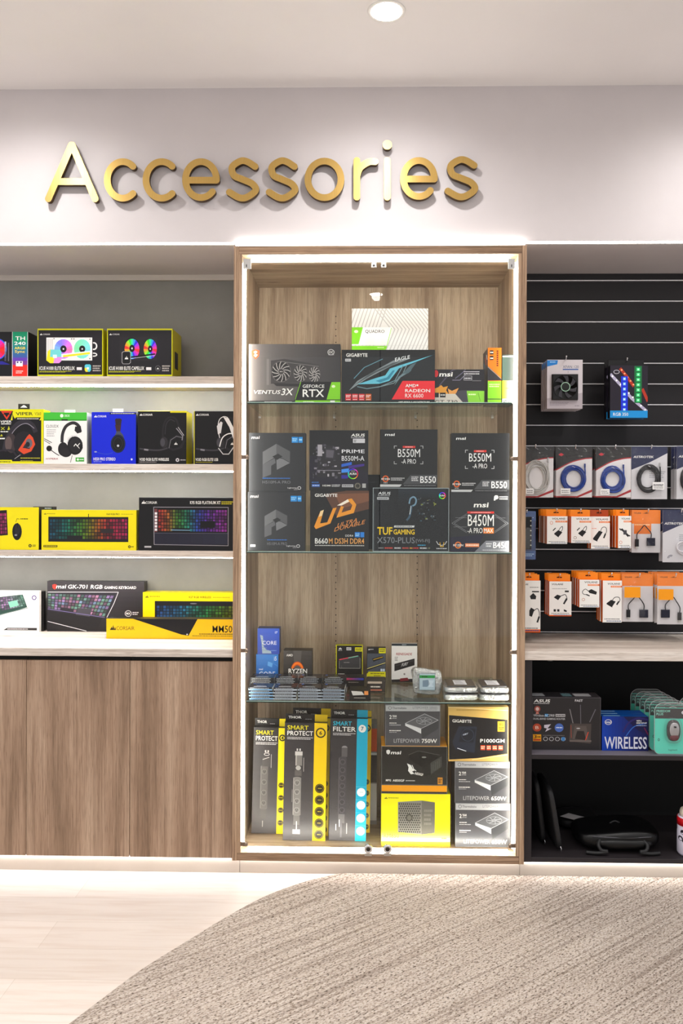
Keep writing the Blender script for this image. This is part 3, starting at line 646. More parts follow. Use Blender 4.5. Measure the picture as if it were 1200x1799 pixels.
a += T('CLOUDX', 81, 746, 103, 751, '#2a2a2c', b=.01)+FP(82, 753, 99, 767, '#c6c6c8', 4)
a += L(smooth([(109, 775), (110, 762), (115, 750), (123, 744), (131, 743), (138, 748), (141, 757)]), 5.4, '#3c3a3d')+P([(132, 749), (142, 748), (143, 759), (136, 761), (131, 756)], '#2c2a2d')+L([(118, 777), (120, 769), (127, 765), (135, 765)], 2.2, '#e2e2e2')+L([(119.5, 777), (122, 770), (128, 766.5)], .9, '#88888a')
a += E(111, 788, 9, 12, '#2a282b')+E(116, 794, 10, 8, '#2f2d30')+E(132, 782, 13.5, 16, '#232124')+E(133, 781, 11, 13.4, '#2f2d30')+L([(130, 783), (133, 779), (136, 783), (140, 778)], 1.2, WHT)+L([(134, 780), (140, 787)], 1, WHT)+E(142.5, 785, 3, 4.4, '#1e1c1f')
a += E(86.5, 787, 5, 5, '#1e1d1f')+L(smooth([(90, 790), (97, 795), (104, 799)]), 1.3, '#2a282b')+L([(78, 770), (91, 777)], 1.1, '#2e2c2e')+L([(78, 773), (88, 779)], 1, '#2e2c2e')+L([(127, 799), (124, 811)], .9, '#2a282b')
a += T('HYPERX', 81, 803.5, 102.5, 806.2, '#b02a3a', b=.03)+R(133, 802.5, 148, 809.5, '#4db445')+E(137, 806, 2, 2, '#e8f6e6')+FP(140, 804.5, 147, 807.5, '#e8f6e6', 1)
o = carton('headset_box', 'white headset box with a green top band and a black headset', (77, 724.5, 152.5, 813.5), Y2_, .17, '#e9e9e6', a, SH[1], side='#c9cec6', top='#4fbf46', group='headset boxes on the middle shelf')
tab(o, 113.5, 720, 132, 725, Y2_+.03, '#efefec', o['_f'][3])
a = R(161, 724, 238.5, 813.5, '#0a2fd8')+R(193, 724.8, 238.5, 728, '#15151e')+FP(195, 725.4, 236, 727.4, '#dcdce4', 1)+SAIL(165, 728.6, 171, 733, WHT)+T('CORSAIR', 171.5, 729.6, 187, 733, WHT, b=.02)
a += P([(202, 737), (204, 735), (212, 735), (214, 737), (211, 758), (205, 758)], '#3b2b33')+P([(202, 746), (213, 746), (211.5, 758), (204.5, 758)], '#4b2f36')+P([(203, 762), (205, 757), (211, 757), (216, 763), (218, 768), (200, 768)], '#555a6c')+E(207.5, 778.5, 13, 16, '#1f2a48')+E(207.5, 778.5, 10.5, 13.5, '#15161c')+O(207.5, 778, 8, 10.5, .8, '#3c3f4a')+E(207.5, 782, 2, 2, '#c9cbd4')
a += L(smooth([(168, 792), (176, 795), (188, 796.5), (198, 794)]), 1.1, '#3b57cf')+E(168, 792.6, 2.4, 1.2, '#aeb4d0')+T('HS50 PRO STEREO', 164.3, 802.4, 203, 807.6, WHT, b=.03)+FP(164.5, 809, 179, 810.4, '#b6c0ee', 1)+E(231.5, 805.4, 1.6, 1.8, '#e0e4f6')
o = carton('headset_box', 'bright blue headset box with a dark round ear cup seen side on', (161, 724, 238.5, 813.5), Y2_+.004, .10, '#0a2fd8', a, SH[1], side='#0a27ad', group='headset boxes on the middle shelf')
tab(o, 198, 718, 216.5, 724.5, Y2_+.03, '#efefec', o['_f'][3])
def void(x, col, arm):
    a = SAIL(x+3, 726, x+8.4, 730, WHT)+T('CORSAIR', x+9, 726.8, x+26, 730.2, WHT, b=.02)
    a += L(smooth([(x+45, 775), (x+44, 757), (x+48, 740), (x+56, 733), (x+66, 735), (x+72, 747), (x+78, 760)]), 3.4, arm[0])+L(smooth([(x+48, 762), (x+50, 745), (x+57, 737), (x+65, 740)]), 1.4, arm[1])
    a += E(x+46, 776, 7, 9.5, '#3a383c')+E(x+44, 776, 4, 7, '#55535a')+P([(x+50, 785), (x+56, 770), (x+68, 763), (x+79, 765), (x+83, 774), (x+78, 786), (x+62, 791)], '#2b292e')+P([(x+56, 783), (x+60, 773), (x+69, 768), (x+77, 770), (x+78, 776), (x+73, 784), (x+62, 787)], '#151417')+L([(x+55, 786), (x+58, 772), (x+68, 765.5), (x+79, 768)], .8, '#8d8b92')+SAIL(x+64, 775, x+70, 780, WHT)
    a += L(smooth([(x+4, 787), (x+20, 789), (x+38, 789.5), (x+52, 786)]), 2.6, '#4b494f')+L([(x+12, 788.5), (x+18, 789.3)], 2.8, '#95939a')
    return a
a = void(242, BK, ('#2a282c', '#3f3c42'))+L([(310, 752), (321, 765), (320, 772)], 1.6, '#9c9aa2')+L([(313, 750), (323, 764)], .8, '#dcdade')+R(299, 722, 327.5, 725, '#e8de10')+T('VOID RGB ELITE WIRELESS', 245, 803, 297, 808, WHT, b=.035)+FP(245, 809.3, 275, 810.8, '#c9c0c0', 1)+E(312, 806.4, 3.2, 3.2, '#d8d6da')+E(312, 806.4, 1.3, 1.3, '#1c1a1e')+FP(317, 804.8, 326, 808, '#b9b6bc', 1)
carton('headset_box', 'black headset box with a yellow side and a dark grey wireless headset', (242, 722, 327.5, 813.5), Y2_-.001, .14, '#171519', a, SH[1], side='#e2d90c', top='#e2d90c', group='headset boxes on the middle shelf')
a = R(340.5, 722, 342, 813.5, '#c9c22a')+void(341, BK, ('#2a282c', '#3f3c42'))+L(smooth([(386, 768), (383, 752), (385, 738), (392, 732), (399, 733), (402, 738)]), 1.2, '#f0f0f0')+P([(381, 748), (388, 740), (391, 742), (388, 760), (383, 762)], '#dedee0')+P([(392, 732), (402, 735), (414, 758), (418, 775), (410, 770), (403, 750)], '#ebebec')+L(smooth([(386, 783), (391, 768), (402, 761), (415, 762)]), 1.8, '#f0f0f1')+L([(384, 786), (392, 796), (402, 796), (412, 782)], 1.5, '#d6d6d8')+T('VOID RGB ELITE USB', 343.5, 803, 383.5, 808, WHT, b=.035)+FP(344, 809.3, 374, 810.8, '#c9c22a', 1)
carton('headset_box', 'black headset box with a white framed headset, last on the shelf beside the cabinet', (340.5, 722, 425, 813.5), Y2_, .12, '#171519', a, SH[1], group='headset boxes on the middle shelf')

# row 3: keyboard boxes
def kb_rainbow(stops):
    def f(u, v):
        for (p0, c0), (p1, c1) in zip(stops, stops[1:]):
            if u <= p1:
                c = lerpc(c0, c1, (u-p0)/(p1-p0)); k = rnd.random()
                return lerpc(c, '#101012', .15+.45*k)
        return stops[-1][1]
    return f
a = R(-40, 891, 68, 965.5, '#f0e204')+P([(-30, 899), (12, 896), (14, 940), (-30, 944)], '#2b1a26')+KB(((-30, 902), (11, 901), (12.5, 938), (-30, 940)), 6, 11, kb_rainbow([(0, '#c23a7a'), (.7, '#d6488c'), (1, '#e0609a')]))+L([(28, 917), (30, 911), (34, 912)], .7, '#4a4308')+FP(36, 910, 49, 913, '#6a6010', 1)
a += E(30, 934, 8.4, 15, '#1c1a1e')+E(30.6, 930, 5, 9, '#333037')+L([(31, 919), (31, 927)], 1.4, '#0c0b0e')+E(28, 940, 2.4, 1.6, '#9a9aa2')+E(53, 958.6, 2.8, 2.8, '#2a270a')+E(53, 958.6, 1.2, 1.2, '#e6d800')+FP(57, 956.6, 63, 960.6, '#4a4308', 2)
carton('keyboard_box', 'yellow keyboard and mouse box at the left edge of the third shelf', (-50, 891, 68, 966), Y2_-.001, .075, '#f0e204', a, SH[2], side='#2a2726', group='keyboard boxes on the third shelf')
carton('keyboard_box', 'dark keyboard box standing behind the yellow boxes on the third shelf', (58, 890, 92, 966), Y2_+.15, .06, '#242224', R(60, 892, 91, 894, '#3f6b52')+FP(75, 892, 90, 894, '#c9c9c9', 1), SH[2], group='keyboard boxes on the third shelf')
a = R(73, 896, 239, 966, '#f0e204')+SAIL(77, 901, 81.5, 904, '#4a4308')+FP(82, 901.6, 97, 904, '#b9ae10', 1)+T('K60 RGB PRO', 187.5, 901.5, 210, 904.6, '#4a4308', b=.03)+FP(213, 902, 234, 904, '#b9ae10', 1)+L([(155.6, 903), (155.6, 909)], 1.2, '#2a270a')
a += R(85, 908, 225.5, 951.5, '#1d1c20')+R(86, 909, 224.5, 950.5, '#26252a')+KB(((87, 912), (224, 911), (224, 947), (87, 947)), 6, 26, kb_rainbow([(0, '#2f7fa0'), (.2, '#2f9a88'), (.4, '#6aa03a'), (.52, '#a89a2a'), (.64, '#cf6a3a'), (.75, '#d0405a'), (1, '#d83a80')]))+R(178, 929, 200, 936, '#3a3438')+R(76.5, 957.5, 101, 961, '#2a270a')+FP(77.5, 958, 100, 960.4, '#e6d800', 1)+E(227.6, 959.6, 2.4, 2.4, '#2a270a')+E(227.6, 959.6, 1, 1, '#e6d800')+FP(231, 958.4, 235, 961, '#4a4308', 1)
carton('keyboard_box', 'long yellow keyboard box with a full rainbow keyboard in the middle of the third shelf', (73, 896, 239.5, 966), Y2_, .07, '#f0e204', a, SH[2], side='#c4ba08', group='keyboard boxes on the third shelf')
a = SAIL(248.5, 879, 256, 885, WHT)+T('CORSAIR', 256, 881, 276, 885.2, WHT, b=.01)+T('K95 RGB PLATINUM XT', 334, 880, 387.5, 885.6, WHT, b=.035)+FP(389, 880, 412, 886.4, '#c9c22a', 2)
a += L([(270, 891), (401, 891), (401, 957.5), (271, 956), (270, 891)], 1, '#a9a6ae')+R(271.5, 894, 276.5, 934, '#7f4a50')
for k in range(6): a += R(272, 900+k*5.6, 276.2, 904+k*5.6, '#e9e7e9')
a += KB(((278, 895), (399, 895), (399, 934), (278, 933)), 7, 24, kb_rainbow([(0, '#d8504a'), (.12, '#e08a4a'), (.26, '#63b04a'), (.42, '#3ab0a0'), (.55, '#4a6ad8'), (.7, '#8a4ad0'), (.85, '#b04ad0'), (1, '#c04ac0')]))+R(352, 915, 378, 927, '#17151a')+L([(301, 930.6), (334, 931)], 1.4, '#8ab0c8')
a += G(271.5, 936, 400, 955.5, '#2c2b3c', '#383a4e', 'h', 6)+L([(272, 936), (400, 936)], .8, '#6c6a7a')+R(254, 958.5, 266, 961.5, '#bcbabd')
carton('keyboard_box', 'tall black keyboard box with a rainbow keyboard and wrist rest beside the cabinet', (244, 874, 426.5, 966.5), Y2_, .08, '#1a181c', a, SH[2], side='#141216', group='keyboard boxes on the third shelf')

# row 4: boxes on the left worktop
a = R(-40, 1038, 68.5, 1109, '#f4f2f1')+P([(-30, 1052), (40, 1044), (48, 1066), (-2, 1081), (-30, 1086)], '#3c5a52')+KB(((-30, 1053), (39, 1045), (46, 1063), (-30, 1080)), 6, 16, kb_rainbow([(0, '#7fb0a0'), (.5, '#c99ad0'), (1, '#8fd0b0')]))+P([(14, 1057), (30, 1054), (33, 1063), (18, 1067)], '#8fcbb6')+L([(-30, 1087), (49, 1067)], 1.2, '#8a9a96')
a += E(60, 1049.5, 4.2, 4.2, '#5a4a80')+E(60, 1049.5, 2.6, 2.6, '#e8e0f0')+P([(6, 1105.6), (13, 1101.5), (65, 1101.5), (65, 1105.8)], '#3b3738')+FP(13, 1102.6, 49, 1104.8, '#e6e3e2', 1)
t_ = carton('keyboard_box', 'white keyboard box at the left edge of the worktop', (-60, 1038, 68.5, 1109), .485, .03, '#eceae8', a, ZTOP, side='#efedeb', group='keyboard boxes on the left worktop')
carton('keyboard_box', 'thin black keyboard box standing between the white one and the grey one', (50, 1039, 76.5, 1109), .522, .03, '#1b191b', FP(69, 1080, 72.5, 1100, '#c9c6c8', 4), ZTOP, group='keyboard boxes on the left worktop')
a = G(83, 1021.5, 253, 1109, '#4b474b', '#2c292c', 'v', 10)+P([(83, 1042), (205, 1040), (197, 1062), (187, 1085), (140, 1108), (83, 1090)], '#38353c')+L([(84, 1040.5), (208, 1040), (200, 1060), (188, 1084)], 1, '#d9d6da')
a += KB(((84, 1043), (201, 1045.5), (184, 1083), (84, 1069)), 6, 18, lambda u, v: lerpc(rnd.choice(['#8fc4b4', '#b89ad0', '#9ab8d8', '#d8a0c0', '#88b098']), '#2b292e', .2+.5*rnd.random()))+P([(137, 1068), (162, 1069), (157, 1085), (132, 1083)], '#55525a')+P([(83, 1073), (180, 1086), (170, 1109), (83, 1109)], '#2b282c')+L([(84, 1070), (184, 1084)], .9, '#8a7fb0')+L([(84, 1091.5), (152, 1108)], 1.1, '#dcdade')
a += P([(92, 1028), (96, 1026.5), (100, 1028), (99.4, 1033), (96, 1036), (92.6, 1033)], '#e0483c')+T('msi', 98.5, 1027.5, 115.5, 1034, WHT, sh=.2, b=.03)+T('GK-701 RGB', 119, 1027.4, 180, 1034.4, WHT, sh=.15, b=.03)+T('GAMING KEYBOARD', 183, 1029.4, 239, 1034.4, WHT, sh=.1, b=.03)+O(225.5, 1077, 6, 5.4, .9, '#d6d4d8')+T('MX', 222, 1075, 229.4, 1079, WHT, b=.03)+FP(233, 1073.6, 244, 1080, '#d0cdd2', 2)
carton('keyboard_box', 'dark grey keyboard box with a large slanted keyboard on the worktop', (83, 1021.5, 253.5, 1109), .520, .06, '#343134', a, ZTOP, side='#2a282a', group='keyboard boxes on the left worktop')
a = R(251, 1041, 430, 1109, '#efd905')+SAIL(255, 1045.5, 261.5, 1050, '#2a250a')+FP(263, 1046.4, 281, 1049.6, '#a89810', 1)+T('K57 RGB WIRELESS', 332, 1047, 371, 1050.6, '#2a250a', b=.03)+FP(374, 1048, 404, 1050, '#a89810', 1)+R(272, 1055.5, 425, 1088, '#26242a')+E(340, 1059.6, 6, 1, '#8a8a92')
a += KB(((275, 1063), (424, 1063), (424, 1088), (275, 1088)), 5, 26, kb_rainbow([(0, '#3a6ab0'), (.3, '#3a90b8'), (.55, '#3aa06a'), (.8, '#7aa03a'), (1, '#b0a03a')]))
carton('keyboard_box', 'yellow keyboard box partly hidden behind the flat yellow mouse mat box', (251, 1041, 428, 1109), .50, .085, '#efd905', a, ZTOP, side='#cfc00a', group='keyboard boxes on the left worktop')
a = R(187, 1087, 430, 1124, '#f2ca04')+SAIL(193, 1098, 204, 1107.6, '#1e1a0c')+T('CORSAIR', 204.5, 1101, 236.5, 1107.8, '#1e1a0c')+P([(232, 1087), (347.5, 1087), (331.5, 1117), (319, 1115)], '#17141c')+E(329, 1114.6, 1.4, 1.2, '#e0dce4')+T('MM50', 373.5, 1098.6, 408, 1111, '#241e0c', b=.015)+FP(350, 1112, 415, 1115.6, '#8a7610', 1)+FP(338, 1115.6, 412, 1118.6, '#a08c12', 1)+R(187, 1122.8, 430, 1124, '#a68c08')
carton('mouse_mat_box', 'low long yellow mouse mat box with a black slanted shape lying in front', (187, 1087.5, 421.5, 1123), .300, .075, '#f2ca04', a, ZTOP, side='#2a2520', group=None)

# ------------------------------------------------------------------ display cabinet, upper glass shelf: graphics card boxes
z = GS[0]
a = G(437, 604.5, 598, 706, '#b2adac', '#4b484a', 'h', 14)+P([(437, 640), (520, 660), (560, 700), (437, 706)], '#8e8988')+P([(480, 604.5), (598, 604.5), (598, 668), (560, 650), (500, 625)], '#4c494b')
a = G(437, 604.5, 598, 706, '#8a8482', '#454244', 'h', 24)
a += P([(442, 616), (449, 613.5), (456, 616), (455, 625), (449, 631), (443, 625)], '#e07a52')+P([(445, 618), (449, 616), (452.5, 618), (449, 621), (453, 623), (449, 627.5), (445.4, 624), (448, 621.5)], '#f5e6dc')+O(581.5, 618.5, 6, 5, .8, '#e8e6e6')+T('OC', 577.6, 616.4, 585.4, 620.6, WHT, b=.03)+FP(577, 622, 586.6, 624, '#d0cdd0', 1)
a += P([(476, 633), (500, 630), (562, 640), (564, 670), (476, 673)], '#504c4d')+P([(468.5, 630), (472.6, 630), (472.6, 675), (468.5, 675)], '#8d8886')
for cx, cy, rx, ry in ((494, 652, 17.5, 18.5), (528, 655, 12.5, 15), (552.5, 657, 10.5, 14)):
    a += E(cx, cy, rx, ry, '#6b6666')+E(cx, cy, rx-1.4, ry-1.4, '#2c292a')
    for k in range(12):
        t0 = 2*PI*k/12; pp = [(cx+math.cos(t0+q*.5)*rx*(.25+.66*q), cy+math.sin(t0+q*.5)*ry*(.25+.66*q)) for q in (0, .35, .7, 1)]; a += L(pp, 1.5, '#b5b0ae')
    a += E(cx, cy, rx*.26, ry*.26, '#474344')+FP(cx-2.4, cy-.8, cx+2.6, cy+.9, '#cfcbca', 1)
a += L([(492, 634.5), (560, 643)], .7, '#8f8b8b')+P([(480, 672), (560, 673), (530, 678), (486, 677)], '#3a3738')
a += T('VENTUS', 444.5, 684, 492, 690.6, WHT, sh=.25, b=.02)+T('3X', 494, 681, 514, 692.8, WHT, sh=.2, b=.03)
a += P([(517, 702), (528, 669.5), (584, 669.5), (584, 702)], '#1b191b')+L([(518.5, 701.5), (528.6, 670)], 1, '#8fd01e')+T('GEFORCE', 532, 674.4, 570, 680, WHT, b=.01)+T('RTX', 532, 682.6, 569.6, 695.6, WHT, b=.03)+P([(574, 700), (582.5, 670), (598, 670), (598, 700)], '#8ed61c')+E(586, 677.4, 3.2, 2.4, '#e6f6c8')+R(437, 702.4, 598, 706, '#201e20')+P([(518, 706), (519.5, 701.5), (598, 701.5), (598, 706)], '#8ed61c')+R(518, 700.4, 598, 701.5, '#201e20')+FP(465, 703.3, 513, 705.2, '#d0cdd0', 1)+FP(533, 703, 552, 705, '#eaf8d0', 1)+R(580.5, 701.8, 588.5, 705.6, '#eef0e8')
carton('graphics_card_box', 'large grey graphics card box picturing three fans on the upper glass shelf', (437, 604.5, 598, 706), .06, .09, '#5c5859', a, z+.0003, side='#3a3738', group='graphics card boxes on the upper glass shelf')
a = R(600, 614.5, 764, 706, '#1b1e23')+P([(640, 625), (764, 614.5), (764, 668), (700, 660)], '#23272c')
a += T('GIGABYTE', 608, 620.6, 645.5, 626.6, WHT, b=.035)+R(606.5, 630, 616.5, 634.6, '#d6d6d8')+FP(607.5, 631, 615.6, 633.6, '#7a7a80', 1)
a += P([(613, 685), (628, 668), (667, 646), (691, 633), (708, 631.5), (721, 629.5), (688, 642), (645, 664)], '#8f989c')+P([(622, 676), (650, 655), (690, 637), (705, 634), (660, 654)], '#5b6468')
a += P([(628, 674), (661, 663), (677, 658.5), (685, 647), (700, 642), (760, 623.5), (734, 634), (701, 646.5), (696, 653), (684, 668), (666, 673)], '#74c6da')+P([(660, 668), (680, 662), (690, 650), (694, 650), (684, 665), (668, 671)], '#3f94ae')
a += L([(622, 664), (640, 645), (672, 630.5)], 1.3, '#6c98a6')+L([(628, 678), (645, 681.5), (668, 678), (694, 667.5), (708, 642)], 1.5, '#7e9aa2')+L([(664, 679), (692, 672), (708, 655), (715, 640)], 1.1, '#8fa4a8')+P([(693, 676), (704, 662), (722, 651), (725, 640), (716, 650), (700, 661)], '#7d929a')+P([(706, 656), (722, 640), (732, 636), (718, 655)], '#5f747c')
a += T('EAGLE', 694, 628.6, 720, 634.6, '#eef1f2', b=.02, rise=5)+P([(688.5, 700), (707.5, 668), (764, 668), (764, 700)], '#ec3540')+T('AMD', 712.5, 673.6, 731, 678.8, WHT, b=.04)+R(732, 674, 735, 677, WHT)+T('RADEON', 712, 682, 756, 687.6, WHT, b=.035)+T('RX 6600', 712, 690, 744, 696.8, WHT)
for k, c in enumerate(('#d8313a', '#d8313a', '#d8313a', '#c9651e')):
    x = 607+k*11.8; a += R(x, 690.4, x+10.2, 701.8, c)+FP(x+1, 692, x+9.4, 697, '#f4e0e0', 2)+FP(x+1.5, 699, x+8.6, 701, '#f4e0e0', 1)
a += T('AMD RDNA 2 ARCHITECTURE', 700, 703.2, 755, 705.6, WHT, b=.04)
carton('graphics_card_box', 'black graphics card box with a pale blue swoosh and red panel', (600, 614.5, 764, 706), .055, .10, '#1b1e23', a, z+.0003, side='#121417', group='graphics card boxes on the upper glass shelf')
a = R(618, 542, 752, 706, '#e2e1e0')
for k in range(-12, 34):
    x = 618+k*6.4; mid = 676+k*1.2
    a += L([(x+16, 540), (x-10, 616)], 1.5, '#bcbbba') if x < 668 else L([(x-12, 541), (x+18, 578), (x+2, 616)], 1.6, '#bfbebd')
a += P([(618, 574.6), (690, 574.6), (680, 605.5), (618, 605.5)], '#f2f1f0')+P([(618, 574.6), (637.5, 574.6), (630, 604), (618, 604)], '#8fdc20')+E(625.6, 582, 3.6, 2.6, '#eefad8')+T('QUADRO', 641.5, 579, 675.5, 585.4, '#3a3c3c', b=.015)+L([(687.6, 576), (678.4, 612)], 1, '#9ee030')+P([(618, 607), (680, 607), (677, 616), (618, 616)], '#8fdc20')+FP(663, 608.6, 675, 611, '#e6f8c4', 1)+L([(618, 606.3), (752, 606.3)], .5, '#cfcecd')
carton('graphics_card_box', 'tall white graphics card box with green flashes standing behind the others', (618, 542, 752, 714), .24, .10, '#ecebea', a, z+.0003, group='graphics card boxes on the upper glass shelf')
a = R(764, 649, 851, 706, '#26222b')+L([(772, 676), (795, 650), (800, 649)], 2, '#5b5468')+L([(800, 664), (812, 655), (818, 649)], 1.6, '#6f6a80')+L([(795, 667), (808, 667), (820, 655)], 1.2, '#8a8499')+L([(770, 662), (792, 658)], .8, '#54506a')
a += E(766, 656, 4, 6, '#d8333a')+T('msi', 771.6, 653.6, 794.6, 661, WHT, sh=.15, b=.05)+L([(815, 653), (842, 653)], 1.2, '#c9c6cc')+FP(815, 655, 842, 658, '#d8d6da', 1)+L([(815, 660), (829, 660), (829, 667), (815, 667), (815, 660)], .7, '#b8b5bc')+FP(816, 662, 828, 666, '#c9c6cc', 1)+L([(830, 668), (845, 668)], .6, '#a8a5ac')
a += P([(764, 681), (770, 679), (775, 675), (779, 679), (787, 677), (784, 684), (788, 690), (778, 692), (764, 694)], '#e3a53f')+P([(787, 681), (794, 685), (806, 680), (801, 690), (803, 697), (790, 697)], '#e6a85e')+P([(764, 690), (800, 690), (815, 706), (764, 706)], '#d6cfc6')+P([(800, 690), (805, 685), (812, 684), (845, 684), (845, 706), (815, 706)], '#504d58')
a += R(764, 688, 771, 696, '#1a181c')+R(773, 688, 783, 696, '#1a181c')+FP(774, 690, 782, 694, '#cfccc8', 1)+P([(820, 685), (851, 685), (851, 706), (823, 706)], '#97d648')+FP(823, 689, 836, 693, '#e6f6c8', 1)+L([(840, 688), (844, 702)], .8, '#6a9a30')+T('GT 730', 764, 700.4, 804, 706.2, '#3a363e', b=.01)
carton('graphics_card_box', 'low dark graphics card box with orange star bursts and a green corner', (764, 649, 851, 706), .07, .11, '#26222b', a, z+.0003, group='graphics card boxes on the upper glass shelf')
a = R(857, 611, 881, 706, '#f5870f')+P([(857, 642), (881, 663), (881, 667), (857, 667)], '#35333a')+L([(857, 643.4), (881, 664.4)], .9, '#b8a89a')+R(860.3, 615.4, 866.8, 622.4, '#2b241e')+R(860.3, 625, 866.8, 632, '#2b241e')+FP(861, 617, 866.4, 621, '#f0e6dc', 1)+FP(861, 627, 866.4, 631, '#f0e6dc', 1)
for k in range(8): a += R(872.2, 615.5+k*3.5, 875.6, 618.2+k*3.5, '#7a3c10')
a += R(857, 668, 881, 698, '#93d334')+FP(859.5, 672, 878, 679, '#d8f2b0', 2)+R(857, 698, 881, 699.4, '#35333a')+R(857, 699.4, 881, 706, '#93d334')
o = carton('graphics_card_box', 'narrow upright box with an orange upper half and green lower half', (857, 611, 881, 706), .065, .16, '#2c2a30', a, z+.0003, side='#2c2a30', group='graphics card boxes on the upper glass shelf')
m_ = MB(); f = o['_f']; x = f[0]-3e-4
for d0, h0, d1, h1, c in ((.01, .80, .03, .90, '#e8e6e4'), (.04, .72, .07, .88, '#d8643a'), (.08, .68, .12, .80, '#4a8ab0')): m_.face([(x, .07+d0, f[2]+(f[3]-f[2])*h0), (x, .085+d0, f[2]+(f[3]-f[2])*h0), (x, .085+d1, f[2]+(f[3]-f[2])*h1), (x, .07+d1, f[2]+(f[3]-f[2])*h1)], mat(c))
m_.build('side_print', o)
a = G(882.5, 625, 903, 667, '#5a6f66', '#27312e', 'h', 8)+R(882.5, 625, 903, 627, '#e0e4e2')+G(882.5, 667, 903, 698, '#d8ee2a', '#f6f8e8', 'h', 8)+FP(888, 679, 897, 681, '#8aa020', 1)+R(882.5, 698, 903, 706, '#e0e4dc')+FP(884, 699.5, 901, 704.5, '#5a5f5c', 2)
carton('graphics_card_box', 'narrow dark green and lime box at the right end of the upper glass shelf', (882.5, 623, 902.5, 706), .075, .15, '#3a4643', a, z+.0003, group='graphics card boxes on the upper glass shelf')

# ------------------------------------------------------------------ middle glass shelf: two layers of mainboard boxes
z = GS[1]; Y = .055
def frame_edges(x0, y0, x1, y1, c='#6a6a6e', w_=.7): return L([(x0+.5, y0+.5), (x1-.5, y0+.5), (x1-.5, y1-.5), (x0+.5, y1-.5), (x0+.5, y0+.5)], w_, c)
def mpro(x, y, name, small):
    a = G(x, y, x+99, y+103, '#4c4d50', '#35363a', 'h', 8)+T('msi', x+4, y+5.5, x+18, y+10.6, '#e2e2e4', sh=.2, b=.03)+R(x+75, y+7, x+86, y+17, '#2f9ae0')+R(x+87, y+7, x+94, y+17, '#2f9ae0')+FP(x+76, y+9, x+85, y+15, '#a8dcf8', 2)+FP(x+88, y+9, x+93, y+15, '#a8dcf8', 1)
    if small: cx, cy, s_ = x+50, y+52, .83
    else: cx, cy, s_ = x+49, y+44, 1.0
    def q(u, v): return (cx+u*s_, cy+v*s_)
    a += P([q(-25, -11), q(-1, -25), q(-1, -3), q(-25, 11)], '#7c7d80')+P([q(-1, -25), q(23, -12), q(23, 7), q(10, 0), q(-1, -3)], '#66676a')+P([q(-1, -1), q(10, 1), q(23, 8), q(0, 20)], '#85868a')+P([q(-25, 11), q(-4, 0), q(-2, 8), q(-10, 13), q(-10, 28), q(-25, 34)], '#707175')+P([q(-8, -3), q(2, -8), q(10, -3), q(0, 3)], '#38393b')
    yb = y+77.5 if not small else y+83.5; x0 = x+24 if not small else x+34; x1 = x+73 if not small else x+69
    a += FP(x0, yb, x1, yb+2.4, '#3f82d0', 1)+T(name, x0, yb+5.4, x1, yb+10.4, '#8a8b8e')+T('Lightning', x+68, y+94, x+84, y+97, '#d8d8da', b=.02)+O(x+88.5, y+95.4, 3.2, 2.8, .9, '#e0e0e2')+FP(x+79, y+97.6, x+86, y+99, '#b8b8ba', 1)
    return a
LB = 'dark grey mainboard box with a grey folded hexagon, %s of the left column'
lo = {}
H0 = carton('mainboard_box', LB % 'bottom', (435.5, 864, 535.5, 968), Y, .07, '#3f4043', mpro(435.5, 864, 'H510M-A PRO', 1)+R(440, 957, 449, 961, '#e6e6e6'), z+.0003, group='mainboard boxes on the middle glass shelf')
carton('mainboard_box', LB % 'top', (437.5, 760.5, 536.5, 862.5), Y+.003, .07, '#3f4043', mpro(437.5, 760.5, 'H510M-A PRO', 0), H0['_f'][3]+.0003, group='mainboard boxes on the middle glass shelf')
a = R(545, 862, 648, 968, '#191717')+P([(570, 868), (610, 862), (648, 862), (648, 894), (592, 908)], '#6b4a38')+P([(588, 868), (648, 866), (648, 880), (600, 893)], '#8a5f46')+T('GIGABYTE', 553, 867.4, 592.5, 873, WHT, b=.035)
a += P([(552, 925), (563, 898), (569, 895.5), (562.5, 919.5), (575, 917.5), (585, 893), (591.5, 891.5), (580.5, 919.5), (555, 929.5)], '#eda534')+P([(563, 898), (569, 895.5), (566, 906), (560, 908)], '#f3d9a8')+P([(592, 888), (611, 877), (618, 875.5), (626, 886.5), (621.5, 901), (591, 909.5), (599, 889), (604, 890), (600, 900.5), (616, 895.5), (619, 887), (613.5, 881.5), (600, 888)], '#eda534')+P([(592, 888), (611, 877), (613.5, 881), (600, 888)], '#f6efe2')
a += T('ULTRA', 592, 919, 627, 926.5, '#e8a05a', sh=.35, b=.0, rise=10)+T('DURABLE', 587, 926.5, 640, 934, '#e8a05a', sh=.3, b=.0, rise=14)+R(623.5, 934.5, 632.5, 943.5, '#2f8fe0')+R(633.5, 934.5, 640, 943.5, '#2f8fe0')+FP(624.5, 936.5, 631.5, 942, '#b0dcf8', 2)+T('DDR4', 607, 939, 620.5, 942.6, '#e6e6e6')
a += T('B660', 553.5, 945.4, 576, 955, WHT, b=.02)+T('M DS3H DDR4', 578, 945.4, 640, 955, '#efb56a', b=.02)+FP(553.5, 957, 640, 959.4, '#d8d6d4', 1)
H1 = carton('mainboard_box', 'black mainboard box with a big golden UD emblem, lower box of the second column', (545, 862, 648, 968), Y, .07, '#191717', a, z+.0003, group='mainboard boxes on the middle glass shelf')
a = R(543.5, 756, 647, 861, '#131018')+P([(543.5, 800), (600, 800), (647, 830), (647, 850), (543.5, 850)], '#1f1730')+T('ASUS', 616.5, 761.8, 640.5, 767, WHT, sh=.15, b=.04)+FP(616.5, 768, 640, 769.8, '#c9c9d0', 1)+R(620, 770.6, 641, 778, '#cfcfd4')+FP(622, 772, 626, 777, '#3a3840', 3)
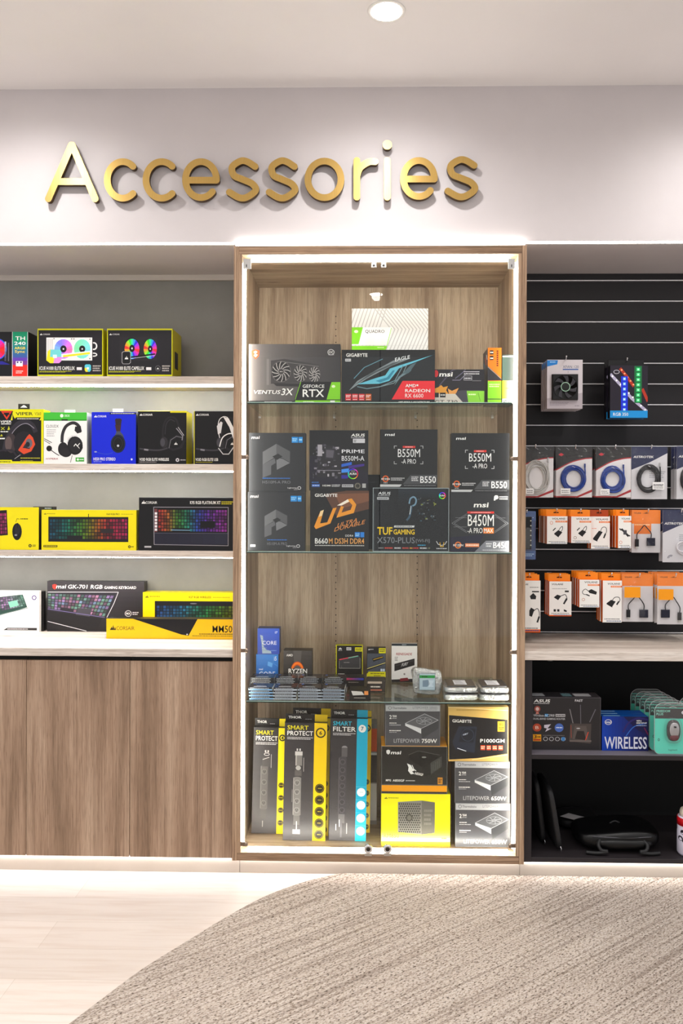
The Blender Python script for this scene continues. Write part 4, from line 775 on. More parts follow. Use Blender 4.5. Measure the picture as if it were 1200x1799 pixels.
a += P([(557, 779), (598, 785), (598, 838), (557, 838)], '#2c2830')
for k in range(70):
    x, y = rnd.uniform(548, 595), rnd.uniform(779, 836); w_, h_ = rnd.uniform(1, 6), rnd.uniform(1, 5); a += R(x, y, min(x+w_, 599), y+h_, rnd.choice(['#8d8892', '#5a5660', '#3a3640', '#b8b4bc', '#1b1820', '#453f50', '#6b6672']))
a += P([(558, 781), (566, 781), (566, 801), (558, 801)], '#b0acb4')+P([(571, 787), (589, 788), (589, 806), (571, 806)], '#3a3640')+P([(573, 790), (587, 791), (585, 804), (573, 803)], '#6a6570')+L([(558, 826), (598, 826)], 1.2, '#8d8892')
a += P([(600, 815), (618, 811), (618, 816), (600, 820)], '#2f6fd0')+P([(600, 824), (614, 822), (612, 829), (600, 830)], '#4a9af0')+P([(612, 818), (640, 814), (640, 818), (612, 823)], '#4a2a90')+P([(600, 834), (616, 834), (610, 840), (600, 840)], '#3a2fa0')
a += T('PRIME', 600.5, 789.5, 640.5, 795.6, '#e9e9ee', b=.02)+T('B550M-A', 600.5, 800.6, 640, 809, '#e9e9ee')+O(620.4, 831.8, 9, 9, 1.4, 'wheel')+T('AURA', 614, 829.6, 627, 833.6, WHT, b=.03)+FP(617, 826, 624, 827.6, '#c9c9d0', 1)
a += FP(548, 845.6, 560, 848, '#4a8ad8', 1)+R(548, 849.6, 562, 854.6, '#3a6ab8')+FP(549, 851, 561, 853.6, '#c9dcf4', 1)+T('HDMI', 567, 850.8, 581, 853.8, WHT, b=.02)+FP(583, 850, 598, 854.6, '#c9c9cc', 2)+R(601, 850.2, 621, 855, '#c2c2c6')+FP(602, 851.4, 620, 854, '#4a4850', 1)+E(628.6, 852.6, 5.4, 5.4, '#77736a')+E(628.6, 852.6, 3.2, 3.2, '#3a3832')+R(636.6, 848.6, 643, 856, '#b5b5b5')
carton('mainboard_box', 'black and violet mainboard box with a colour ring, on top of the golden emblem box', (543.5, 756, 647, 861), Y+.004, .07, '#131018', a, H1['_f'][3]+.0003, group='mainboard boxes on the middle glass shelf')
a = R(655, 857, 789, 968, '#15171b')
for k in range(9): a += R(655, 866+k*6.5, rnd.uniform(668, 700), 869+k*6.5, '#20242a')
a += G(700, 858, 782, 890, '#27313c', '#171b20', 'v', 6)+P([(733, 874), (768, 874), (766, 918), (734, 922)], '#0c0d10')
for k in range(46):
    x, y = rnd.uniform(733, 764), rnd.uniform(874, 916); a += R(x, y, x+rnd.uniform(.8, 4), y+rnd.uniform(.8, 3), rnd.choice(['#5a5f64', '#3a3e42', '#7c8286', '#8d9448', '#2a2c2e', '#44606e']))
a += L(smooth([(719, 884), (721, 876), (727, 873), (731, 878), (729, 886), (722, 889)]), 2.6, '#7f9fb4')+L(smooth([(723, 888), (722, 897), (719, 908), (715, 913)]), 3.4, '#4a6478')+L([(722, 889), (720, 903)], 1, '#dbe6ee')
a += T('ASUS', 664, 864.2, 685.6, 869.2, '#d9dbde', sh=.15, b=.04)+FP(664, 870.2, 685, 872, '#b9bcc0', 1)+R(662.5, 873.4, 683, 877.8, '#c3c6ca')+FP(664, 874.4, 682, 876.8, '#4a4d52', 1)+O(777, 870.4, 6, 6, 1.6, 'wheel')+T('AURA', 772.6, 868.8, 781.4, 871.8, WHT, b=.03)
a += T('TUF', 663, 925.5, 689.6, 939, '#f0cf1c', b=.05)+P([(693, 922.6), (728.5, 922.6), (727.5, 926), (692, 926)], '#d8dadc')+FP(695, 923.2, 724, 925.4, '#3a3d40', 1)+T('GAMING', 691.4, 929.4, 728.6, 938.4, '#f0cf1c', b=.045)+T('X570-PLUS', 662.6, 943, 729, 953.6, '#8d9196', b=.01)+T('[WI-FI]', 731, 946.4, 755, 953, '#8d9196')+FP(734, 955.6, 748, 958, '#3fb0d8', 1)
for x, x2, c in ((665, 674, '#8a8d90'), (676, 691, '#d85a4a'), (693, 705, '#c9c9cc'), (707, 718, '#c9584a'), (720, 725, '#d8a23a'), (726, 736, '#c93a2a'), (738, 750, '#c9c9cc'), (752, 756, '#8a8d70')): a += FP(x, 960, x2, 964, c, 1)
a += L([(767, 950), (770, 955), (776, 957), (782, 955), (785, 950)], 1, '#d8d8da')+L([(773, 952), (774, 959), (779, 959), (780, 952)], 1.2, '#d8b43a')+FP(767, 961, 785, 964, '#c9c9cc', 1)+frame_edges(655, 857, 789, 968, '#a9b4b8', 1.1)+L([(658, 868), (658, 966)], .6, '#5d666b')
H2 = carton('mainboard_box', 'wide shrink wrapped black mainboard box with yellow lettering in the lower layer', (655, 857, 789, 968), Y-.004, .07, '#15171b', a, z+.0003, rough=.2, group='mainboard boxes on the middle glass shelf')
carton('mainboard_box', 'small black box standing behind the two layers between the second and third column', (640, 834, 690, 968), Y+.16, .10, '#0d0c0e', FP(642, 846, 660, 849, '#3a3a40', 1), z+.0003, group='mainboard boxes on the middle glass shelf')
def b550(x, y):
    a = R(x, y, x+102, y+105, '#1d1d20')+T('msi', x+8, y+7, x+25, y+11.6, '#f0f0f0', sh=.15, b=.05)+R(x+39.6, y+29.5, x+61.6, y+33.2, '#d63a34')+FP(x+44, y+30.4, x+57, y+32.4, '#f4c9c4', 1)+T('B550M', x+31, y+35, x+70, y+49.6, '#e9e9ea', b=0)+T('-A PRO', x+37.6, y+53, x+63, y+61.4, '#e9e9ea', b=0)
    for sx, sy in ((24.6, 29.6), (75, 29.6), (24.6, 61.6), (75, 61.6)):
        dx = 4.4 if sx < 50 else -4.4; dy = 4.4 if sy < 40 else -4.4; a += L([(x+sx+dx, y+sy), (x+sx, y+sy), (x+sx, y+sy+dy)], .9, '#c9c9cb')
    a += P([(x+40, y+98), (x+53.5, y+81.5), (x+102, y+81.5), (x+102, y+98)], '#55565a')+O(x+9.6, y+88.6, 5.6, 6, 2, '#e0702e')+T('RYZEN', x+2.4, y+87.4, x+17, y+90.4, WHT, b=.03)+FP(x+6, y+95, x+13, y+97, '#d0d0d0', 1)+FP(x+19, y+86, x+43, y+92, '#c6c6c8', 2)
    a += FP(x+55, y+84, x+67, y+93, '#d8d8da', 3)+T('B550', x+70.5, y+83.8, x+98, y+95.8, '#f2f2f3', b=.02)+P([(x, y+98.6), (x+38, y+98.6), (x+34.6, y+103), (x, y+103)], '#cfd0d2')+FP(x+42, y+99.4, x+98, y+101.4, '#8d8e92', 1)
    return a
carton('mainboard_box', 'black mainboard box with corner brackets, on top of the yellow lettered box', (668, 754.5, 768.5, 859), Y+.004, .07, '#1d1d20', b550(668, 754.5), H2['_f'][3]+.0003, side='#2b2b2e', group='mainboard boxes on the middle glass shelf')
a = R(791, 864, 895, 968, '#333438')+T('msi', 832, 882.6, 857.6, 891, WHT, sh=.15, b=.05)+P([(868, 872), (870, 870), (873.6, 870), (875.4, 872), (875.4, 875), (873, 877), (870.6, 877), (870, 879), (867.4, 879)], WHT)+FP(877, 871, 892, 878, '#d8d8da', 2)+R(821, 898, 868, 901.6, '#d83a34')+FP(827, 899, 862, 900.8, '#f4c9c4', 1)
a += T('B450M', 822, 903.4, 867.6, 923.4, WHT, b=0)+T('-A PRO', 821.6, 926.6, 848, 935.6, WHT, b=0)+R(849.4, 926, 867.6, 936, '#f0913a')+T('MAX', 850.6, 927.6, 866.4, 934.6, WHT, b=.02)
for s_ in (0, 4): a += L([(820, 902+s_*.6), (794+s_, 918.5), (820, 935-s_*.6)], .6, '#8f9094')+L([(869, 902+s_*.6), (893-s_, 918.5), (869, 935-s_*.6)], .6, '#8f9094')
a += L([(800, 909), (820, 909)], .5, '#8f9094')+L([(797, 925), (820, 925)], .5, '#8f9094')+L([(869, 909), (888, 909)], .5, '#8f9094')
a += P([(791, 943), (850, 938), (836, 968), (791, 968)], '#27263f')+P([(834, 968), (854, 948.6), (895, 948.6), (895, 968)], '#8a8c94')+O(805, 956.4, 6, 6, 2.2, '#e0863e')+T('RYZEN', 796.6, 955, 814, 958.4, WHT, b=.03)+R(817.6, 953.4, 842, 959.6, '#eb9a6a')+FP(819, 954.6, 841, 958.4, '#fbe6d8', 1)+FP(854, 952, 864, 960, '#dcdde2', 2)+T('B450', 866.6, 951, 892.6, 961.4, '#f4f4f6', b=.02)+FP(848, 963.6, 892, 966, '#c9cad0', 1)
H3 = carton('mainboard_box', 'dark mainboard box with thin diamond lines, bottom of the right column', (791, 864.5, 894.5, 968), Y, .07, '#333438', a, z+.0003, side='#26262a', group='mainboard boxes on the middle glass shelf')
carton('mainboard_box', 'black mainboard box with corner brackets, topmost of the right column', (793, 761, 895, 863.5), Y+.004, .07, '#26262a', b550(793, 761), H3['_f'][3]+.0003, side='#26262a', group='mainboard boxes on the middle glass shelf')

# ------------------------------------------------------------------ lower glass shelf: processors, memory, drives
def on(px, py, z):
    """photo pixel that rests on a level surface of height z -> X, Y"""
    d = FW + RT*((px-600-SX)/F_PX) - UP*((py-899.5-SY)/F_PX); t = (z-CAM_H)/d.z
    return d.x*t, d.y*t-CAM_D
z = GS[2]
CP, RM, SD, HD = 'processor boxes on the lower glass shelf', 'memory boxes on the lower glass shelf', 'small drive boxes piled on the lower glass shelf', 'drives in silver bags on the lower glass shelf'
a = G(450, 1149.5, 489, 1188, '#2f8fe0', '#1c6ec0', 'v', 6)+T('intel', 455, 1166, 462, 1168.4, '#e6f2fc', b=.02)+T('CORE', 455, 1170, 483.6, 1177, '#f2f8fe')+T('i5', 481.6, 1152, 486, 1157, '#e6f2fc', b=.02)+P([(471, 1158), (479, 1160), (478, 1165), (470, 1163)], '#6ab4ee')+L([(480, 1150), (480, 1160), (489, 1164)], .5, '#5aa4e4')
I5 = carton('processor_box', 'light blue processor box underneath the darker blue one', (450, 1149.5, 489, 1186), .36, .075, '#1f74c6', a, z+.0003, side='#0d3c86', group=CP)
a = G(452.5, 1104, 491, 1149, '#1f5fd0', '#1650b8', 'v', 6)+T('CORE', 461, 1126, 486, 1132.6, '#f2f6fe')+T('i7', 483, 1109, 487.6, 1113, '#e6effc', b=.03)+P([(457, 1115.5), (461.6, 1117), (463.5, 1136), (468, 1141.5), (476, 1143.5), (477, 1148), (461, 1148), (459.6, 1131)], '#a9bfd0')
for k in range(6): a += L([(458+k*.5, 1119+k*4.6), (463+k*1.4, 1120+k*4.6)], .6, '#7f98b0')
a += FP(476, 1142, 486, 1144, '#8ab0e8', 1)
carton('processor_box', 'deep blue processor box with a silver strip, topmost at the left of the lower shelf', (452.5, 1104, 491, 1149.3), .362, .075, '#1a57c4', a, I5['_f'][3]+.0003, side='#0c2f78', group=CP)
a = G(498, 1143, 548, 1190, '#5a5654', '#33312f', 'v', 8)+P([(515, 1143), (530, 1143), (527, 1170), (518, 1170)], '#6a6664')+T('AMD', 503, 1147.4, 514.5, 1150.4, WHT, b=.05)+O(522.5, 1169, 11.6, 12, 4.5, '#e2641e')+O(522.5, 1169, 10.6, 11, 2.2, '#f0902e', 190, 340)+R(505, 1165.6, 541, 1172.6, '#45423f')+T('RYZEN', 507, 1166, 539.6, 1171.8, WHT, b=.03)
carton('processor_box', 'dark grey processor box with an orange ring', (498, 1143, 548, 1188), .34, .08, '#45423f', a, z+.0003, side='#2c2927', group=CP)
def ssd(px, Y, zb, lab, tint, k):
    x0, x1 = px; W_ = x1-x0; yy0, yy1 = 0, 10
    a = R(x0, 0, x1, 10, '#22242a')+R(x0, 5.8, x1, 10, tint)+FP(x0+3, 1.6, x1-6, 4.4, '#c8ccd4', 1)+FP(x0+2, 7, x1-8, 9.0, '#5a606c' if tint != '#22242a' else '#dfe2e8', 1)
    X0 = at(x0, 1220, Y)[0]; X1 = at(x1, 1220, Y)[0]; h = .0142; mb = MB(); r_ = random.Random(k)
    mb.box(X0, X1, Y, Y+.095, zb, zb+h, mat('#1d1e22', .3), side=mat('#e9eaec', .35) if r_.random() < .75 else mat('#26272c', .3), top=mat('#2c2d33', .25), ch=.0006)
    apply_art(mb, a, (x0, 0, x1, 10), (X0, X1, zb, zb+h), Y)
    for u0, u1, v0, v1, c in ((.2, .75, .12, .2, '#c9ccd2'), (.3, .7, .3, .36, '#8a8f98'), (.1, .2, .7, .85, '#3a6ab8')):
        mb.face([(X0+(X1-X0)*u0, Y+.095*v0, zb+h+1e-4), (X0+(X1-X0)*u1, Y+.095*v0, zb+h+1e-4), (X0+(X1-X0)*u1, Y+.095*v1, zb+h+1e-4), (X0+(X1-X0)*u0, Y+.095*v1, zb+h+1e-4)], mat(c))
    o = mb.build('drive_box', loc=((X0+X1)/2, Y+.0475, zb)); tag(o, lab, 'box', SD); o.rotation_euler.z = r_.uniform(-.05, .05); return h
cols = [((437, 479), '#9cc8ee', 'leftmost'), ((480.5, 521), '#cfd8e2', 'second from the left'), ((523, 564), '#c2cdd8', 'third from the left'), ((565.5, 606), '#aebccb', 'fourth from the left')]
lev = ['bottom box', 'second box up', 'third box up', 'top box', 'very top box']; k = 0
for (cx, tint, cn) in cols:
    for row, (Y, n, sh) in enumerate(((.05, 4, 0), (.20, 5, 2))):
        zz = z+.0003
        for i in range(n):
            k += 1; j = rnd.uniform(-.8, .8)
            lb = '%s of the %s pile of small drive boxes, %s' % (('bottom', 'second from bottom', 'third from bottom', 'fourth from bottom' if n == 5 else 'top', 'top')[i], cn, 'front row' if row == 0 else 'back row')
            zz += ssd((cx[0]+sh+j, cx[1]+sh+j), Y, zz, lb, tint if row == 0 else '#22242a', k)+.0002
a = R(613, 1213, 652, 1231, '#1b191a')+P([(617, 1214), (636, 1215), (640, 1221), (620, 1222)], '#d8d6d2')+R(640, 1214, 647, 1221, '#e8a060')+R(614, 1224, 651, 1229, '#2c2826')+FP(622, 1225.6, 642, 1227.4, '#c9c4bc', 1)
carton('drive_box', 'small dark box with a white shape and an orange corner beside the piles', (614, 1213.5, 651, 1231), .045, .10, '#1b191a', a, z+.0003, group=SD)
a = R(607, 1190, 640, 1207, '#2a2526')+G(608, 1191, 639, 1194.5, '#e0406a', '#3a5ad0', 'h', 8)+FP(612, 1197, 630, 1199.5, '#9a9088', 1)
carton('drive_box', 'small black box with a pink to blue edge behind the drive piles', (607, 1190, 640, 1206), .33, .08, '#2a2526', a, z+.0003, group=SD)
a = R(645, 1196, 672, 1214, '#3b3532')+R(646, 1197, 671, 1200, '#c8b8a8')+FP(648, 1203, 668, 1206, '#e8e0d8', 1)+R(646, 1208, 671, 1210, '#c07860')
carton('memory_box', 'low brown and silver memory box lying in front of the yellow banded one', (645, 1196, 677, 1212), .22, .10, '#4a423e', a, z+.0003, group=RM)
a = R(590, 1133, 637.5, 1194, '#d6d01a')+R(591.8, 1134, 636, 1193.4, '#232224')+SAIL(594.6, 1136.6, 600.6, 1140.6, WHT)+FP(594, 1141.6, 601, 1143.4, '#c9c7c4', 1)+R(608.6, 1137, 617, 1142, '#d9d9da')+FP(609.4, 1138, 616.4, 1141, '#6a6a6e', 2)+R(623.6, 1137, 636, 1144, '#e2dc1a')+FP(625, 1138.4, 635, 1142.6, '#6a6610', 2)
a += P([(595.6, 1159), (597, 1157), (626, 1151.6), (632, 1152), (633, 1155), (633, 1173), (596, 1173)], '#4b4a4e')+L([(596.4, 1158), (628, 1151.6)], 1.6, '#e25a6a')+L([(612, 1155), (629, 1151.6)], 1.4, '#7fd0b8')+L([(596, 1160), (596, 1172.4), (632.6, 1172.4), (632.6, 1155)], .7, '#a9a6a0')+L([(600, 1168), (600, 1172)], .5, '#8a8780')+FP(604, 1162, 614, 1163.6, '#a9a6a8', 1)
a += FP(594, 1181, 606, 1183, '#c9c7c4', 1)+T('VENGEANCE', 594, 1184.6, 621, 1187.6, '#e2dc1a', b=.04)+T('RGB PRO', 622.6, 1184.6, 635, 1187.6, '#d9d9da', b=.02)
carton('memory_box', 'black memory box with yellow edges and a grey heat spreader picture', (590, 1133, 637.5, 1194), .47, .03, '#232224', a, z+.0003, side='#a9a410', group=RM)
a = R(644.5, 1137.5, 677.5, 1192, '#2b2a2d')+SAIL(646.6, 1139, 650, 1141.6, WHT)+FP(650, 1139.4, 656, 1141.6, '#c9c7c8', 1)+R(665.6, 1138.4, 677.5, 1146.6, '#e2dc1a')+FP(667, 1140, 676, 1145, '#6a6610', 2)+R(645.4, 1147, 677, 1176, '#5a606c')+P([(654, 1155), (672, 1150.6), (674, 1154), (656, 1160)], '#1d1c1e')+L([(656, 1156.6), (672, 1152.4)], 1, '#d8b43a')+P([(645.4, 1170), (677, 1160), (677, 1163), (645.4, 1174)], '#1d1c1e')+L([(645.4, 1171), (677, 1161.4)], 1, '#e0d690')+R(668.6, 1171, 672, 1175, '#c9d6e8')+R(672.8, 1171, 676, 1175, '#c9d6e8')
a += P([(644.5, 1179), (648, 1175.6), (677.5, 1175.6), (677.5, 1184.6), (644.5, 1184.6)], '#e2dc1a')+FP(651, 1177.4, 675, 1179.6, '#5a5610', 1)+FP(657, 1181, 669, 1183, '#5a5610', 1)
carton('memory_box', 'smaller memory box with a yellow band near its foot', (644.5, 1137.5, 677.5, 1192), .45, .03, '#2b2a2d', a, z+.0003, side='#1b1a1c', group=RM)
a = R(688, 1131, 733, 1193, '#efecea')+R(688, 1131, 733, 1134.4, '#2c3a44')+FP(706, 1131.8, 714, 1133.6, '#c9d0d4', 1)+T('RENEGADE', 696, 1145.6, 723.6, 1149.6, '#b3202e', sh=.1, b=.03)+FP(693.6, 1151.6, 699, 1159, '#a09a98', 3)+P([(693, 1163.6), (728.4, 1154.6), (728.4, 1165.6), (693, 1175.6)], '#2b282a')+L([(695, 1166.6), (727, 1158)], .8, '#5a5658')+T('FURY', 705, 1162.6, 716, 1168, '#d8d4d4', sh=.3, b=.04, rise=2.4)+E(710.6, 1180, 1.6, 1.6, '#9a8f8c')+P([(688, 1189), (733, 1187), (733, 1193), (688, 1193)], '#2a2628')+P([(703, 1187), (716, 1185.6), (719, 1190), (703, 1192)], '#8d2a36')
carton('memory_box', 'white memory box with a dark top edge and a slanted black module', (688, 1131, 733, 1193), .455, .035, '#efecea', a, z+.0003, side='#c9c4c0', group=RM)
M_SILV = None
def silver(name, scale=55, base='#c2c6c9', rough=.13):
    mt, nt, b = nodes(name); v = mapping(nt, (1, 1, 1)); n = N(nt, 'ShaderNodeTexNoise', Scale=scale, Detail=4.0, Distortion=2.0); nt.links.new(v, n.inputs['Vector'])
    b.inputs['Base Color'].default_value = (*rgb(base), 1); b.inputs['Metallic'].default_value = .9; b.inputs['Roughness'].default_value = rough
    bp = N(nt, 'ShaderNodeBump', Strength=1.0, Distance=.012); nt.links.new(n.outputs[0], bp.inputs['Height']); nt.links.new(bp.outputs[0], b.inputs['Normal']); return mt
M_SILV = silver('antistatic_silver')
def crumple(seed, amp):
    r_ = random.Random(seed); ws = [(r_.uniform(40, 130), r_.uniform(0, 6), r_.uniform(0, 2*PI), r_.uniform(0, PI)) for _ in range(9)]
    def f(p):
        s_ = sum(math.sin(a*(p.x*math.cos(c)+p.y*math.sin(c)*math.cos(d)+p.z*math.sin(d))+b_) for a, b_, c, d in ws)/3
        n = Vector((p.x, p.y, p.z)); n.normalize(); return p+n*amp*s_
    return f
def hdd(px0, px1, Y, zb, lab, seed):
    X0, X1 = at(px0, 1215, Y)[0], at(px1, 1215, Y)[0]; cx = (X0+X1)/2; h = .032; dp = .19
    t = empty('bagged_hard_drive', (cx, Y+dp/2, zb), lab, 'hard drive', HD)
    b = MB(); b.blob((cx, Y+dp/2, zb+h*.46), ((X1-X0)/2, dp/2, h*.44), M_SILV, 7, 44, 12, crumple(seed, .0022)); b.build('silver_bag', t)
    b = MB(); b.box(X0+.014, X1-.014, Y+.02, Y+dp-.015, zb+.005, zb+h, mat('#4a4a4d', .25, .6), ch=.002)
    b.face([(cx-.03, Y+.05, zb+h+2e-4), (cx+.03, Y+.05, zb+h+2e-4), (cx+.03, Y+.15, zb+h+2e-4), (cx-.03, Y+.15, zb+h+2e-4)], mat('#dcdce2', .4))
    for q in range(4): b.face([(cx-.024, Y+.06+q*.022, zb+h+3e-4), (cx+.02-q*.004, Y+.06+q*.022, zb+h+3e-4), (cx+.02-q*.004, Y+.068+q*.022, zb+h+3e-4), (cx-.024, Y+.068+q*.022, zb+h+3e-4)], mat('#8a8a94'))
    b.build('drive', t); return h
for px0, px1, nm in ((781, 841, 'left'), (842, 896, 'right')):
    zz = z+.0004
    for i in range(2): zz += hdd(px0+i*.8, px1+i*.6, .05+i*.012, zz, '%s silver bagged hard drive of the %s hand pile by the cabinet corner' % ('lower' if i == 0 else 'upper', nm), 11+i+px0)+.0006
# upright silver bag with a green labelled drive in it
X0, Z1 = at(726, 1175, .14); X1, _ = at(775, 1175, .14); cx = (X0+X1)/2
t = empty('bagged_hard_drive', (cx, .17, z), 'upright crumpled silver bag with a green and pale blue label', 'hard drive', HD)
b = MB(); b.blob((cx, .17, z+(Z1-z)/2), ((X1-X0)/2, .028, (Z1-z)/2-.003), M_SILV, 8, 48, 34, crumple(77, .0075)); b.build('silver_bag', t)
b = MB(); lx0, lx1 = cx-.040, cx+.040; lz0, lz1 = z+.030, Z1-.02; b.box(lx0, lx1, .132, .150, lz0, lz1, mat('#7c8288', .3, .4), ch=.003)
a = R(0, 0, 40, 50, '#b4c6d2')+R(0, 4, 40, 13, '#2f9a52')+FP(6, 6, 20, 11, '#16241a', 1)+P([(8, 20), (22, 18), (28, 30), (20, 40), (8, 40)], '#8296a8')+FP(24, 20, 37, 40, '#dce6ee', 5)
apply_art(b, a, (0, 0, 40, 50), (lx0+.003, lx1-.003, lz0+.003, lz1-.003), .132); b.build('drive', t)

# ------------------------------------------------------------------ cabinet floor: surge protector boxes and power supply boxes
z = ZBI; TH = 'surge protector boxes on the cabinet floor'; PS = 'power supply boxes on the right of the cabinet floor'
def socket_strip(x, y0, y1, w_, n, c, c2):
    a = R(x-w_/2, y0, x+w_/2, y1, c)+E(x, y0, w_/2, 2.4, c)+E(x, y1, w_/2, 2.4, c)+L([(x-w_/2+.8, y0), (x-w_/2+.8, y1)], .8, c2)
    for k in range(n):
        yy = y0+(y1-y0)*(k+.5)/n; a += O(x, yy, w_*.34, w_*.34, .6, c2)+L([(x-2, yy-1.6), (x-1, yy+.4)], .8, '#2c2b2d')+L([(x+2, yy-1.6), (x+1, yy+.4)], .8, '#2c2b2d')+L([(x, yy+1), (x, yy+2.8)], .8, '#2c2b2d')
    return a
def thor(x0, x1, xs, y0, y1, yh, ry, Y, lab, title, num, band, bandtxt, strip, base='#3d3b3e', dark='#1f1d20', small='#1f1d20'):
    a = G(x0, y0, xs, y1, base, lerpc(base, '#8a888a', .45), 'v', 12)+R(xs, y0, x1, y1, band)+R(x0, y0, xs, y0+1, '#2a282a')
    w_ = xs-x0
    a += T('SMART', x0+w_*.09, y0+5, x0+w_*.80, y0+12.6, bandtxt, b=.02)+T(title, x0+w_*.09, y0+14.6, x0+w_*.96, y0+22.6, WHT, b=.02)+FP(x0+w_*.09, y0+25, x0+w_*.96, y0+30, '#c9c7c8', 2)
    a += strip
    xb = (xs+x1)/2; rr = (x1-xs)*.33
    a += (E(xb, y0+17, rr+.4, rr+.4, WHT) if num == '7' else O(xb, y0+17, rr+1.4, rr+1.4, 2.2, '#2a2418'))+T(num, xb-2.4, y0+13.6, xb+2.4, y0+20.4, '#1a8098' if num == '7' else '#2a2418', b=.04)
    for k in range(5 if num == '6' else 4):
        yy = y0+(y1-y0)*((.555+.098*k) if num == '6' else (.54+.118*k) if num == '4' else (.60+.106*k))
        if num == '7': a += E(xb, yy, rr*1.2, rr*1.2, '#f2f8fa')+FP(xb-3, yy-1, xb+3, yy+1, '#b8d8e0', 1)+L([(xs, yy-rr*1.5), (x1, yy-rr*1.5)], .4, '#8fdcea')
        else: a += E(xb, yy, rr*1.1, rr*1.1, '#33301c')+O(xb, yy, rr*.92, rr*.92, .5, '#b8a820')+FP(xb-3, yy-1, xb+3.4, yy+1, '#c9b82a', 1)
    o = carton('surge_protector_box', lab, (x0, y0, x1, y1), Y, .045, base, a, z+.0003, side='#2a2829', ry=ry, group=TH)
    f = o['_f']; h = (y0-yh)/375*.97
    m_ = MB(); m_.box(f[0]+.001, f[1]-.001, Y+.028, Y+.032, f[3]-.01, f[3]+h, mat(dark, .35), ch=.0006)
    aa = R(0, 0, 74, 14, dark)+R(74*(w_/(x1-x0)), 0, 74, 14, band)+T('THOR', 5, 4, 28, 9, WHT, b=.05)+FP(35, 9, 46, 10.4, '#c9c7c8', 1)
    apply_art(m_, aa, (0, 0, 74, 14), (f[0]+.001, f[1]-.001, f[3], f[3]+h), Y+.028); m_.build('hang_flap', o); o.location.z += abs(math.sin(ry))*(f[1]-f[0])/2+.0004
    return o
st4 = R(462, 1318, 464.6, 1322, '#c9c7c4')+R(466.6, 1318, 469.2, 1322, '#c9c7c4')+O(465.6, 1325, 5, 2.6, 1, '#d0cecc')+socket_strip(462, 1346, 1418, 13, 4, '#6a6867', '#8a8886')+R(458, 1330, 472, 1346, '#55535400'[:7])+L([(459, 1334), (470, 1330)], 1, '#c9c7c4')+L([(473.6, 1325), (473.6, 1348)], .7, '#c9c7c4')+R(457, 1420, 467, 1436, '#5f5d5c')+L([(461, 1440), (461, 1450)], 1.4, '#a9a7a4')
thor(441.8, 499, 485.5, 1279, 1461.5, 1264, .022, .222, 'leftmost surge protector box with a yellow band and the figure 4', 'PROTECT', '4', '#f0de06', '#e6dc1e', st4)
thor(510, 577, 560, 1262, 1470, 1246, .016, .205, 'yellow banded surge protector box hidden behind the one with the figure 6', 'PROTECT', '6', '#f2d205', '#e6dc1e', [])
st6 = R(518.6, 1316, 521, 1320, '#d9d7d6')+R(523.4, 1316, 525.8, 1320, '#d9d7d6')+R(516, 1321, 529, 1328, '#c9c7c6')+R(517, 1328, 528.6, 1346, '#8a8887')+R(517, 1328, 519, 1346, '#b4b2b0')+E(522, 1350, 4.6, 4, '#b8b6b4')+R(516, 1354, 528, 1364, '#6a6867')+L([(531.4, 1332), (531.4, 1356)], .7, '#c9c7c4')+socket_strip(520.5, 1368, 1432, 14, 4, '#8a8886', '#b4b2b0')+R(515, 1434, 526, 1450, '#7a7877')+L([(520.6, 1444), (520.6, 1458)], 1.6, '#d0cecc')+L([(512, 1388), (512, 1410)], .6, '#a9a7a4')+R(514, 1458, 527, 1466, '#c9c7c6')
thor(497, 571.5, 549, 1270.5, 1477, 1257, .0155, .144, 'surge protector box with a yellow band and the figure 6 in front', 'PROTECT', '6', '#f2d205', '#e6dc1e', st6)
thor(598, 650, 636, 1262, 1462, 1250, .012, .25, 'yellow banded surge protector box peeping out behind the turquoise one', 'PROTECT', '6', '#f2d205', '#e6dc1e', [])
st7 = E(603, 1314, 5, 3.4, '#9a989a')+R(598, 1314, 608, 1330, '#6c6a6c')+socket_strip(600, 1332, 1430, 14, 7, '#565458', '#77757a')+R(594, 1430, 605, 1446, '#7a787a')+L([(590, 1448), (590, 1458)], 1.6, '#c9c7c8')+L([(599, 1444), (599, 1470)], 3, '#77757a')+L([(609, 1446), (609, 1464)], 1.6, '#a9a7a8')+L([(596, 1440), (596, 1452)], 1.4, '#d9d7d8')
thor(578, 643, 624, 1263, 1476.5, 1249, .014, .147, 'tall surge protector box with a turquoise band and the figure 7', 'FILTER', '7', '#0fb6d6', '#39c3dc', st7, dark='#1b191c')
a = R(636, 1272, 664, 1470, '#8b8784')+R(646, 1280, 664, 1320, '#e2641a')+R(646, 1322, 664, 1326, '#e6e3e0')+R(646, 1326, 664, 1374, '#3b3634')+R(646, 1376, 664, 1440, '#b8b4b0')
carton('accessory_box', 'orange and grey box standing at the back between the turquoise box and the power supplies', (636, 1272, 662, 1447), .36, .10, '#8b8784', a, z+.0003, group=None)
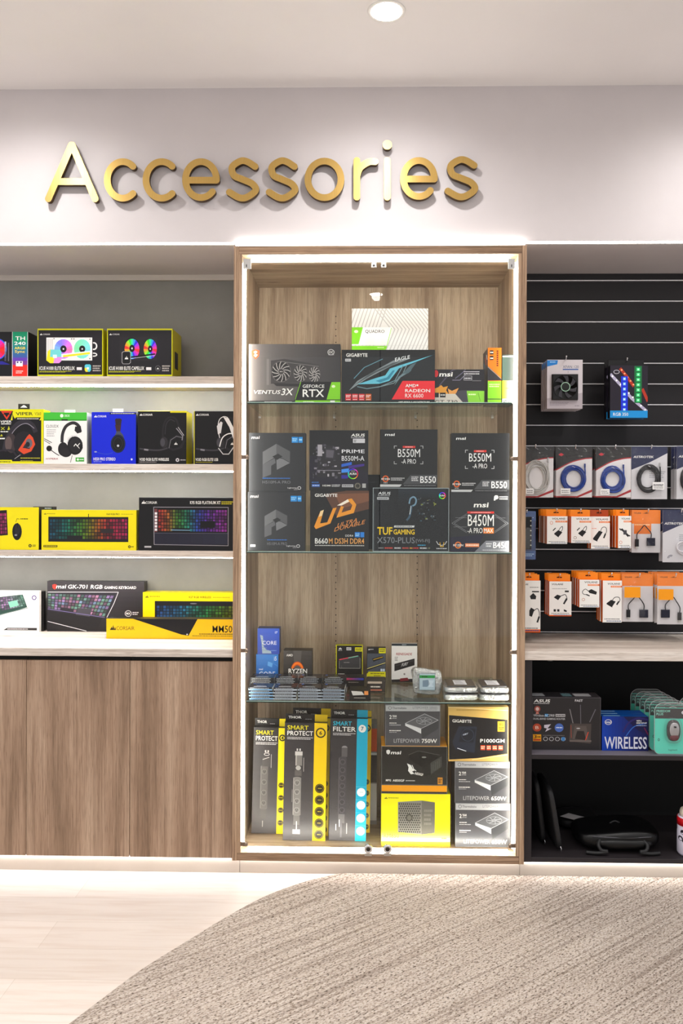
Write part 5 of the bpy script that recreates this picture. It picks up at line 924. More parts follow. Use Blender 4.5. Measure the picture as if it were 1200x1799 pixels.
def psu_img(x, y, s_=1.0, c='#b4b6ba'):
    def q(u, v): return (x+u*s_, y+v*s_)
    a = P([q(0, 17), q(34, 0), q(58, 11), q(28, 26)], '#6a6c70')+P([q(0, 17), q(0, 21), q(28, 35), q(28, 26)], '#d6d7d9')+P([q(28, 26), q(58, 11), q(58, 26), q(30, 44)], '#4a4c50')
    a += L([q(0, 17), q(34, 0), q(58, 11), q(28, 26), q(0, 17)], .9, c)+O(*q(33, 12.5), 14*s_, 6.6*s_, .8, '#9a9ca0')+E(*q(33, 12.5), 4*s_, 2*s_, '#8a8c90')
    for k in range(7):
        t0 = 2*PI*k/7; a += L([(q(33, 12.5)[0]+3*s_*math.cos(t0), q(33, 12.5)[1]+1.6*s_*math.sin(t0)), (q(33, 12.5)[0]+12.6*s_*math.cos(t0+.5), q(33, 12.5)[1]+6*s_*math.sin(t0+.5))], .9, '#a4a6aa')
    return a
def lite(x0, y0, x1, y1, watt):
    a = G(x0, y0, x1, y1, '#55555a', '#5f6064', 'v', 6)+R(x0, y0, x1, y0+11, '#b9babd')+O(x0+8, y0+5.4, 3, 3, .7, '#5a5b60')+T('Thermaltake', x0+12, y0+3.4, x0+37, y0+7.4, '#5a5b60', b=.01)+T('LITEPOWER SERIES', x0+48, y0+2.6, x1-5, y0+7, '#7a7b80')+FP(x0+70, y0+8, x1-5, y0+9.4, '#8a8b90', 1)
    a += T('2', x0+7, y0+18, x0+11, y0+24.6, WHT, b=.02)+T('YEAR', x0+12, y0+18, x0+20, y0+21.6, WHT, b=.03)+FP(x0+12, y0+23, x0+20, y0+24.4, '#d0d0d2', 1)+FP(x0+7, y0+31, x0+20, y0+33, WHT, 1)+FP(x0+7, y0+34.4, x0+27, y0+36.4, '#c9c9cc', 1)+FP(x0+7, y0+44, x0+27, y0+46.6, WHT, 1)+FP(x0+7, y0+47.6, x0+20, y0+49, '#c9c9cc', 1)
    a += psu_img(x0+35, y0+15.5)+T('LITEPOWER', x0+15, y1-12.4, x0+61, y1-5.4, '#c2c3c6')+T(watt, x0+64, y1-12.4, x0+91, y1-5.2, WHT, b=.035)+frame_edges(x0, y0, x1, y1, '#8a8b90', .6)
    return a
a = R(670, 1395, 791, 1484, '#f0ea08')+G(670, 1455, 791, 1478, '#f0ea08', '#fbf8c0', 'v', 6)+R(670, 1477, 791, 1484, '#eee609')+SAIL(675, 1400, 681, 1403.6, '#4a4708')+FP(682, 1401, 700, 1403.4, '#a8a208', 1)
a += P([(699, 1409), (741, 1406), (741, 1465), (699, 1461)], '#8d8c86')+P([(741, 1406), (764, 1409), (764, 1462), (741, 1465)], '#77756e')
for r_ in range(13):
    for c in range(11): x, y = 701.6+c*3.6+(r_ % 2)*1.8, 1412.4+r_*4.0; a += E(x, y, 1.25, 1.5, '#3a3a36', 6) if x < 739 else []
a += E(719, 1436, 6, 6.6, '#4f4e48')+E(719, 1436, 4, 4.4, '#77766e')+FP(745, 1420, 760, 1450, '#8d8b84', 4)+FP(674, 1458, 690, 1460.6, '#c9b820', 1)+T('RM850', 674.5, 1463.4, 701, 1471, '#6a6412', b=0)+FP(776, 1469.6, 785, 1473, '#8a8420', 1)+FP(777, 1477, 784, 1479, '#8a8420', 1)
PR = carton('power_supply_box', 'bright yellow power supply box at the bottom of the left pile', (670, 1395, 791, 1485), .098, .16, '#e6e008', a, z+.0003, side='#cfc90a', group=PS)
a = G(670, 1313, 786, 1380, '#2c2c2a', '#3a3b38', 'v', 6)+R(670, 1379.4, 786, 1390, '#eda91a')+R(670, 1390, 786, 1394, '#4a4846')+R(670, 1377.6, 786, 1379.4, '#6a6a66')+P([(678.6, 1319), (682, 1317.4), (685.4, 1319), (685, 1323.6), (682, 1326), (679, 1323.6)], '#e0e0de')+T('msi', 686.6, 1319.6, 704, 1325.4, WHT, sh=.2, b=.04)
a += P([(718, 1326), (735, 1319), (772, 1326), (756, 1340), (742, 1348), (720, 1334)], '#222321')+L([(718, 1326), (735, 1319), (772, 1326)], .6, '#6a6c68')+P([(756, 1340), (776, 1328), (776, 1346), (757, 1360)], '#4b4d4a')+E(745, 1330, 4, 1.4, '#8a8c88')+P([(742, 1348), (756, 1340), (757, 1360), (744, 1364)], '#2d2e2c')
for k in range(5): a += L([(759+k*3.2, 1342-k*2), (759+k*3.2, 1356-k*2)], .5, '#6a6c68')
a += P([(715, 1341), (722, 1344), (725, 1350), (729, 1353), (724, 1355), (728, 1359), (722, 1360), (717, 1354), (718, 1348)], '#e9eae8')+L([(724, 1344), (727, 1351), (731, 1354)], 1.2, '#e9eae8')+T('A850GF', 728, 1355.6, 743, 1360, WHT, sh=.2, b=.03, rise=-3)+T('MPG', 678, 1369, 687, 1372.6, WHT, b=.05)+T('A850GF', 690, 1369, 710.6, 1373, WHT, b=.03)+FP(713, 1370, 729, 1372.4, '#d0d0ce', 1)+R(769, 1365, 777.6, 1377, '#c9933a')+FP(770.4, 1367, 776.4, 1375, '#5a3c10', 3)+frame_edges(670, 1311, 786, 1394, '#8d8f8a', .6)
PM = carton('power_supply_box', 'black power supply box with an orange band, in the middle of the left pile', (670, 1311, 786, 1394), .10, .17, '#33332f', a, PR['_f'][3]+.0003, side='#232321', top='#eda91a', rough=.25, group=PS)
carton('power_supply_box', 'grey power supply box topmost of the left pile just under the glass shelf', (677, 1238.5, 773.5, 1310.5), .105, .15, '#55555a', lite(677, 1238.5, 773.5, 1310.5, '750W'), PM['_f'][3]+.0003, side='#6c6c70', rough=.28, rz=.02, group=PS)
P2 = carton('power_supply_box', 'grey power supply box at the bottom of the right pile', (800, 1411.5, 896.5, 1484), .098, .16, '#5a5a60', lite(800, 1411.5, 896.5, 1484, '650W'), z+.0003, side='#6c6c70', rough=.28, group=PS)
P1 = carton('power_supply_box', 'grey power supply box in the middle of the right pile under the gold edged one', (799, 1338, 895.5, 1411), .10, .16, '#5a5a60', lite(799, 1338, 895.5, 1411, '650W'), P2['_f'][3]+.0003, side='#6c6c70', rough=.28, group=PS)
a = R(788, 1242, 893.5, 1336.5, '#d9b870')+P([(789, 1256.5), (892, 1264), (892, 1323), (840, 1331), (789, 1334)], '#1b1a1e')+FP(802, 1246, 860, 1249, '#b8984e', 1)+L([(830, 1334), (892, 1325)], 1.4, '#f0d8a0')+L([(788, 1242.6), (893, 1248)], 1, '#efdcae')
a += T('GIGABYTE', 795, 1263.6, 828.6, 1269, WHT, b=.03, rise=-1)+P([(806, 1276), (838, 1276), (834, 1322), (800, 1316), (795, 1303)], '#2b3446')+P([(812, 1280), (836, 1280), (832, 1304), (806, 1303)], '#18202e')+O(822, 1291, 11, 11, .8, '#3f4c62')+T('GBT', 813, 1289, 822, 1292, '#c9d4e4', sh=.3, b=.03, rise=2)+L([(804, 1314), (819, 1319)], 1.2, '#d8dce4')
a += R(874.6, 1267, 887, 1284.6, '#e8b83a')+T('80', 877, 1269.6, 884.6, 1274.4, '#5a3c08', b=.02)+FP(876.4, 1276.6, 885.4, 1282, '#5a3c08', 2)+T('P1000GM', 844, 1297.6, 886.6, 1304, WHT, b=.02)
for k in range(4): a += R(844.6+k*10.4, 1308.6, 852.6+k*10.4, 1317, '#c9502a')+FP(845.4+k*10.4, 1310, 852+k*10.4, 1315.6, '#f4d0b8', 2)
carton('power_supply_box', 'black power supply box with gold edges, topmost of the right pile', (788, 1242, 893.5, 1337), .10, .17, '#d9b870', a, P1['_f'][3]+.0003, side='#c9a860', top='#e2c684', ry=-.004, group=PS)

# ------------------------------------------------------------------ right bay: slatted panel, worktop, open shelf unit
XRB = 2.55; YW = .575
t = empty('slatwall_panel', ((XR+XRB)/2, YW, ZTOP), 'black slatted wall panel with shiny metal rails right of the cabinet', 'wall panel')
ry_ = [493+36.36*k for k in range(18)]
zs = [at(1060, y, YW)[1] for y in ry_]
b = MB(); edges = [ZBULK-.001]+zs+[ZTOP+.0005]
for i in range(len(edges)-1):
    hi, lo = edges[i]-(.008 if i else .0), edges[i+1]+(.004 if i < len(zs) else 0)
    if i == 0: hi = at(1060, 491, YW)[1]+.004; hi = ZBULK-.001
    if hi-lo > .004: b.box(XR+.001, XRB, YW, BACK-.005, lo, hi, M_BLACK, ch=.002)
b.box(XR+.001, XRB, BACK-.006, BACK, ZTOP+.0005, ZBULK-.001, M_BLKGAP); b.build('panel', t)
for zz in zs:
    b = MB(); b.box(XR+.0015, XRB, YW-.001, YW+.012, zz-.0015, zz+.0032, M_ALU, ch=.0005)
    b.box(XR+.0015, XRB, YW+.006, YW+.018, zz-.0075, zz-.0015, mat('#3a383b', .4)); b.build('rail', t)
zwr = at(1060, 1161, .02)[1]; 
b = MB(); b.box(XR+.001, XRB, .02, BACK-.0005, zwr, ZTOP, M_TOP, ch=.0015); o = b.build('worktop'); tag(o, 'empty pale wood worktop below the black slatted panel', 'worktop')
t = empty('open_shelf_unit', ((XR+XRB)/2, .03, ZDOOR), 'dark grey open shelf unit with two compartments under the right worktop', 'shelf unit')
XS0 = XR+.003; XS1 = at(934.5, 1300, .03)[0]; zb0 = ZDOOR; zb1 = at(1060, 1508, .03)[1]; zm1 = at(1060, 1326.5, .03)[1]; zm0 = at(1060, 1335, .03)[1]
b = MB(); b.box(XS0, XS1, .03, BACK, zb0, zwr-.0005, M_CARC, ch=.001); b.build('side_panel', t)
b = MB(); b.box(XRB-.03, XRB, .03, BACK, zb0, zwr-.0005, M_CARC, ch=.001); b.build('side_panel', t)
b = MB(); b.box(XS1, XRB-.03, .0305, BACK, zb0, zb1, M_CARC, ch=.001); b.build('bottom_board', t)
b = MB(); b.box(XS1, XRB-.03, .0305, BACK-.02, zm0, zm1, M_CARC, top=mat('#77727a', .5), ch=.001); b.build('middle_shelf', t)
b = MB(); b.box(XS1, XRB-.03, BACK-.018, BACK, zb1, zwr-.0005, mat('#100f11', .7)); b.build('back_board', t)
X, Z = at(966, 1163, .1); b = MB(); b.lathe([(.012, zwr-.0006), (.014, zwr-.006), (.013, zwr-.016)], (X, .1, 0), mat('#8d8b8a', .5), 20); b.build('cabinet_foot', t)

# ------------------------------------------------------------------ hooks and hanging packs
HK = 'metal display hooks in the slatted panel'
def hook(X, Z, Yf, lab):
    b = MB(); b.box(X-.012, X+.012, YW-.008, YW-.0005, Z-.03, Z+.006, mat('#b9b9bd', .3, .9), ch=.002)
    pth = [(X, YW-.008, Z)]+[(X, YW-.01-(YW-.02-Yf)*k/10, Z) for k in range(1, 11)]+[(X, Yf+.006-.004*k, Z+.003*k*k*.6) for k in range(1, 4)]
    b.tube(pth, .0026, M_CHROME, 8); p = pth[-1]; b.blob(p, (.0048, .0048, .0048), M_CHROME, 2, 10, 8)
    o = b.build('display_hook', loc=(X, YW, Z)); tag(o, lab, 'hook', HK)
ORD = ['front', 'second', 'third', 'fourth', 'fifth', 'sixth', 'seventh']
def series(t, n, pitch, desc, group, cat, jx=.0, jz=.0, word='pack'):
    """front item plus n-1 copies behind it on the same hook; each has its own label"""
    t['group'] = group; t['category'] = cat; t['label'] = ('%s, front one' if n > 1 else '%s') % desc
    for i in range(1, n):
        c = copy_tree(t); c.location = (t.location.x+rnd.uniform(-jx, jx), t.location.y+i*pitch, t.location.z+rnd.uniform(-jz, jz))
        c['label'] = '%s, %s from the front' % (desc, ORD[i]) if i < n-1 or n == 2 else '%s, rearmost one' % desc
def pack(px, Y, d, hh, art, desc, n, pitch, kw, side='#f0841c', head='#f79a24', headart=None, group='white and orange adapter packs', ry=0, name='adapter_pack', hx=None):
    """white carton with a coloured hang card standing above its back panel"""
    o = carton(name, '', px, Y, d, '#f0eeea', art, None, side=side, group=group); f = o['_f']; h = hh/375*1.17
    m_ = MB(); m_.box(f[0], f[1], Y+d-.0025, Y+d-.0005, f[3]-.004, f[3]+h, mat(head, .4), ch=.0004)
    cx = (f[0]+f[1])/2; zz = f[3]+h*.55
    m_.face([(cx-.014, Y+d-.003, zz-.003), (cx+.014, Y+d-.003, zz-.003), (cx+.012, Y+d-.003, zz+.002), (cx+.003, Y+d-.003, zz+.003), (cx, Y+d-.003, zz+.007), (cx-.003, Y+d-.003, zz+.003), (cx-.012, Y+d-.003, zz+.002)], mat('#3a1c08', .7))
    m_.build('hang_card', o)
    series(o, n, pitch, desc, group, 'pack', .0015, .0008)
    o['_hook'] = (cx, zz)
    hook(cx, zz, Y+d-.012, 'display hook %s' % kw)
    return o
def volans(px, img, logo=(.15, .9), sub=True, extra=()):
    x0, y0, x1, y1 = px; w_, h = x1-x0, y1-y0
    a = R(x0, y0, x1, y1, '#f1efec')+T('VOLANS', x0+w_*logo[0]*1.6, y0+h*.055, x0+w_*logo[1], y0+h*.055+3.2, '#2a2725', b=.04, sh=.1)
    if sub: a += R(x0+w_*.42, y0+h*.055+5, x1, y0+h*.055+8, '#ea7a1a')+FP(x0+w_*.46, y0+h*.055+5.6, x1-2, y0+h*.055+7.4, '#fbe6d0', 1)
    def q(u, v): return (x0+w_*u, y0+h*v)
    a += img(q, w_/38)+FP(*q(.08, .90), *q(.9, .94), '#9a9a9c', 1)+FP(*q(.2, .95), *q(.96, .985), '#3a6a9a', 1)
    for e in extra: a += e(q)
    return a
def im_square(q, s_): return P([q(.36, .62), q(.56, .50), q(.76, .58), q(.58, .74)], '#232225')+P([q(.36, .62), q(.58, .74), q(.58, .77), q(.36, .65)], '#0f0e10')+L(smooth([q(.58, .52), q(.66, .42), q(.76, .37), q(.76, .48), q(.68, .56)]), 1, '#2a292c')+L([q(.30, .52), q(.42, .43)], 1.6, '#2a292c')
def im_hub(q, s_): return P([q(.10, .68), q(.42, .44), q(.62, .48), q(.34, .74)], '#232225')+P([q(.10, .68), q(.34, .74), q(.34, .78), q(.12, .72)], '#0f0e10')+L(smooth([q(.5, .46), q(.6, .34), q(.78, .34), q(.82, .46), q(.72, .58)]), 1, '#2a292c')+L([q(.68, .66), q(.76, .54)], 2.6, '#2a292c')
def im_stick(q, s_): return P([q(.2, .42), q(.3, .38), q(.84, .6), q(.76, .66)], '#2c2b2e')+R(*q(.40, .44), *q(.66, .58), '#55545a')+L([q(.12, .40), q(.24, .44)], 2.2, '#2c2b2e')+L([q(.78, .60), q(.9, .62)], 2.2, '#2c2b2e')
a1 = volans((961, 907, 996.5, 955.5), im_square, extra=[lambda q: O(*q(.22, .24), 2.4, 3, .6, '#e87a2a')])
pack((961, 907, 996.5, 955.5), .30, .026, 11, a1, 'leftmost orange adapter pack of the upper row', 6, .036, 'holding the leftmost upper adapter packs')
a1 = volans((1003.5, 907.5, 1038.5, 954), im_square, extra=[lambda q: O(*q(.2, .80), 2.6, 2.6, .6, '#8a5a2a')])
pack((1003.5, 907.5, 1038.5, 954), .34, .026, 11, a1, 'second adapter pack pile of the upper row', 4, .04, 'holding the second pile of upper adapter packs')
a1 = volans((1038.5, 907.5, 1071.5, 964), im_hub, extra=[lambda q: FP(*q(.04, .36), *q(.28, .385), '#e87a2a', 1)])
pack((1038.5, 907.5, 1071.5, 964), .36, .03, 11, a1, 'taller white and orange hub pack hanging third in the upper row', 2, .05, 'holding the two taller hub packs', head='#b8551a')
a1 = volans((1086, 906.5, 1109, 963), im_stick, extra=[lambda q: O(*q(.2, .82), 2.6, 2.8, .6, '#d86a2a')])
pack((1086, 906.5, 1109, 963), .32, .04, 10, a1, 'narrow white adapter pack with wide orange sides in the upper row', 4, .05, 'holding the narrow adapter packs', side='#ef7a14')
a1 = volans((912, 1020, 949.5, 1111), lambda q, s_: P([q(.5, .30), q(.66, .24), q(.8, .30), q(.78, .36), q(.55, .36)], '#2b2a2d')+P([q(.48, .58), q(.56, .52), q(.72, .56), q(.60, .70), q(.48, .68)], '#232225')+L(smooth([q(.7, .58), q(.86, .54), q(.95, .62), q(.94, .72)]), 1.2, '#2a292c')+L([q(.94, .70), q(.86, .80)], 3, '#2a292c')+R(*q(.0, .94), *q(1, 1), '#e8701a')+R(*q(.6, .2), *q(.93, .225), '#3a3935')+FP(*q(.5, .12), *q(.92, .14), '#5a5958', 1), logo=(.1, .42), sub=False)
pack((912, 1020, 949.5, 1111), .26, .03, 9, a1, 'tall orange footed pack half hidden by the cabinet', 3, .06, 'holding the tall packs right beside the cabinet')
a1 = volans((965, 1021.5, 1004, 1082.5), lambda q, s_: P([q(.2, .46), q(.36, .38), q(.54, .42), q(.40, .54)], '#232225')+L(smooth([q(.52, .42), q(.72, .38), q(.8, .5), q(.76, .56)]), 1.2, '#2a292c')+L([q(.78, .5), q(.66, .64)], 3, '#2a292c')+R(*q(.2, .8), *q(.30, .87), '#232225')+R(*q(.36, .8), *q(.46, .87), '#232225')+P([q(.66, .80), q(.8, .84), q(.78, .88), q(.66, .86)], '#232225')+R(*q(.7, .26), *q(.88, .31), '#3a3935')+FP(*q(.12, .20), *q(.8, .22), '#7a7978', 1)+R(*q(0, .965), *q(1, 1), '#e8701a'), logo=(.06, .62), sub=False)
pack((965, 1021.5, 1004, 1082.5), .31, .028, 11, a1, 'converter pack, second pile of the lower row', 3, .04, 'holding the second packs of the lower row')
a1 = volans((1018, 1018.5, 1053, 1067), lambda q, s_: P([q(.44, .40), q(.6, .34), q(.88, .44), q(.84, .54), q(.5, .48)], '#2b2a2d')+L(smooth([q(.46, .42), q(.3, .34), q(.16, .42), q(.2, .52), q(.4, .54)]), 1, '#2a292c')+L([q(.36, .54), q(.5, .58)], 2, '#2a292c')+O(*q(.2, .72), 2.6, 2.6, .6, '#c97a3a'))
pack((1018, 1018.5, 1053, 1067), .30, .03, 11, a1, 'short pack picturing a black stick adapter, lower row', 4, .045, 'holding the short packs of the lower row')
a1 = volans((1059, 1020, 1092.5, 1093.5), lambda q, s_: P([q(.2, .54), q(.44, .46), q(.68, .50), q(.5, .62)], '#232225')+P([q(.2, .54), q(.5, .62), q(.5, .645), q(.2, .565)], '#0d0c0e')+L(smooth([q(.5, .47), q(.64, .40), q(.84, .40), q(.9, .46), q(.84, .52)]), 1.1, '#2a292c')+L([q(.84, .50), q(.74, .57)], 2.6, '#2a292c'))
pack((1059, 1020, 1092.5, 1093.5), .32, .03, 10.5, a1, 'tall narrow hub pack in the lower row', 3, .045, 'holding the tall narrow hub packs of the lower row')

# plastic bags with a coiled cable
def pillow(mb, X0, X1, Z0, Z1, Yb, th, mt, seed, nx=16, nz=20, amp=.0034):
    r_ = random.Random(seed); ph = [r_.uniform(0, 6) for _ in range(8)]; vs = []; fs = []
    for j in range(nz+1):
        for i in range(nx+1):
            u, v = i/nx, j/nz; bulge = (max(0, math.sin(PI*u))*max(0, math.sin(PI*min(1, v*1.15))))**.45
            w_ = amp*(math.sin(9*u+ph[0]+5*v)+math.sin(14*v+ph[1]-7*u)+math.sin(21*u+ph[2]+17*v)*.7)
            e = .002*math.sin(11*v+ph[3])*(1 if i in (0, nx) else 0); f_ = .0025*math.sin(9*u+ph[4])*(1 if j == 0 else 0)
            vs.append((X0+(X1-X0)*u+e, Yb-th*bulge-w_*bulge, Z0+(Z1-Z0)*v+f_))
    for j in range(nz):
        for i in range(nx): a_ = j*(nx+1)+i; fs.append((a_, a_+1, a_+nx+2, a_+nx+1))
    mb.raw(vs, fs, mt, True)
def coil(mb, cx, cz, rx, rz, Y, r, turns, mt, seed=1, spread=.006):
    r_ = random.Random(seed)
    for k in range(turns):
        dx, dz, dy, s_ = r_.uniform(-spread, spread), r_.uniform(-spread, spread), r_.uniform(-.006, .006), r_.uniform(.74, 1.06)
        mb.tube([(cx+dx+rx*s_*math.cos(2*PI*i/30), Y+dy+.002*math.sin(3*i), cz+dz+rz*s_*math.sin(2*PI*i/30)) for i in range(30)], r, mt, 7, closed=True)
def cable_bag(px, Y, art, cc, ring, desc, n, pitch, kw, rad=.0033, turns=7, sticker=None, name='cable_bag', group='bagged network cables', plugs=True, adapter=None):
    x0, y0, x1, y1 = px; X0, Z1 = at(x0, y0, Y); X1, Z0 = at(x1, y1, Y); cx, cz = (X0+X1)/2, Z0
    t = empty(name, (cx, Y, Z1), '', 'bag'); 
    b = MB(); b.box(X0, X1, Y, Y+.0012, Z0, Z1, mat('#e9e6e6', .35)); apply_art(b, art, px, (X0, X1, Z0, Z1), Y, .3); b.build('printed_backing', t)
    if ring:
        rx0, rz0 = at(ring[0], ring[1], Y); rx, rz = ring[2]/375*1.1, ring[3]/375*1.1
        b = MB(); cm_ = mat(cc, .4); coil(b, rx0, rz0, rx, rz, Y-.009, rad, turns, cm_, int(x0), .007)
        b.tube([(rx0+rx*.95, Y-.013, rz0-rz*.5), (rx0+rx*1.02, Y-.013, rz0+rz*.5), (rx0+rx*.98, Y-.012, rz0+rz*1.05)], rad, cm_, 7)
        b.box(rx0+rx*.90, rx0+rx*1.04, Y-.018, Y-.010, rz0+rz*.95, rz0+rz*1.25, mat('#4a5a90' if cc == '#2f4f9c' else '#b8b8ba', .3), ch=.001)
        b.tube([(rx0+.01*math.cos(q), Y-.010+.007*math.sin(q), rz0+rz*.97+.004*math.sin(2*q)) for q in [2*PI*k/10 for k in range(10)]], .0012, mat('#e8e8ea'), 5, closed=True)
        b.build('coiled_cable', t)
    if adapter: adapter(t, Y)
    if sticker:
        sx0, sz1 = at(sticker[0], sticker[1], Y-.02); sx1, sz0 = at(sticker[2], sticker[3], Y-.02); b = MB(); b.box(sx0, sx1, Y-.0205, Y-.020, sz0, sz1, mat('#efeeee', .4))
        apply_art(b, FP(sticker[0]+1.5, sticker[1]+3, sticker[2]-1.5, sticker[3]-5, '#3a3a3c', 2)+FP(sticker[0]+2, sticker[3]-4, sticker[2]-2, sticker[3]-1.6, '#8a8a8c', 1), sticker, (sx0, sx1, sz0, sz1), Y-.0205); b.build('barcode_sticker', t)
    b = MB(); pillow(b, X0-.001, X1+.001, Z0-.002, Z1, Y-.001, .018, M_FILM, int(x0)); b.build('clear_bag', t)
    series(t, n, pitch, desc, group, 'bag', .004, .002)
    hook(cx, Z1-.012, Y-.03, 'display hook %s' % kw)
def red_card(x0, y0, x1, y1, logo=True):
    w_, h = x1-x0, y1-y0
    a = R(x0, y0, x1, y1, '#e4e1e2')+P([(x0, y0), (x1, y0), (x1, y0+h*.22), (x0+w_*.75, y0+h*.24), (x0+w_*.4, y0+h*.31), (x0, y0+h*.46)], '#161317')
    a += L(smooth([(x0, y0+h*.46), (x0+w_*.4, y0+h*.31), (x0+w_*.75, y0+h*.24), (x1, y0+h*.22)]), 2, '#b3202c')+P([(x0+w_*.5, y1), (x1, y0+h*.84), (x1, y0+h*.89), (x0+w_*.62, y1)], '#b3202c')+R(x0, y1-2.4, x0+w_*.6, y1, '#b3202c')
    for k in range(4): a += L([(x0+w_*(.05+.24*k), y0+2), (x0+w_*(.12+.24*k), y0+h*.06)], 1, '#8a888c')
    if logo: a += P([(x0+4, y0+h*.155), (x0+9, y0+h*.12), (x0+14, y0+h*.155), (x0+9, y0+h*.185)], '#c9384a')
    return a
cable_bag((905, 784, 972, 874), .40, red_card(905, 784, 972, 874), '#c9c7c4', (942, 838, 20, 27), 'white network cable bag beside the cabinet', 3, .035, 'holding the white cable bags', rad=.0028, turns=10, sticker=(924, 858, 938, 868))
cable_bag((977, 785, 1040, 874), .40, red_card(977, 785, 1040, 874), '#2f4f9c', (1007, 841, 19.5, 21), 'blue network cable bag beside the white cable bag', 3, .035, 'holding the left blue cable bags', rad=.0036, turns=13, sticker=(985, 858, 1002, 868))
cable_bag((1047.5, 784.5, 1108.5, 874), .40, red_card(1047.5, 784.5, 1108.5, 874), '#2f4f9c', (1076, 842, 18, 20.5), 'blue network cable bag beside the black cable bag', 3, .035, 'holding the right blue cable bags', rad=.0036, turns=13, sticker=(1055, 859, 1071, 869))
def navy_card(x0, y0, x1, y1, big=False):
    w_, h = x1-x0, y1-y0
    a = R(x0, y0, x1, y1, '#d9d8dc')+P([(x0, y0), (x1, y0), (x1, y0+h*(.12 if not big else .2)), (x0+w_*.5, y0+h*.30), (x0, y0+h*.44)], '#1f2a58')+T('ASTROTEK', x0+w_*.05, y0+h*(.17 if not big else .235), x0+w_*.62, y0+h*(.17 if not big else .235)+4, WHT, sh=.2, b=.04)
    a += FP(x0+w_*.5, y0+h*.46, x1-3, y0+h*.6, '#b0b0b8', 4)
    return a
cable_bag((1109.5, 785, 1172, 877), .40, navy_card(1109.5, 785, 1172, 877), '#3a383c', (1139, 842, 19, 23), 'fully visible navy cornered bag with a black cable', 3, .035, 'holding the black cable bags', rad=.0034, turns=12, sticker=(1146.5, 847, 1167, 860), group='bagged black cables')
cable_bag((1189, 784, 1250, 877), .39, navy_card(1189, 784, 1250, 877), '#3a383c', (1216, 842, 19, 23), 'navy cornered black cable bag cut off by the right photo edge', 3, .035, 'at the right edge of the cable bag row', rad=.0034, turns=12, group='bagged black cables')
def bag_dongle(ax, ay, bx, by, tagr=None, kind=0):
    def f(t, Y):
        m_ = MB(); X, Z = at(ax, ay, Y-.01); m_.box(X-.021, X+.021, Y-.016, Y-.006, Z-.020, Z+.020, mat('#24253a', .4), ch=.002); m_.build('adapter', t)
        X2, Z2 = at(bx, by, Y-.01); m_ = MB(); m_.box(X2-.009, X2+.009, Y-.015, Y-.006, Z2-.024, Z2+.014, mat('#26252a', .4), ch=.002); m_.box(X2-.006, X2+.006, Y-.014, Y-.008, Z2-.034, Z2-.024, mat('#b9b6b0', .3, .7)); m_.build('plug', t)
        m_ = MB(); zt_ = max(Z, Z2)+.05; s_ = 1 if X2 > X else -1
        pts_ = [(X, Y-.011, Z+.02), (X, Y-.012, Z+.045), (X+s_*.02, Y-.014, zt_+.02), ((X+X2)/2, Y-.015, zt_+.034), (X2-s_*.02, Y-.014, zt_+.015), (X2, Y-.012, Z2+.04), (X2, Y-.011, Z2+.014)]
        sm_ = []
        for i in range(len(pts_)-1):
            p = [Vector(pts_[max(i-1, 0)]), Vector(pts_[i]), Vector(pts_[i+1]), Vector(pts_[min(i+2, len(pts_)-1)])]
            for k in range(5): q = k/5; sm_.append(.5*((2*p[1])+(-p[0]+p[2])*q+(2*p[0]-5*p[1]+4*p[2]-p[3])*q*q+(-p[0]+3*p[1]-3*p[2]+p[3])*q**3))
        m_.tube(sm_+[Vector(pts_[-1])], .0026, mat('#232226', .45), 7); m_.build('lead', t)
        if tagr: sx0, sz1 = at(tagr[0], tagr[1], Y-.022); sx1, sz0 = at(tagr[2], tagr[3], Y-.022); m_ = MB(); m_.box(sx0, sx1, Y-.0235, Y-.0225, sz0, sz1, mat(tagr[4], .4)); m_.build('price_tag', t)
    return f
def ocard(x0, y0, x1, y1, h):
    return R(x0, y0, x1, y1, '#dcdadd')+R(x0, y0, x1, y0+h, '#f5901e')+T('VOLANS', x0+(x1-x0)*.08, y0+4, x0+(x1-x0)*.32, y0+6.6, '#3a1c08', b=.04)+P([((x0+x1)/2-6, y0+6), ((x0+x1)/2-1, y0+5), ((x0+x1)/2, y0+3), ((x0+x1)/2+1, y0+5), ((x0+x1)/2+6, y0+6)], '#3a1c08')
AB = 'orange topped adapter bags'
cable_bag((1110, 896, 1160, 971), .40, ocard(1110, 896, 1160, 971, 24)+R(1114, 918, 1144, 938, '#ee8820')+FP(1115, 920, 1142, 924, '#f8c890', 1), '#000000', None, 'orange topped adapter bag in the upper pack row', 2, .04, 'holding the upper orange topped bags', adapter=bag_dongle(1143.5, 952, 1119, 952), name='adapter_bag', group=AB)
cable_bag((1164.5, 896, 1222, 988), .38, navy_card(1164.5, 896, 1222, 988, True)+O(1179, 981, 6, 6, .9, '#2a2f55', 180, 300)+O(1179, 981, 4, 4, .8, '#2a2f55', 180, 300), '#e8e6ea', (1200, 962, 12, 10), 'large navy and white bag hanging below the cable bags', 2, .05, 'at the right edge of the upper pack row', rad=.003, turns=5, name='cable_bag', group='bagged white cables')
cable_bag((1093, 1008.5, 1147, 1092.5), .33, ocard(1093, 1008.5, 1147, 1092.5, 21), '#000000', None, 'orange topped yellow tagged bag beside the tall hub pack', 4, .045, 'holding the left orange topped bags of the lower row', adapter=bag_dongle(1131, 1078, 1104, 1076, (1097, 1031, 1125, 1050, '#f5a813')), name='adapter_bag', group=AB)
cable_bag((1155, 1008.5, 1211, 1097), .30, ocard(1155, 1008.5, 1211, 1097, 21), '#000000', None, 'orange topped yellow tagged bag at the right photo edge', 4, .045, 'holding the right orange topped bags of the lower row', adapter=bag_dongle(1169, 1078, 1194, 1081, (1157, 1035, 1183, 1054, '#f5a813')), name='adapter_bag', group=AB)
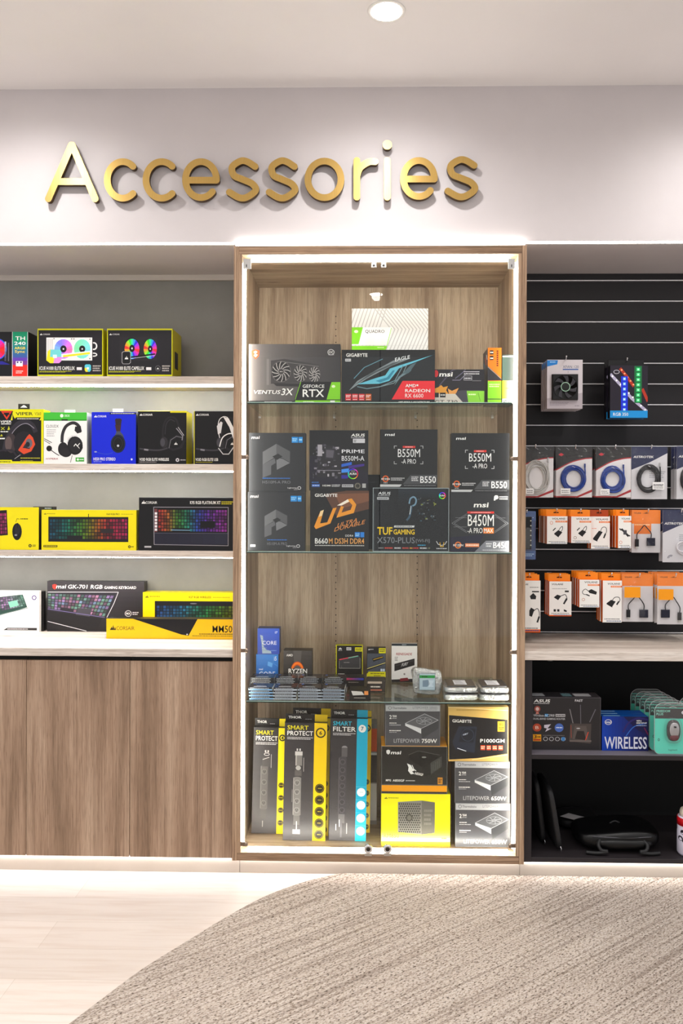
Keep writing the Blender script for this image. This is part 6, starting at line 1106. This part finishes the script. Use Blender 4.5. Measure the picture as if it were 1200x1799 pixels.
# dark power board in a blue blister, half hidden by the cabinet
px = (908, 898, 941, 983); X0, Z1 = at(908, 898, .34); X1, Z0 = at(941, 983, .34); t = empty('power_board_pack', ((X0+X1)/2, .34, Z1), '', 'pack')
b = MB(); b.box(X0, X1, .34, .342, Z0, Z1, mat('#2a4a7c', .35)); apply_art(b, P([(900, 898), (941, 898), (941, 915), (900, 912)], '#3a5f98')+R(900, 968, 941, 983, '#3f68a0')+FP(920, 972, 938, 978, '#a8c4e4', 2), px, (X0, X1, Z0, Z1), .34); b.build('backing_card', t)
b = MB(); xa = at(913, 0, .33)[0]; xb_ = at(938, 0, .33)[0]; za, zb2 = at(925, 965, .33)[1], at(925, 908, .33)[1]; b.box(xa, xb_, .318, .339, za, zb2, mat('#1b1b20', .4), ch=.004)
for k in range(6): X, Z = at(932.5, 915+k*8.6, .318); b.lathe([(.0035, .3178), (.0030, .3165)], (X, 0, Z), mat('#e6e6d8', .4), 10, 'y')
for k in range(5): X, Z = at(920, 917+k*9.4, .318); b.lathe([(.009, .3178), (.0085, .3172)], (X, 0, Z), mat('#34343a', .5), 14, 'y')
b.build('power_board', t); b = MB(); pillow(b, X0, X1, Z0, Z1, .339, .026, M_CLEAR, 5, amp=.0008); b.build('clear_blister', t)
series(t, 2, .06, 'blue backed power board pack half hidden by the cabinet', 'power board packs', 'pack')
hook((X0+X1)/2, Z1-.012, .33, 'display hook holding the blue backed power board packs')

# fan packs
px = (961, 632, 1023.5, 718)
def fanart():
    a = R(961, 632, 1023.5, 718, '#d8d2d6')+P([(961, 633), (980, 633), (979, 640), (961, 644)], '#2f8fd8')+FP(966, 635, 976, 637.4, '#c8e4f8', 1)+P([(961, 700), (1023.5, 690), (1023.5, 718), (961, 718)], '#c0b8be')+T('XFAN 120', 988.6, 642, 1016.6, 646.8, '#4a5a78')+R(988.6, 648, 1016, 650, '#3a6ab0')+L([(998, 652), (998, 655)], .6, '#8a868c')
    a += FP(966, 706, 1000, 713, '#a49ca4', 3)+FP(1010, 712, 1018, 714, '#8a868c', 1)
    a += P([(969, 657.6), (1014.5, 657.6), (1014.5, 703), (969, 703)], '#1c1b1d'); return a
o = carton('fan_pack', '', px, .36, .022, '#d4ced2', fanart(), None, side='#b8b2b6'); f = o['_f']
X0, Z1 = at(969.5, 658, .36); X1, Z0 = at(1014.5, 703, .36); cx, cz = (X0+X1)/2, (Z0+Z1)/2; r0 = (X1-X0)/2
b = MB(); b.box(X0, X1, .345, .3595, Z0, Z1, mat('#19181a', .35), ch=.003); b.lathe([(r0*.96, .3445), (r0*.92, .3440), (r0*.92, .3448)], (cx, 0, cz), mat('#0f0e10', .5), 36, 'y')
for k in range(7):
    t0 = 2*PI*k/7; pts_ = []
    for q in range(5):
        rr = r0*(.3+.6*q/4); pts_.append((rr, t0+q*.12))
    for q in range(4):
        (ra, aa_), (rb, ab_) = pts_[q], pts_[q+1]; wv = .42
        b.face([(cx+ra*math.cos(aa_), .3428, cz+ra*math.sin(aa_)), (cx+rb*math.cos(ab_), .3428, cz+rb*math.sin(ab_)), (cx+rb*math.cos(ab_+wv), .3440, cz+rb*math.sin(ab_+wv)), (cx+ra*math.cos(aa_+wv), .3440, cz+ra*math.sin(aa_+wv))], mat('#46444a', .25))
b.lathe([(r0*.36, .343), (r0*.36, .3405), (r0*.3, .3400)], (cx, 0, cz), mat('#17221c', .4), 28, 'y')
for k in range(24):
    a0, a1_ = 2*PI*k/24, 2*PI*(k+1)/24; b.face([(cx+r0*.37*math.cos(a0), .3403, cz+r0*.37*math.sin(a0)), (cx+r0*.37*math.cos(a1_), .3403, cz+r0*.37*math.sin(a1_)), (cx+r0*.31*math.cos(a1_), .3398, cz+r0*.31*math.sin(a1_)), (cx+r0*.31*math.cos(a0), .3398, cz+r0*.31*math.sin(a0))], mat('#a8c8b4', .4))
b.build('case_fan', o)
series(o, 4, .040, 'pale grey pack with a black fan', 'fan packs on the slatted panel', 'pack', .0015, .001)
hook((f[0]+f[1])/2, f[3]-.004, .335, 'display hook holding the fan packs')
# light strip packs
px = (1072, 642, 1138, 734)
a = R(1072, 642, 1138, 734, '#2a2233')+E(1083, 653.4, 5.4, 3.6, '#c9c6ce')+E(1083, 653.4, 4.4, 2.6, '#2a2233')+L([(1073, 658), (1090, 676), (1110, 700), (1136, 722)], 5, '#b9b4cc')+L([(1090, 648), (1100, 660), (1113, 678)], 5, '#b8401e')+L([(1129, 684), (1138, 704)], 5, '#b8402a')
for k in range(9): a += E(1076+k*7.2, 661+k*7.4, 1.6, 1.6, '#ffffff')
for k in range(5): a += E(1092+k*5.2, 650+k*6.4, 1.6, 1.4, '#ffb48a')
a += R(1091, 661, 1103, 722, '#1a3ad8')+R(1114.5, 643, 1127.5, 708, '#1f7a4a')
for k in range(7): a += R(1094.6, 663+k*9, 1099.4, 668+k*9, '#7fc4ff')+R(1095.6, 664.4+k*9, 1098.4, 666.6+k*9, '#f0faff')
for k in range(7): a += R(1118, 646+k*9, 1124.4, 652+k*9, '#3fe08a')+R(1119.6, 647.6+k*9, 1122.8, 650.4+k*9, '#c8ffe0')
a += R(1072, 721.4, 1138, 734, '#1f9ad8')+T('RGB 350', 1077.6, 725, 1104, 730.6, WHT)
o = carton('light_strip_pack', '', px, .35, .045, '#221c2a', a, None, side='#1a1620'); f = o['_f']
b = MB(); b.box(f[0]-.001, f[1]-.008, .385, .391, f[3]-.006, f[3]+.034, mat('#141216', .4), ch=.001); b.build('hang_card', o)
series(o, 2, .06, 'dark pack picturing blue and green light strips', 'light strip packs', 'pack', .001, .001)
hook((f[0]+f[1])/2-.005, f[3]+.022, .37, 'display hook holding the light strip packs')

# ------------------------------------------------------------------ open shelf: router box, wireless boxes, mouse blisters
z = zm1; Yr = .10
a = R(934.5, 1225, 1055.5, 1318, '#383537')+T('ASUS', 937.6, 1229, 966, 1234.4, WHT, sh=.15, b=.05)+FP(937, 1235.4, 965, 1237.4, '#c9c7c8', 1)+E(944, 1246, 5.4, 5.6, '#a85a4e')+E(944, 1246, 3, 3.2, '#e0c8c2')+P([(942, 1251), (946, 1251), (947, 1255), (941, 1255)], '#c9887c')
a += T('Wireless-AC2900', 937, 1255, 974, 1259.4, '#d9d8da')+R(957, 1254.6, 963, 1259.6, '#2a9ad0')+R(976, 1254.6, 993, 1259.4, '#c2c0c2')+FP(977, 1255.6, 992, 1258.6, '#4a4648', 1)+T('DUAL-BAND GAMING ROUTER', 937, 1261.6, 993, 1264.8, '#d9d8da', b=.01)
a += E(943.6, 1278.6, 7.6, 7, '#c0583a')+T('B', 940.6, 1276, 946.6, 1281.4, '#f4d8c8', b=.02)+P([(956, 1274), (968, 1272.6), (962, 1280), (969, 1280), (958, 1286), (961, 1280), (956, 1279)], '#d0cad6')+E(982.4, 1278.6, 7.8, 7.6, '#5a7ac0')+FP(977, 1277, 988, 1280, '#e4ecfa', 1)+R(936.6, 1290.6, 951, 1302.6, '#e8a81e')+T('3', 938.6, 1291.8, 943, 1297.4, '#2a1c08', b=.03)+FP(944, 1293.6, 950, 1296.6, '#2a1c08', 1)+R(937.6, 1298.6, 950, 1301.6, '#c0502a')
a += FP(954, 1291.6, 992, 1293, '#8a8688', 1)
for k in range(4): a += O(958.6+k*10.4, 1298.4, 4, 3.6, .8, '#c9c7c9')+(R(986.6, 1295, 992.6, 1301.6, '#4a8ac0') if k == 3 else [])
a += T('FAST', 1010, 1228.6, 1023.6, 1232.6, '#e6e4e6', b=.03)+L([(1001, 1246), (1006.6, 1270)], 1.6, '#8a8688')+L([(1019.6, 1238), (1020.4, 1271)], 1.2, '#77737a')+L([(1046, 1246), (1036, 1268)], 1.6, '#77737a')+P([(1002, 1271), (1039, 1271), (1037.6, 1306), (1000, 1302)], '#5a524f')+P([(1010, 1275), (1030, 1275), (1034, 1302), (1006, 1298)], '#6b625e')+P([(1014, 1284), (1026, 1284), (1030, 1300), (1010, 1298)], '#3a3534')+L([(1033.6, 1286), (1028, 1302)], 1.4, '#d8543a')+L([(1003, 1274), (1004, 1296)], 1, '#a85a48')+E(1016, 1279.4, 3.4, 1, '#c9c5c6')+R(1001, 1300, 1039, 1303, '#7a706c')
a += frame_edges(934.5, 1225, 1055.5, 1318, '#77737a', .5)
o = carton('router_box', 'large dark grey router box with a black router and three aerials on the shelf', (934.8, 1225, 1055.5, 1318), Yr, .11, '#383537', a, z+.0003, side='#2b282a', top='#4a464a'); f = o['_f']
m_ = MB()
for u0, u1, c in ((.02, .20, '#b9bcc0'), (.22, .44, '#3b3a3e'), (.46, .60, '#7a9aa0'), (.64, .88, '#c9c9cc')): m_.face([(f[0]+(f[1]-f[0])*u0, Yr+.02, f[3]+2e-4), (f[0]+(f[1]-f[0])*u1, Yr+.02, f[3]+2e-4), (f[0]+(f[1]-f[0])*u1, Yr+.08, f[3]+2e-4), (f[0]+(f[1]-f[0])*u0, Yr+.08, f[3]+2e-4)], mat(c, .3))
m_.build('lid_stickers', o)
def wless():
    a = G(1057, 1259, 1139, 1317.5, '#0f4fb8', '#101c5c', 'h', 14)+P([(1095, 1259), (1139, 1259), (1139, 1290), (1120, 1282)], '#1c1c58')+L(smooth([(1095, 1285), (1104, 1270), (1120, 1262), (1139, 1264)]), 3, '#3a2f78')+L(smooth([(1100, 1292), (1114, 1276), (1136, 1270)]), 1.6, '#3f78c8')+L([(1132, 1278), (1139, 1290)], 2, '#7a2a5a')
    a += O(1068.6, 1268.6, 6.2, 4.6, .8, WHT)+T('intel', 1064, 1266.4, 1073, 1270.6, WHT, b=.03)+T('WIFI 6', 1118, 1264.6, 1127, 1267.4, WHT, b=.06)+T('DESKTOP KIT', 1118, 1268.4, 1136.4, 1271, WHT, b=.05)+FP(1118, 1273, 1136, 1275.4, '#a9b8dc', 1)+T('WIRELESS', 1062, 1293.4, 1136.6, 1314.2, '#dfe0ec', b=.03)
    return a
X0 = None
for i, (lab, dy) in enumerate((('frontmost blue box with large white capitals beside the router box', 0), ('second blue box of the three behind one another beside the router', .042), ('rearmost blue box of the three beside the router box', .084))):
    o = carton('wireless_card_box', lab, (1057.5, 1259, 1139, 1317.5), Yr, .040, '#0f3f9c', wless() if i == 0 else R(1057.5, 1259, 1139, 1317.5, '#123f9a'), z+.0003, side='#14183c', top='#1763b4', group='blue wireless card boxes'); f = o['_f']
    m_ = MB(); m_.face([(f[0]+.01, Yr+.01, f[3]+2e-4), (f[0]+.09, Yr+.01, f[3]+2e-4), (f[0]+.09, Yr+.022, f[3]+2e-4), (f[0]+.01, Yr+.022, f[3]+2e-4)], mat('#a8d4f4')); m_.build('top_print', o); o.location.y += dy
# mouse blisters: rounded mint card, clear shell, mouse
def rrect(x0, x1, z0, z1, r, rt=None, n=7):
    rt = rt or r; out = []
    for cx, cz, a0, rr in ((x1-r, z0+r, -90, r), (x1-rt, z1-rt, 0, rt), (x0+rt, z1-rt, 90, rt), (x0+r, z0+r, 180, r)):
        for k in range(n+1): a_ = math.radians(a0+90*k/n); out.append((cx+rr*math.cos(a_), cz+rr*math.sin(a_)))
    return out
def blister(X0, X1, Y, zb, h):
    W_ = X1-X0; cx = (X0+X1)/2; t = empty('mouse_pack', (cx, Y, zb), '', 'pack')
    zc = zb+h*.72
    b = MB(); b.prism(rrect(X0+.003, X1-.003, zb+.003, zc+.045, .022, .004), Y+.006, Y+.009, mat('#66e0cb', .35)); 
    b.prism([(X0+.004, zc-.005), (X1-.004, zc-.005), (X1-.004, zc+.043), (X0+.004, zc+.043)], Y+.0052, Y+.006, mat('#3e3a3c', .4))
    a = T('FREEDOM', 2, 3, 24, 7.6, '#9fe8d8', b=.02)+T('PLUS', 2, 9, 13, 13.6, '#9fe8d8', b=.02)+E(46, 8, 3.4, 3.4, '#e8e8ea')+T('8', 44.6, 5.6, 47.4, 10.4, '#3e3a3c', b=.04)
    apply_art(b, a, (0, 0, 54, 20), (X0+.004, X1-.004, zc-.005, zc+.043), Y+.0052)
    a = O(6, 28, 1.6, 1.8, .7, '#1a4a44')+T('logitech', 22, 40, 36, 43, '#1f6a60')+E(48, 20, .8, .8, '#1a4a44'); apply_art(b, a, (0, 0, 54, 46), (X0+.004, X1-.004, zb+.004, zc-.005), Y+.006); b.build('backing_card', t)
    mz = zb+h*.48; mx = cx+.004
    b = MB(); b.blob((mx, Y-.006, mz), (.031, .017, .050), mat('#3a3536', .25), 2.6, 26, 18); b.blob((mx, Y-.010, mz+.004), (.026, .016, .040), mat('#a8a4a6', .2, .3), 2.4, 24, 16)
    b.lathe([(.006, -.003), (.006, .003)], (mx, Y-.0265, mz+.022), mat('#1c1a1b', .5), 12); b.blob((mx, Y-.018, mz-.030), (.021, .009, .016), mat('#6a1a28', .25), 2.2, 18, 10); b.build('mouse', t)
    b = MB(); b.prism(rrect(X0, X1, zb+.0012, zb+h, .026, .040), Y+.0005, Y+.0105, M_CLEAR)
    o_ = rrect(X0, X1, zb+.0004, zb+h, .026, .040); b.tube([(x, Y+.004, q+.0012) for x, q in o_], .0013, film('blister_rim', (.9, .95, .95), .35, .1, 1.6), 6, closed=True)
    b.blob((mx, Y-.002, mz), (.040, .030, .060), M_CLEAR, 3, 24, 16); b.tube([(mx-.018+.036*k/8, Y+.0035, zb+h-.022+.006*math.sin(PI*k/8)) for k in range(9)], .0012, mat('#c8cccc', .3), 6); b.build('clear_shell', t)
    return t
MP = 'mint green mouse blister packs'
X0, Zt = at(1150.5, 1240, .045); X1 = at(1212, 1240, .045)[0]; h_ = Zt-z
t = blister(X0, X1, .045, z, h_+.012); t['group'] = MP; t['label'] = 'frontmost mint green mouse blister pack with a grey mouse on the shelf'
for i in range(1, 6):
    c = copy_tree(t); c.location = (t.location.x-.004*i, t.location.y+.058*i, t.location.z); c['label'] = 'mint green mouse blister pack, %s' % (('second from the front', 'third from the front', 'fourth from the front', 'fifth from the front', 'rearmost of its row')[i-1])
c = copy_tree(t); c.location = (t.location.x+.165, t.location.y+.13, t.location.z); c['label'] = 'mint green mouse blister pack cut off by the right edge of the photo'

# ------------------------------------------------------------------ bottom compartment: sleeves, bags, bottle
z = zb1; M_NYL = speckle('black_nylon', '#0f0f11', '#1a1a1d', 220, .6); M_LEA = mat('#141416', .35)
def sleeve(px, Y, lean, lab, hgt):
    X = at(px, 1495, Y)[0]; b = MB(); b.blob((X, Y+.15, z+hgt/2+.007), (.016, .15, hgt/2), M_NYL, 6, 32, 18); o = b.build('laptop_sleeve', loc=(X, Y+.15, z-.005)); tag(o, lab, 'laptop sleeve', 'laptop sleeves leaning in the open shelf'); 
    m_ = MB(); m_.tube([(X+.0165*(1 if 0 else .2), Y+.15+.148*math.cos(q), z+hgt/2+(hgt/2-.002)*math.sin(q)) for q in [2*PI*k/40 for k in range(40)]], .0022, mat('#3a3a40', .5), 6, closed=True); m_.build('zip', o)
    m_ = MB(); m_.tube([(X+.002, Y-.002, z+.035), (X+.004, Y-.006, z+.024), (X+.001, Y-.006, z+.012)], .0028, mat('#b8b8bc', .25, .9), 6); m_.build('zip_pull', o)
    o.rotation_euler = (0, lean, 0); return o
sleeve(957, .16, -.12, 'dark laptop sleeve leaning against the left side of the bottom compartment', .31)
sleeve(986, .08, -.165, 'dark ribbed laptop sleeve leaning on the other one, zip pull at its foot', .30)
# soft bag with a paper card on it
Xa = at(985, 1470, .34)[0]; Xb = at(1060, 1470, .34)[0]; zt = at(1008, 1436, .36)[1]
b = MB(); b.blob(((Xa+Xb)/2, .44, z+(zt-z)/2+.005), ((Xb-Xa)/2, .10, (zt-z)/2-.008), M_NYL, 4, 32, 18, crumple(5, .003)); o = b.build('soft_bag', loc=((Xa+Xb)/2, .44, z)); tag(o, 'black soft bag standing at the back with a white card on it', 'bag')
b = MB(); c = [on(984, 1434, zt+.006), on(999, 1428.5, zt+.006), on(1032, 1437, zt+.006), on(1016, 1442, zt+.006)]; b.face([(x, y, zt+.0065) for x, y in c], mat('#d9d6d8', .5)); b.face([(x, y, zt+.0055) for x, y in reversed(c)], mat('#d9d6d8', .5))
for i in range(4): p, q = c[i], c[(i+1) % 4]; b.face([(p[0], p[1], zt+.0055), (q[0], q[1], zt+.0055), (q[0], q[1], zt+.0065), (p[0], p[1], zt+.0065)], mat('#c9c6c8', .5))
o = b.build('paper_card', loc=((c[0][0]+c[2][0])/2, (c[0][1]+c[2][1])/2, zt+.0055)); tag(o, 'white paper card lying on the black bag in the dark compartment', 'card')
# backpack lying on its back
Xa, Xb = at(1012, 1480, .16)[0], at(1157, 1480, .16)[0]; cx = (Xa+Xb)/2; hb = .10
t = empty('backpack', (cx, .24, z), 'black backpack lying flat with straps hanging over the front', 'backpack')
def sag(p): return Vector((p.x, p.y, p.z*(1-.22*(p.x/.2)**2)+.006*math.sin(14*p.x)))
b = MB(); b.blob((cx, .21, z+hb*.5+.007), ((Xb-Xa)/2, .125, hb*.48), M_LEA, 4, 44, 22, sag); b.build('body', t)
b = MB(); b.blob((cx+.01, .115, z+hb*.44), ((Xb-Xa)*.36, .045, hb*.26), M_LEA, 3, 32, 16, crumple(9, .002)); b.build('front_pocket', t)
b = MB(); b.tube([(cx-.14+.28*k/14, .088, z+hb*.80-.006*math.sin(PI*k/14)) for k in range(15)], .0026, mat('#5a5a60', .3, .5), 6); b.build('zip', t)
for s_ in (-1, 1):
    b = MB(); xx = cx+s_*.105
    pts_ = [(xx-s_*.02, .12, z+hb*.72), (xx+s_*.01, .075, z+hb*.5), (xx, .06, z+hb*.26), (xx-s_*.03, .055, z+.022), (xx+s_*.02, .060, z+.012), (xx+s_*.07, .07, z+.012)]
    sm_ = []
    for i in range(len(pts_)-1):
        p = [Vector(pts_[max(i-1, 0)]), Vector(pts_[i]), Vector(pts_[i+1]), Vector(pts_[min(i+2, len(pts_)-1)])]
        for k in range(5): q = k/5; sm_.append(.5*((2*p[1])+(-p[0]+p[2])*q+(2*p[0]-5*p[1]+4*p[2]-p[3])*q*q+(-p[0]+3*p[1]-3*p[2]+p[3])*q**3))
    b.tube(sm_+[Vector(pts_[-1])], .0085, M_NYL, 8); b.build('strap', t)
b = MB(); b.tube([(cx-.03+.06*k/8, .20, z+hb*.96+.016*math.sin(PI*k/8)) for k in range(9)], .005, M_NYL, 8); b.build('handle', t)
# bottle at the right edge
X = at(1211, 1500, .09)[0]; zz = z+.0005; r0 = .056; zt = at(1205, 1418, .09)[1]; H = zt-zz
t = empty('spray_can', (X, .09, zz), 'white canister with a red band and cream cap at the right edge of the photo', 'canister')
b = MB(); b.lathe([(r0*.86, zz), (r0, zz+.012), (r0, zz+H*.50), (r0*.98, zz+H*.52), (r0*.98, zz+H*.78), (r0*.9, zz+H*.82)], (X, .09, 0), mat('#e3dfee', .35), 36); b.build('body', t)
b = MB(); b.lathe([(r0*1.006, zz+H*.64), (r0*1.006, zz+H*.80)], (X, .09, 0), mat('#c8202c', .35), 36); b.build('red_band', t)
b = MB(); b.lathe([(r0*.80, zz+H*.825), (r0*.80, zz+H*.90), (r0*.72, zz+H*.96), (r0*.5, zz+H)], (X, .09, 0), mat('#e6dccb', .4), 32); b.build('cap', t)
b = MB()
for k, (u, v, s_) in enumerate(((-.9, .52, .014), (-.5, .44, .018), (-1.15, .38, .015), (-.2, .50, .012), (-.75, .34, .012))):
    for j in range(1):
        ring = []
        for q in range(12):
            th = -PI/2+u+s_/r0*math.cos(2*PI*q/12); ring.append((X+r0*1.008*math.cos(th), .09+r0*1.008*math.sin(th), zz+H*v+s_*.8*math.sin(2*PI*q/12)))
        b.face(ring, mat('#2c2434', .4))
b.build('label_print', t)

# ------------------------------------------------------------------ strips of light under the cupboards, washing the floor
for nm, xa, xb, lab in (('a', -2.35, XL-.01, 'hidden led strip under the left cupboards lighting the floor'), ('b', XL+.01, XR-.01, 'hidden led strip under the display cabinet lighting the carpet'), ('c', XR+.01, 2.5, 'hidden led strip under the open shelf unit lighting the carpet')):
    b = MB(); b.box(xa, xb, .046, .058, ZB-.0075, ZB-.0012, M_PL, ch=.001); o = b.build('plinth_led_strip', loc=((xa+xb)/2, .052, ZB)); tag(o, lab, 'strip light', 'plinth led strips')
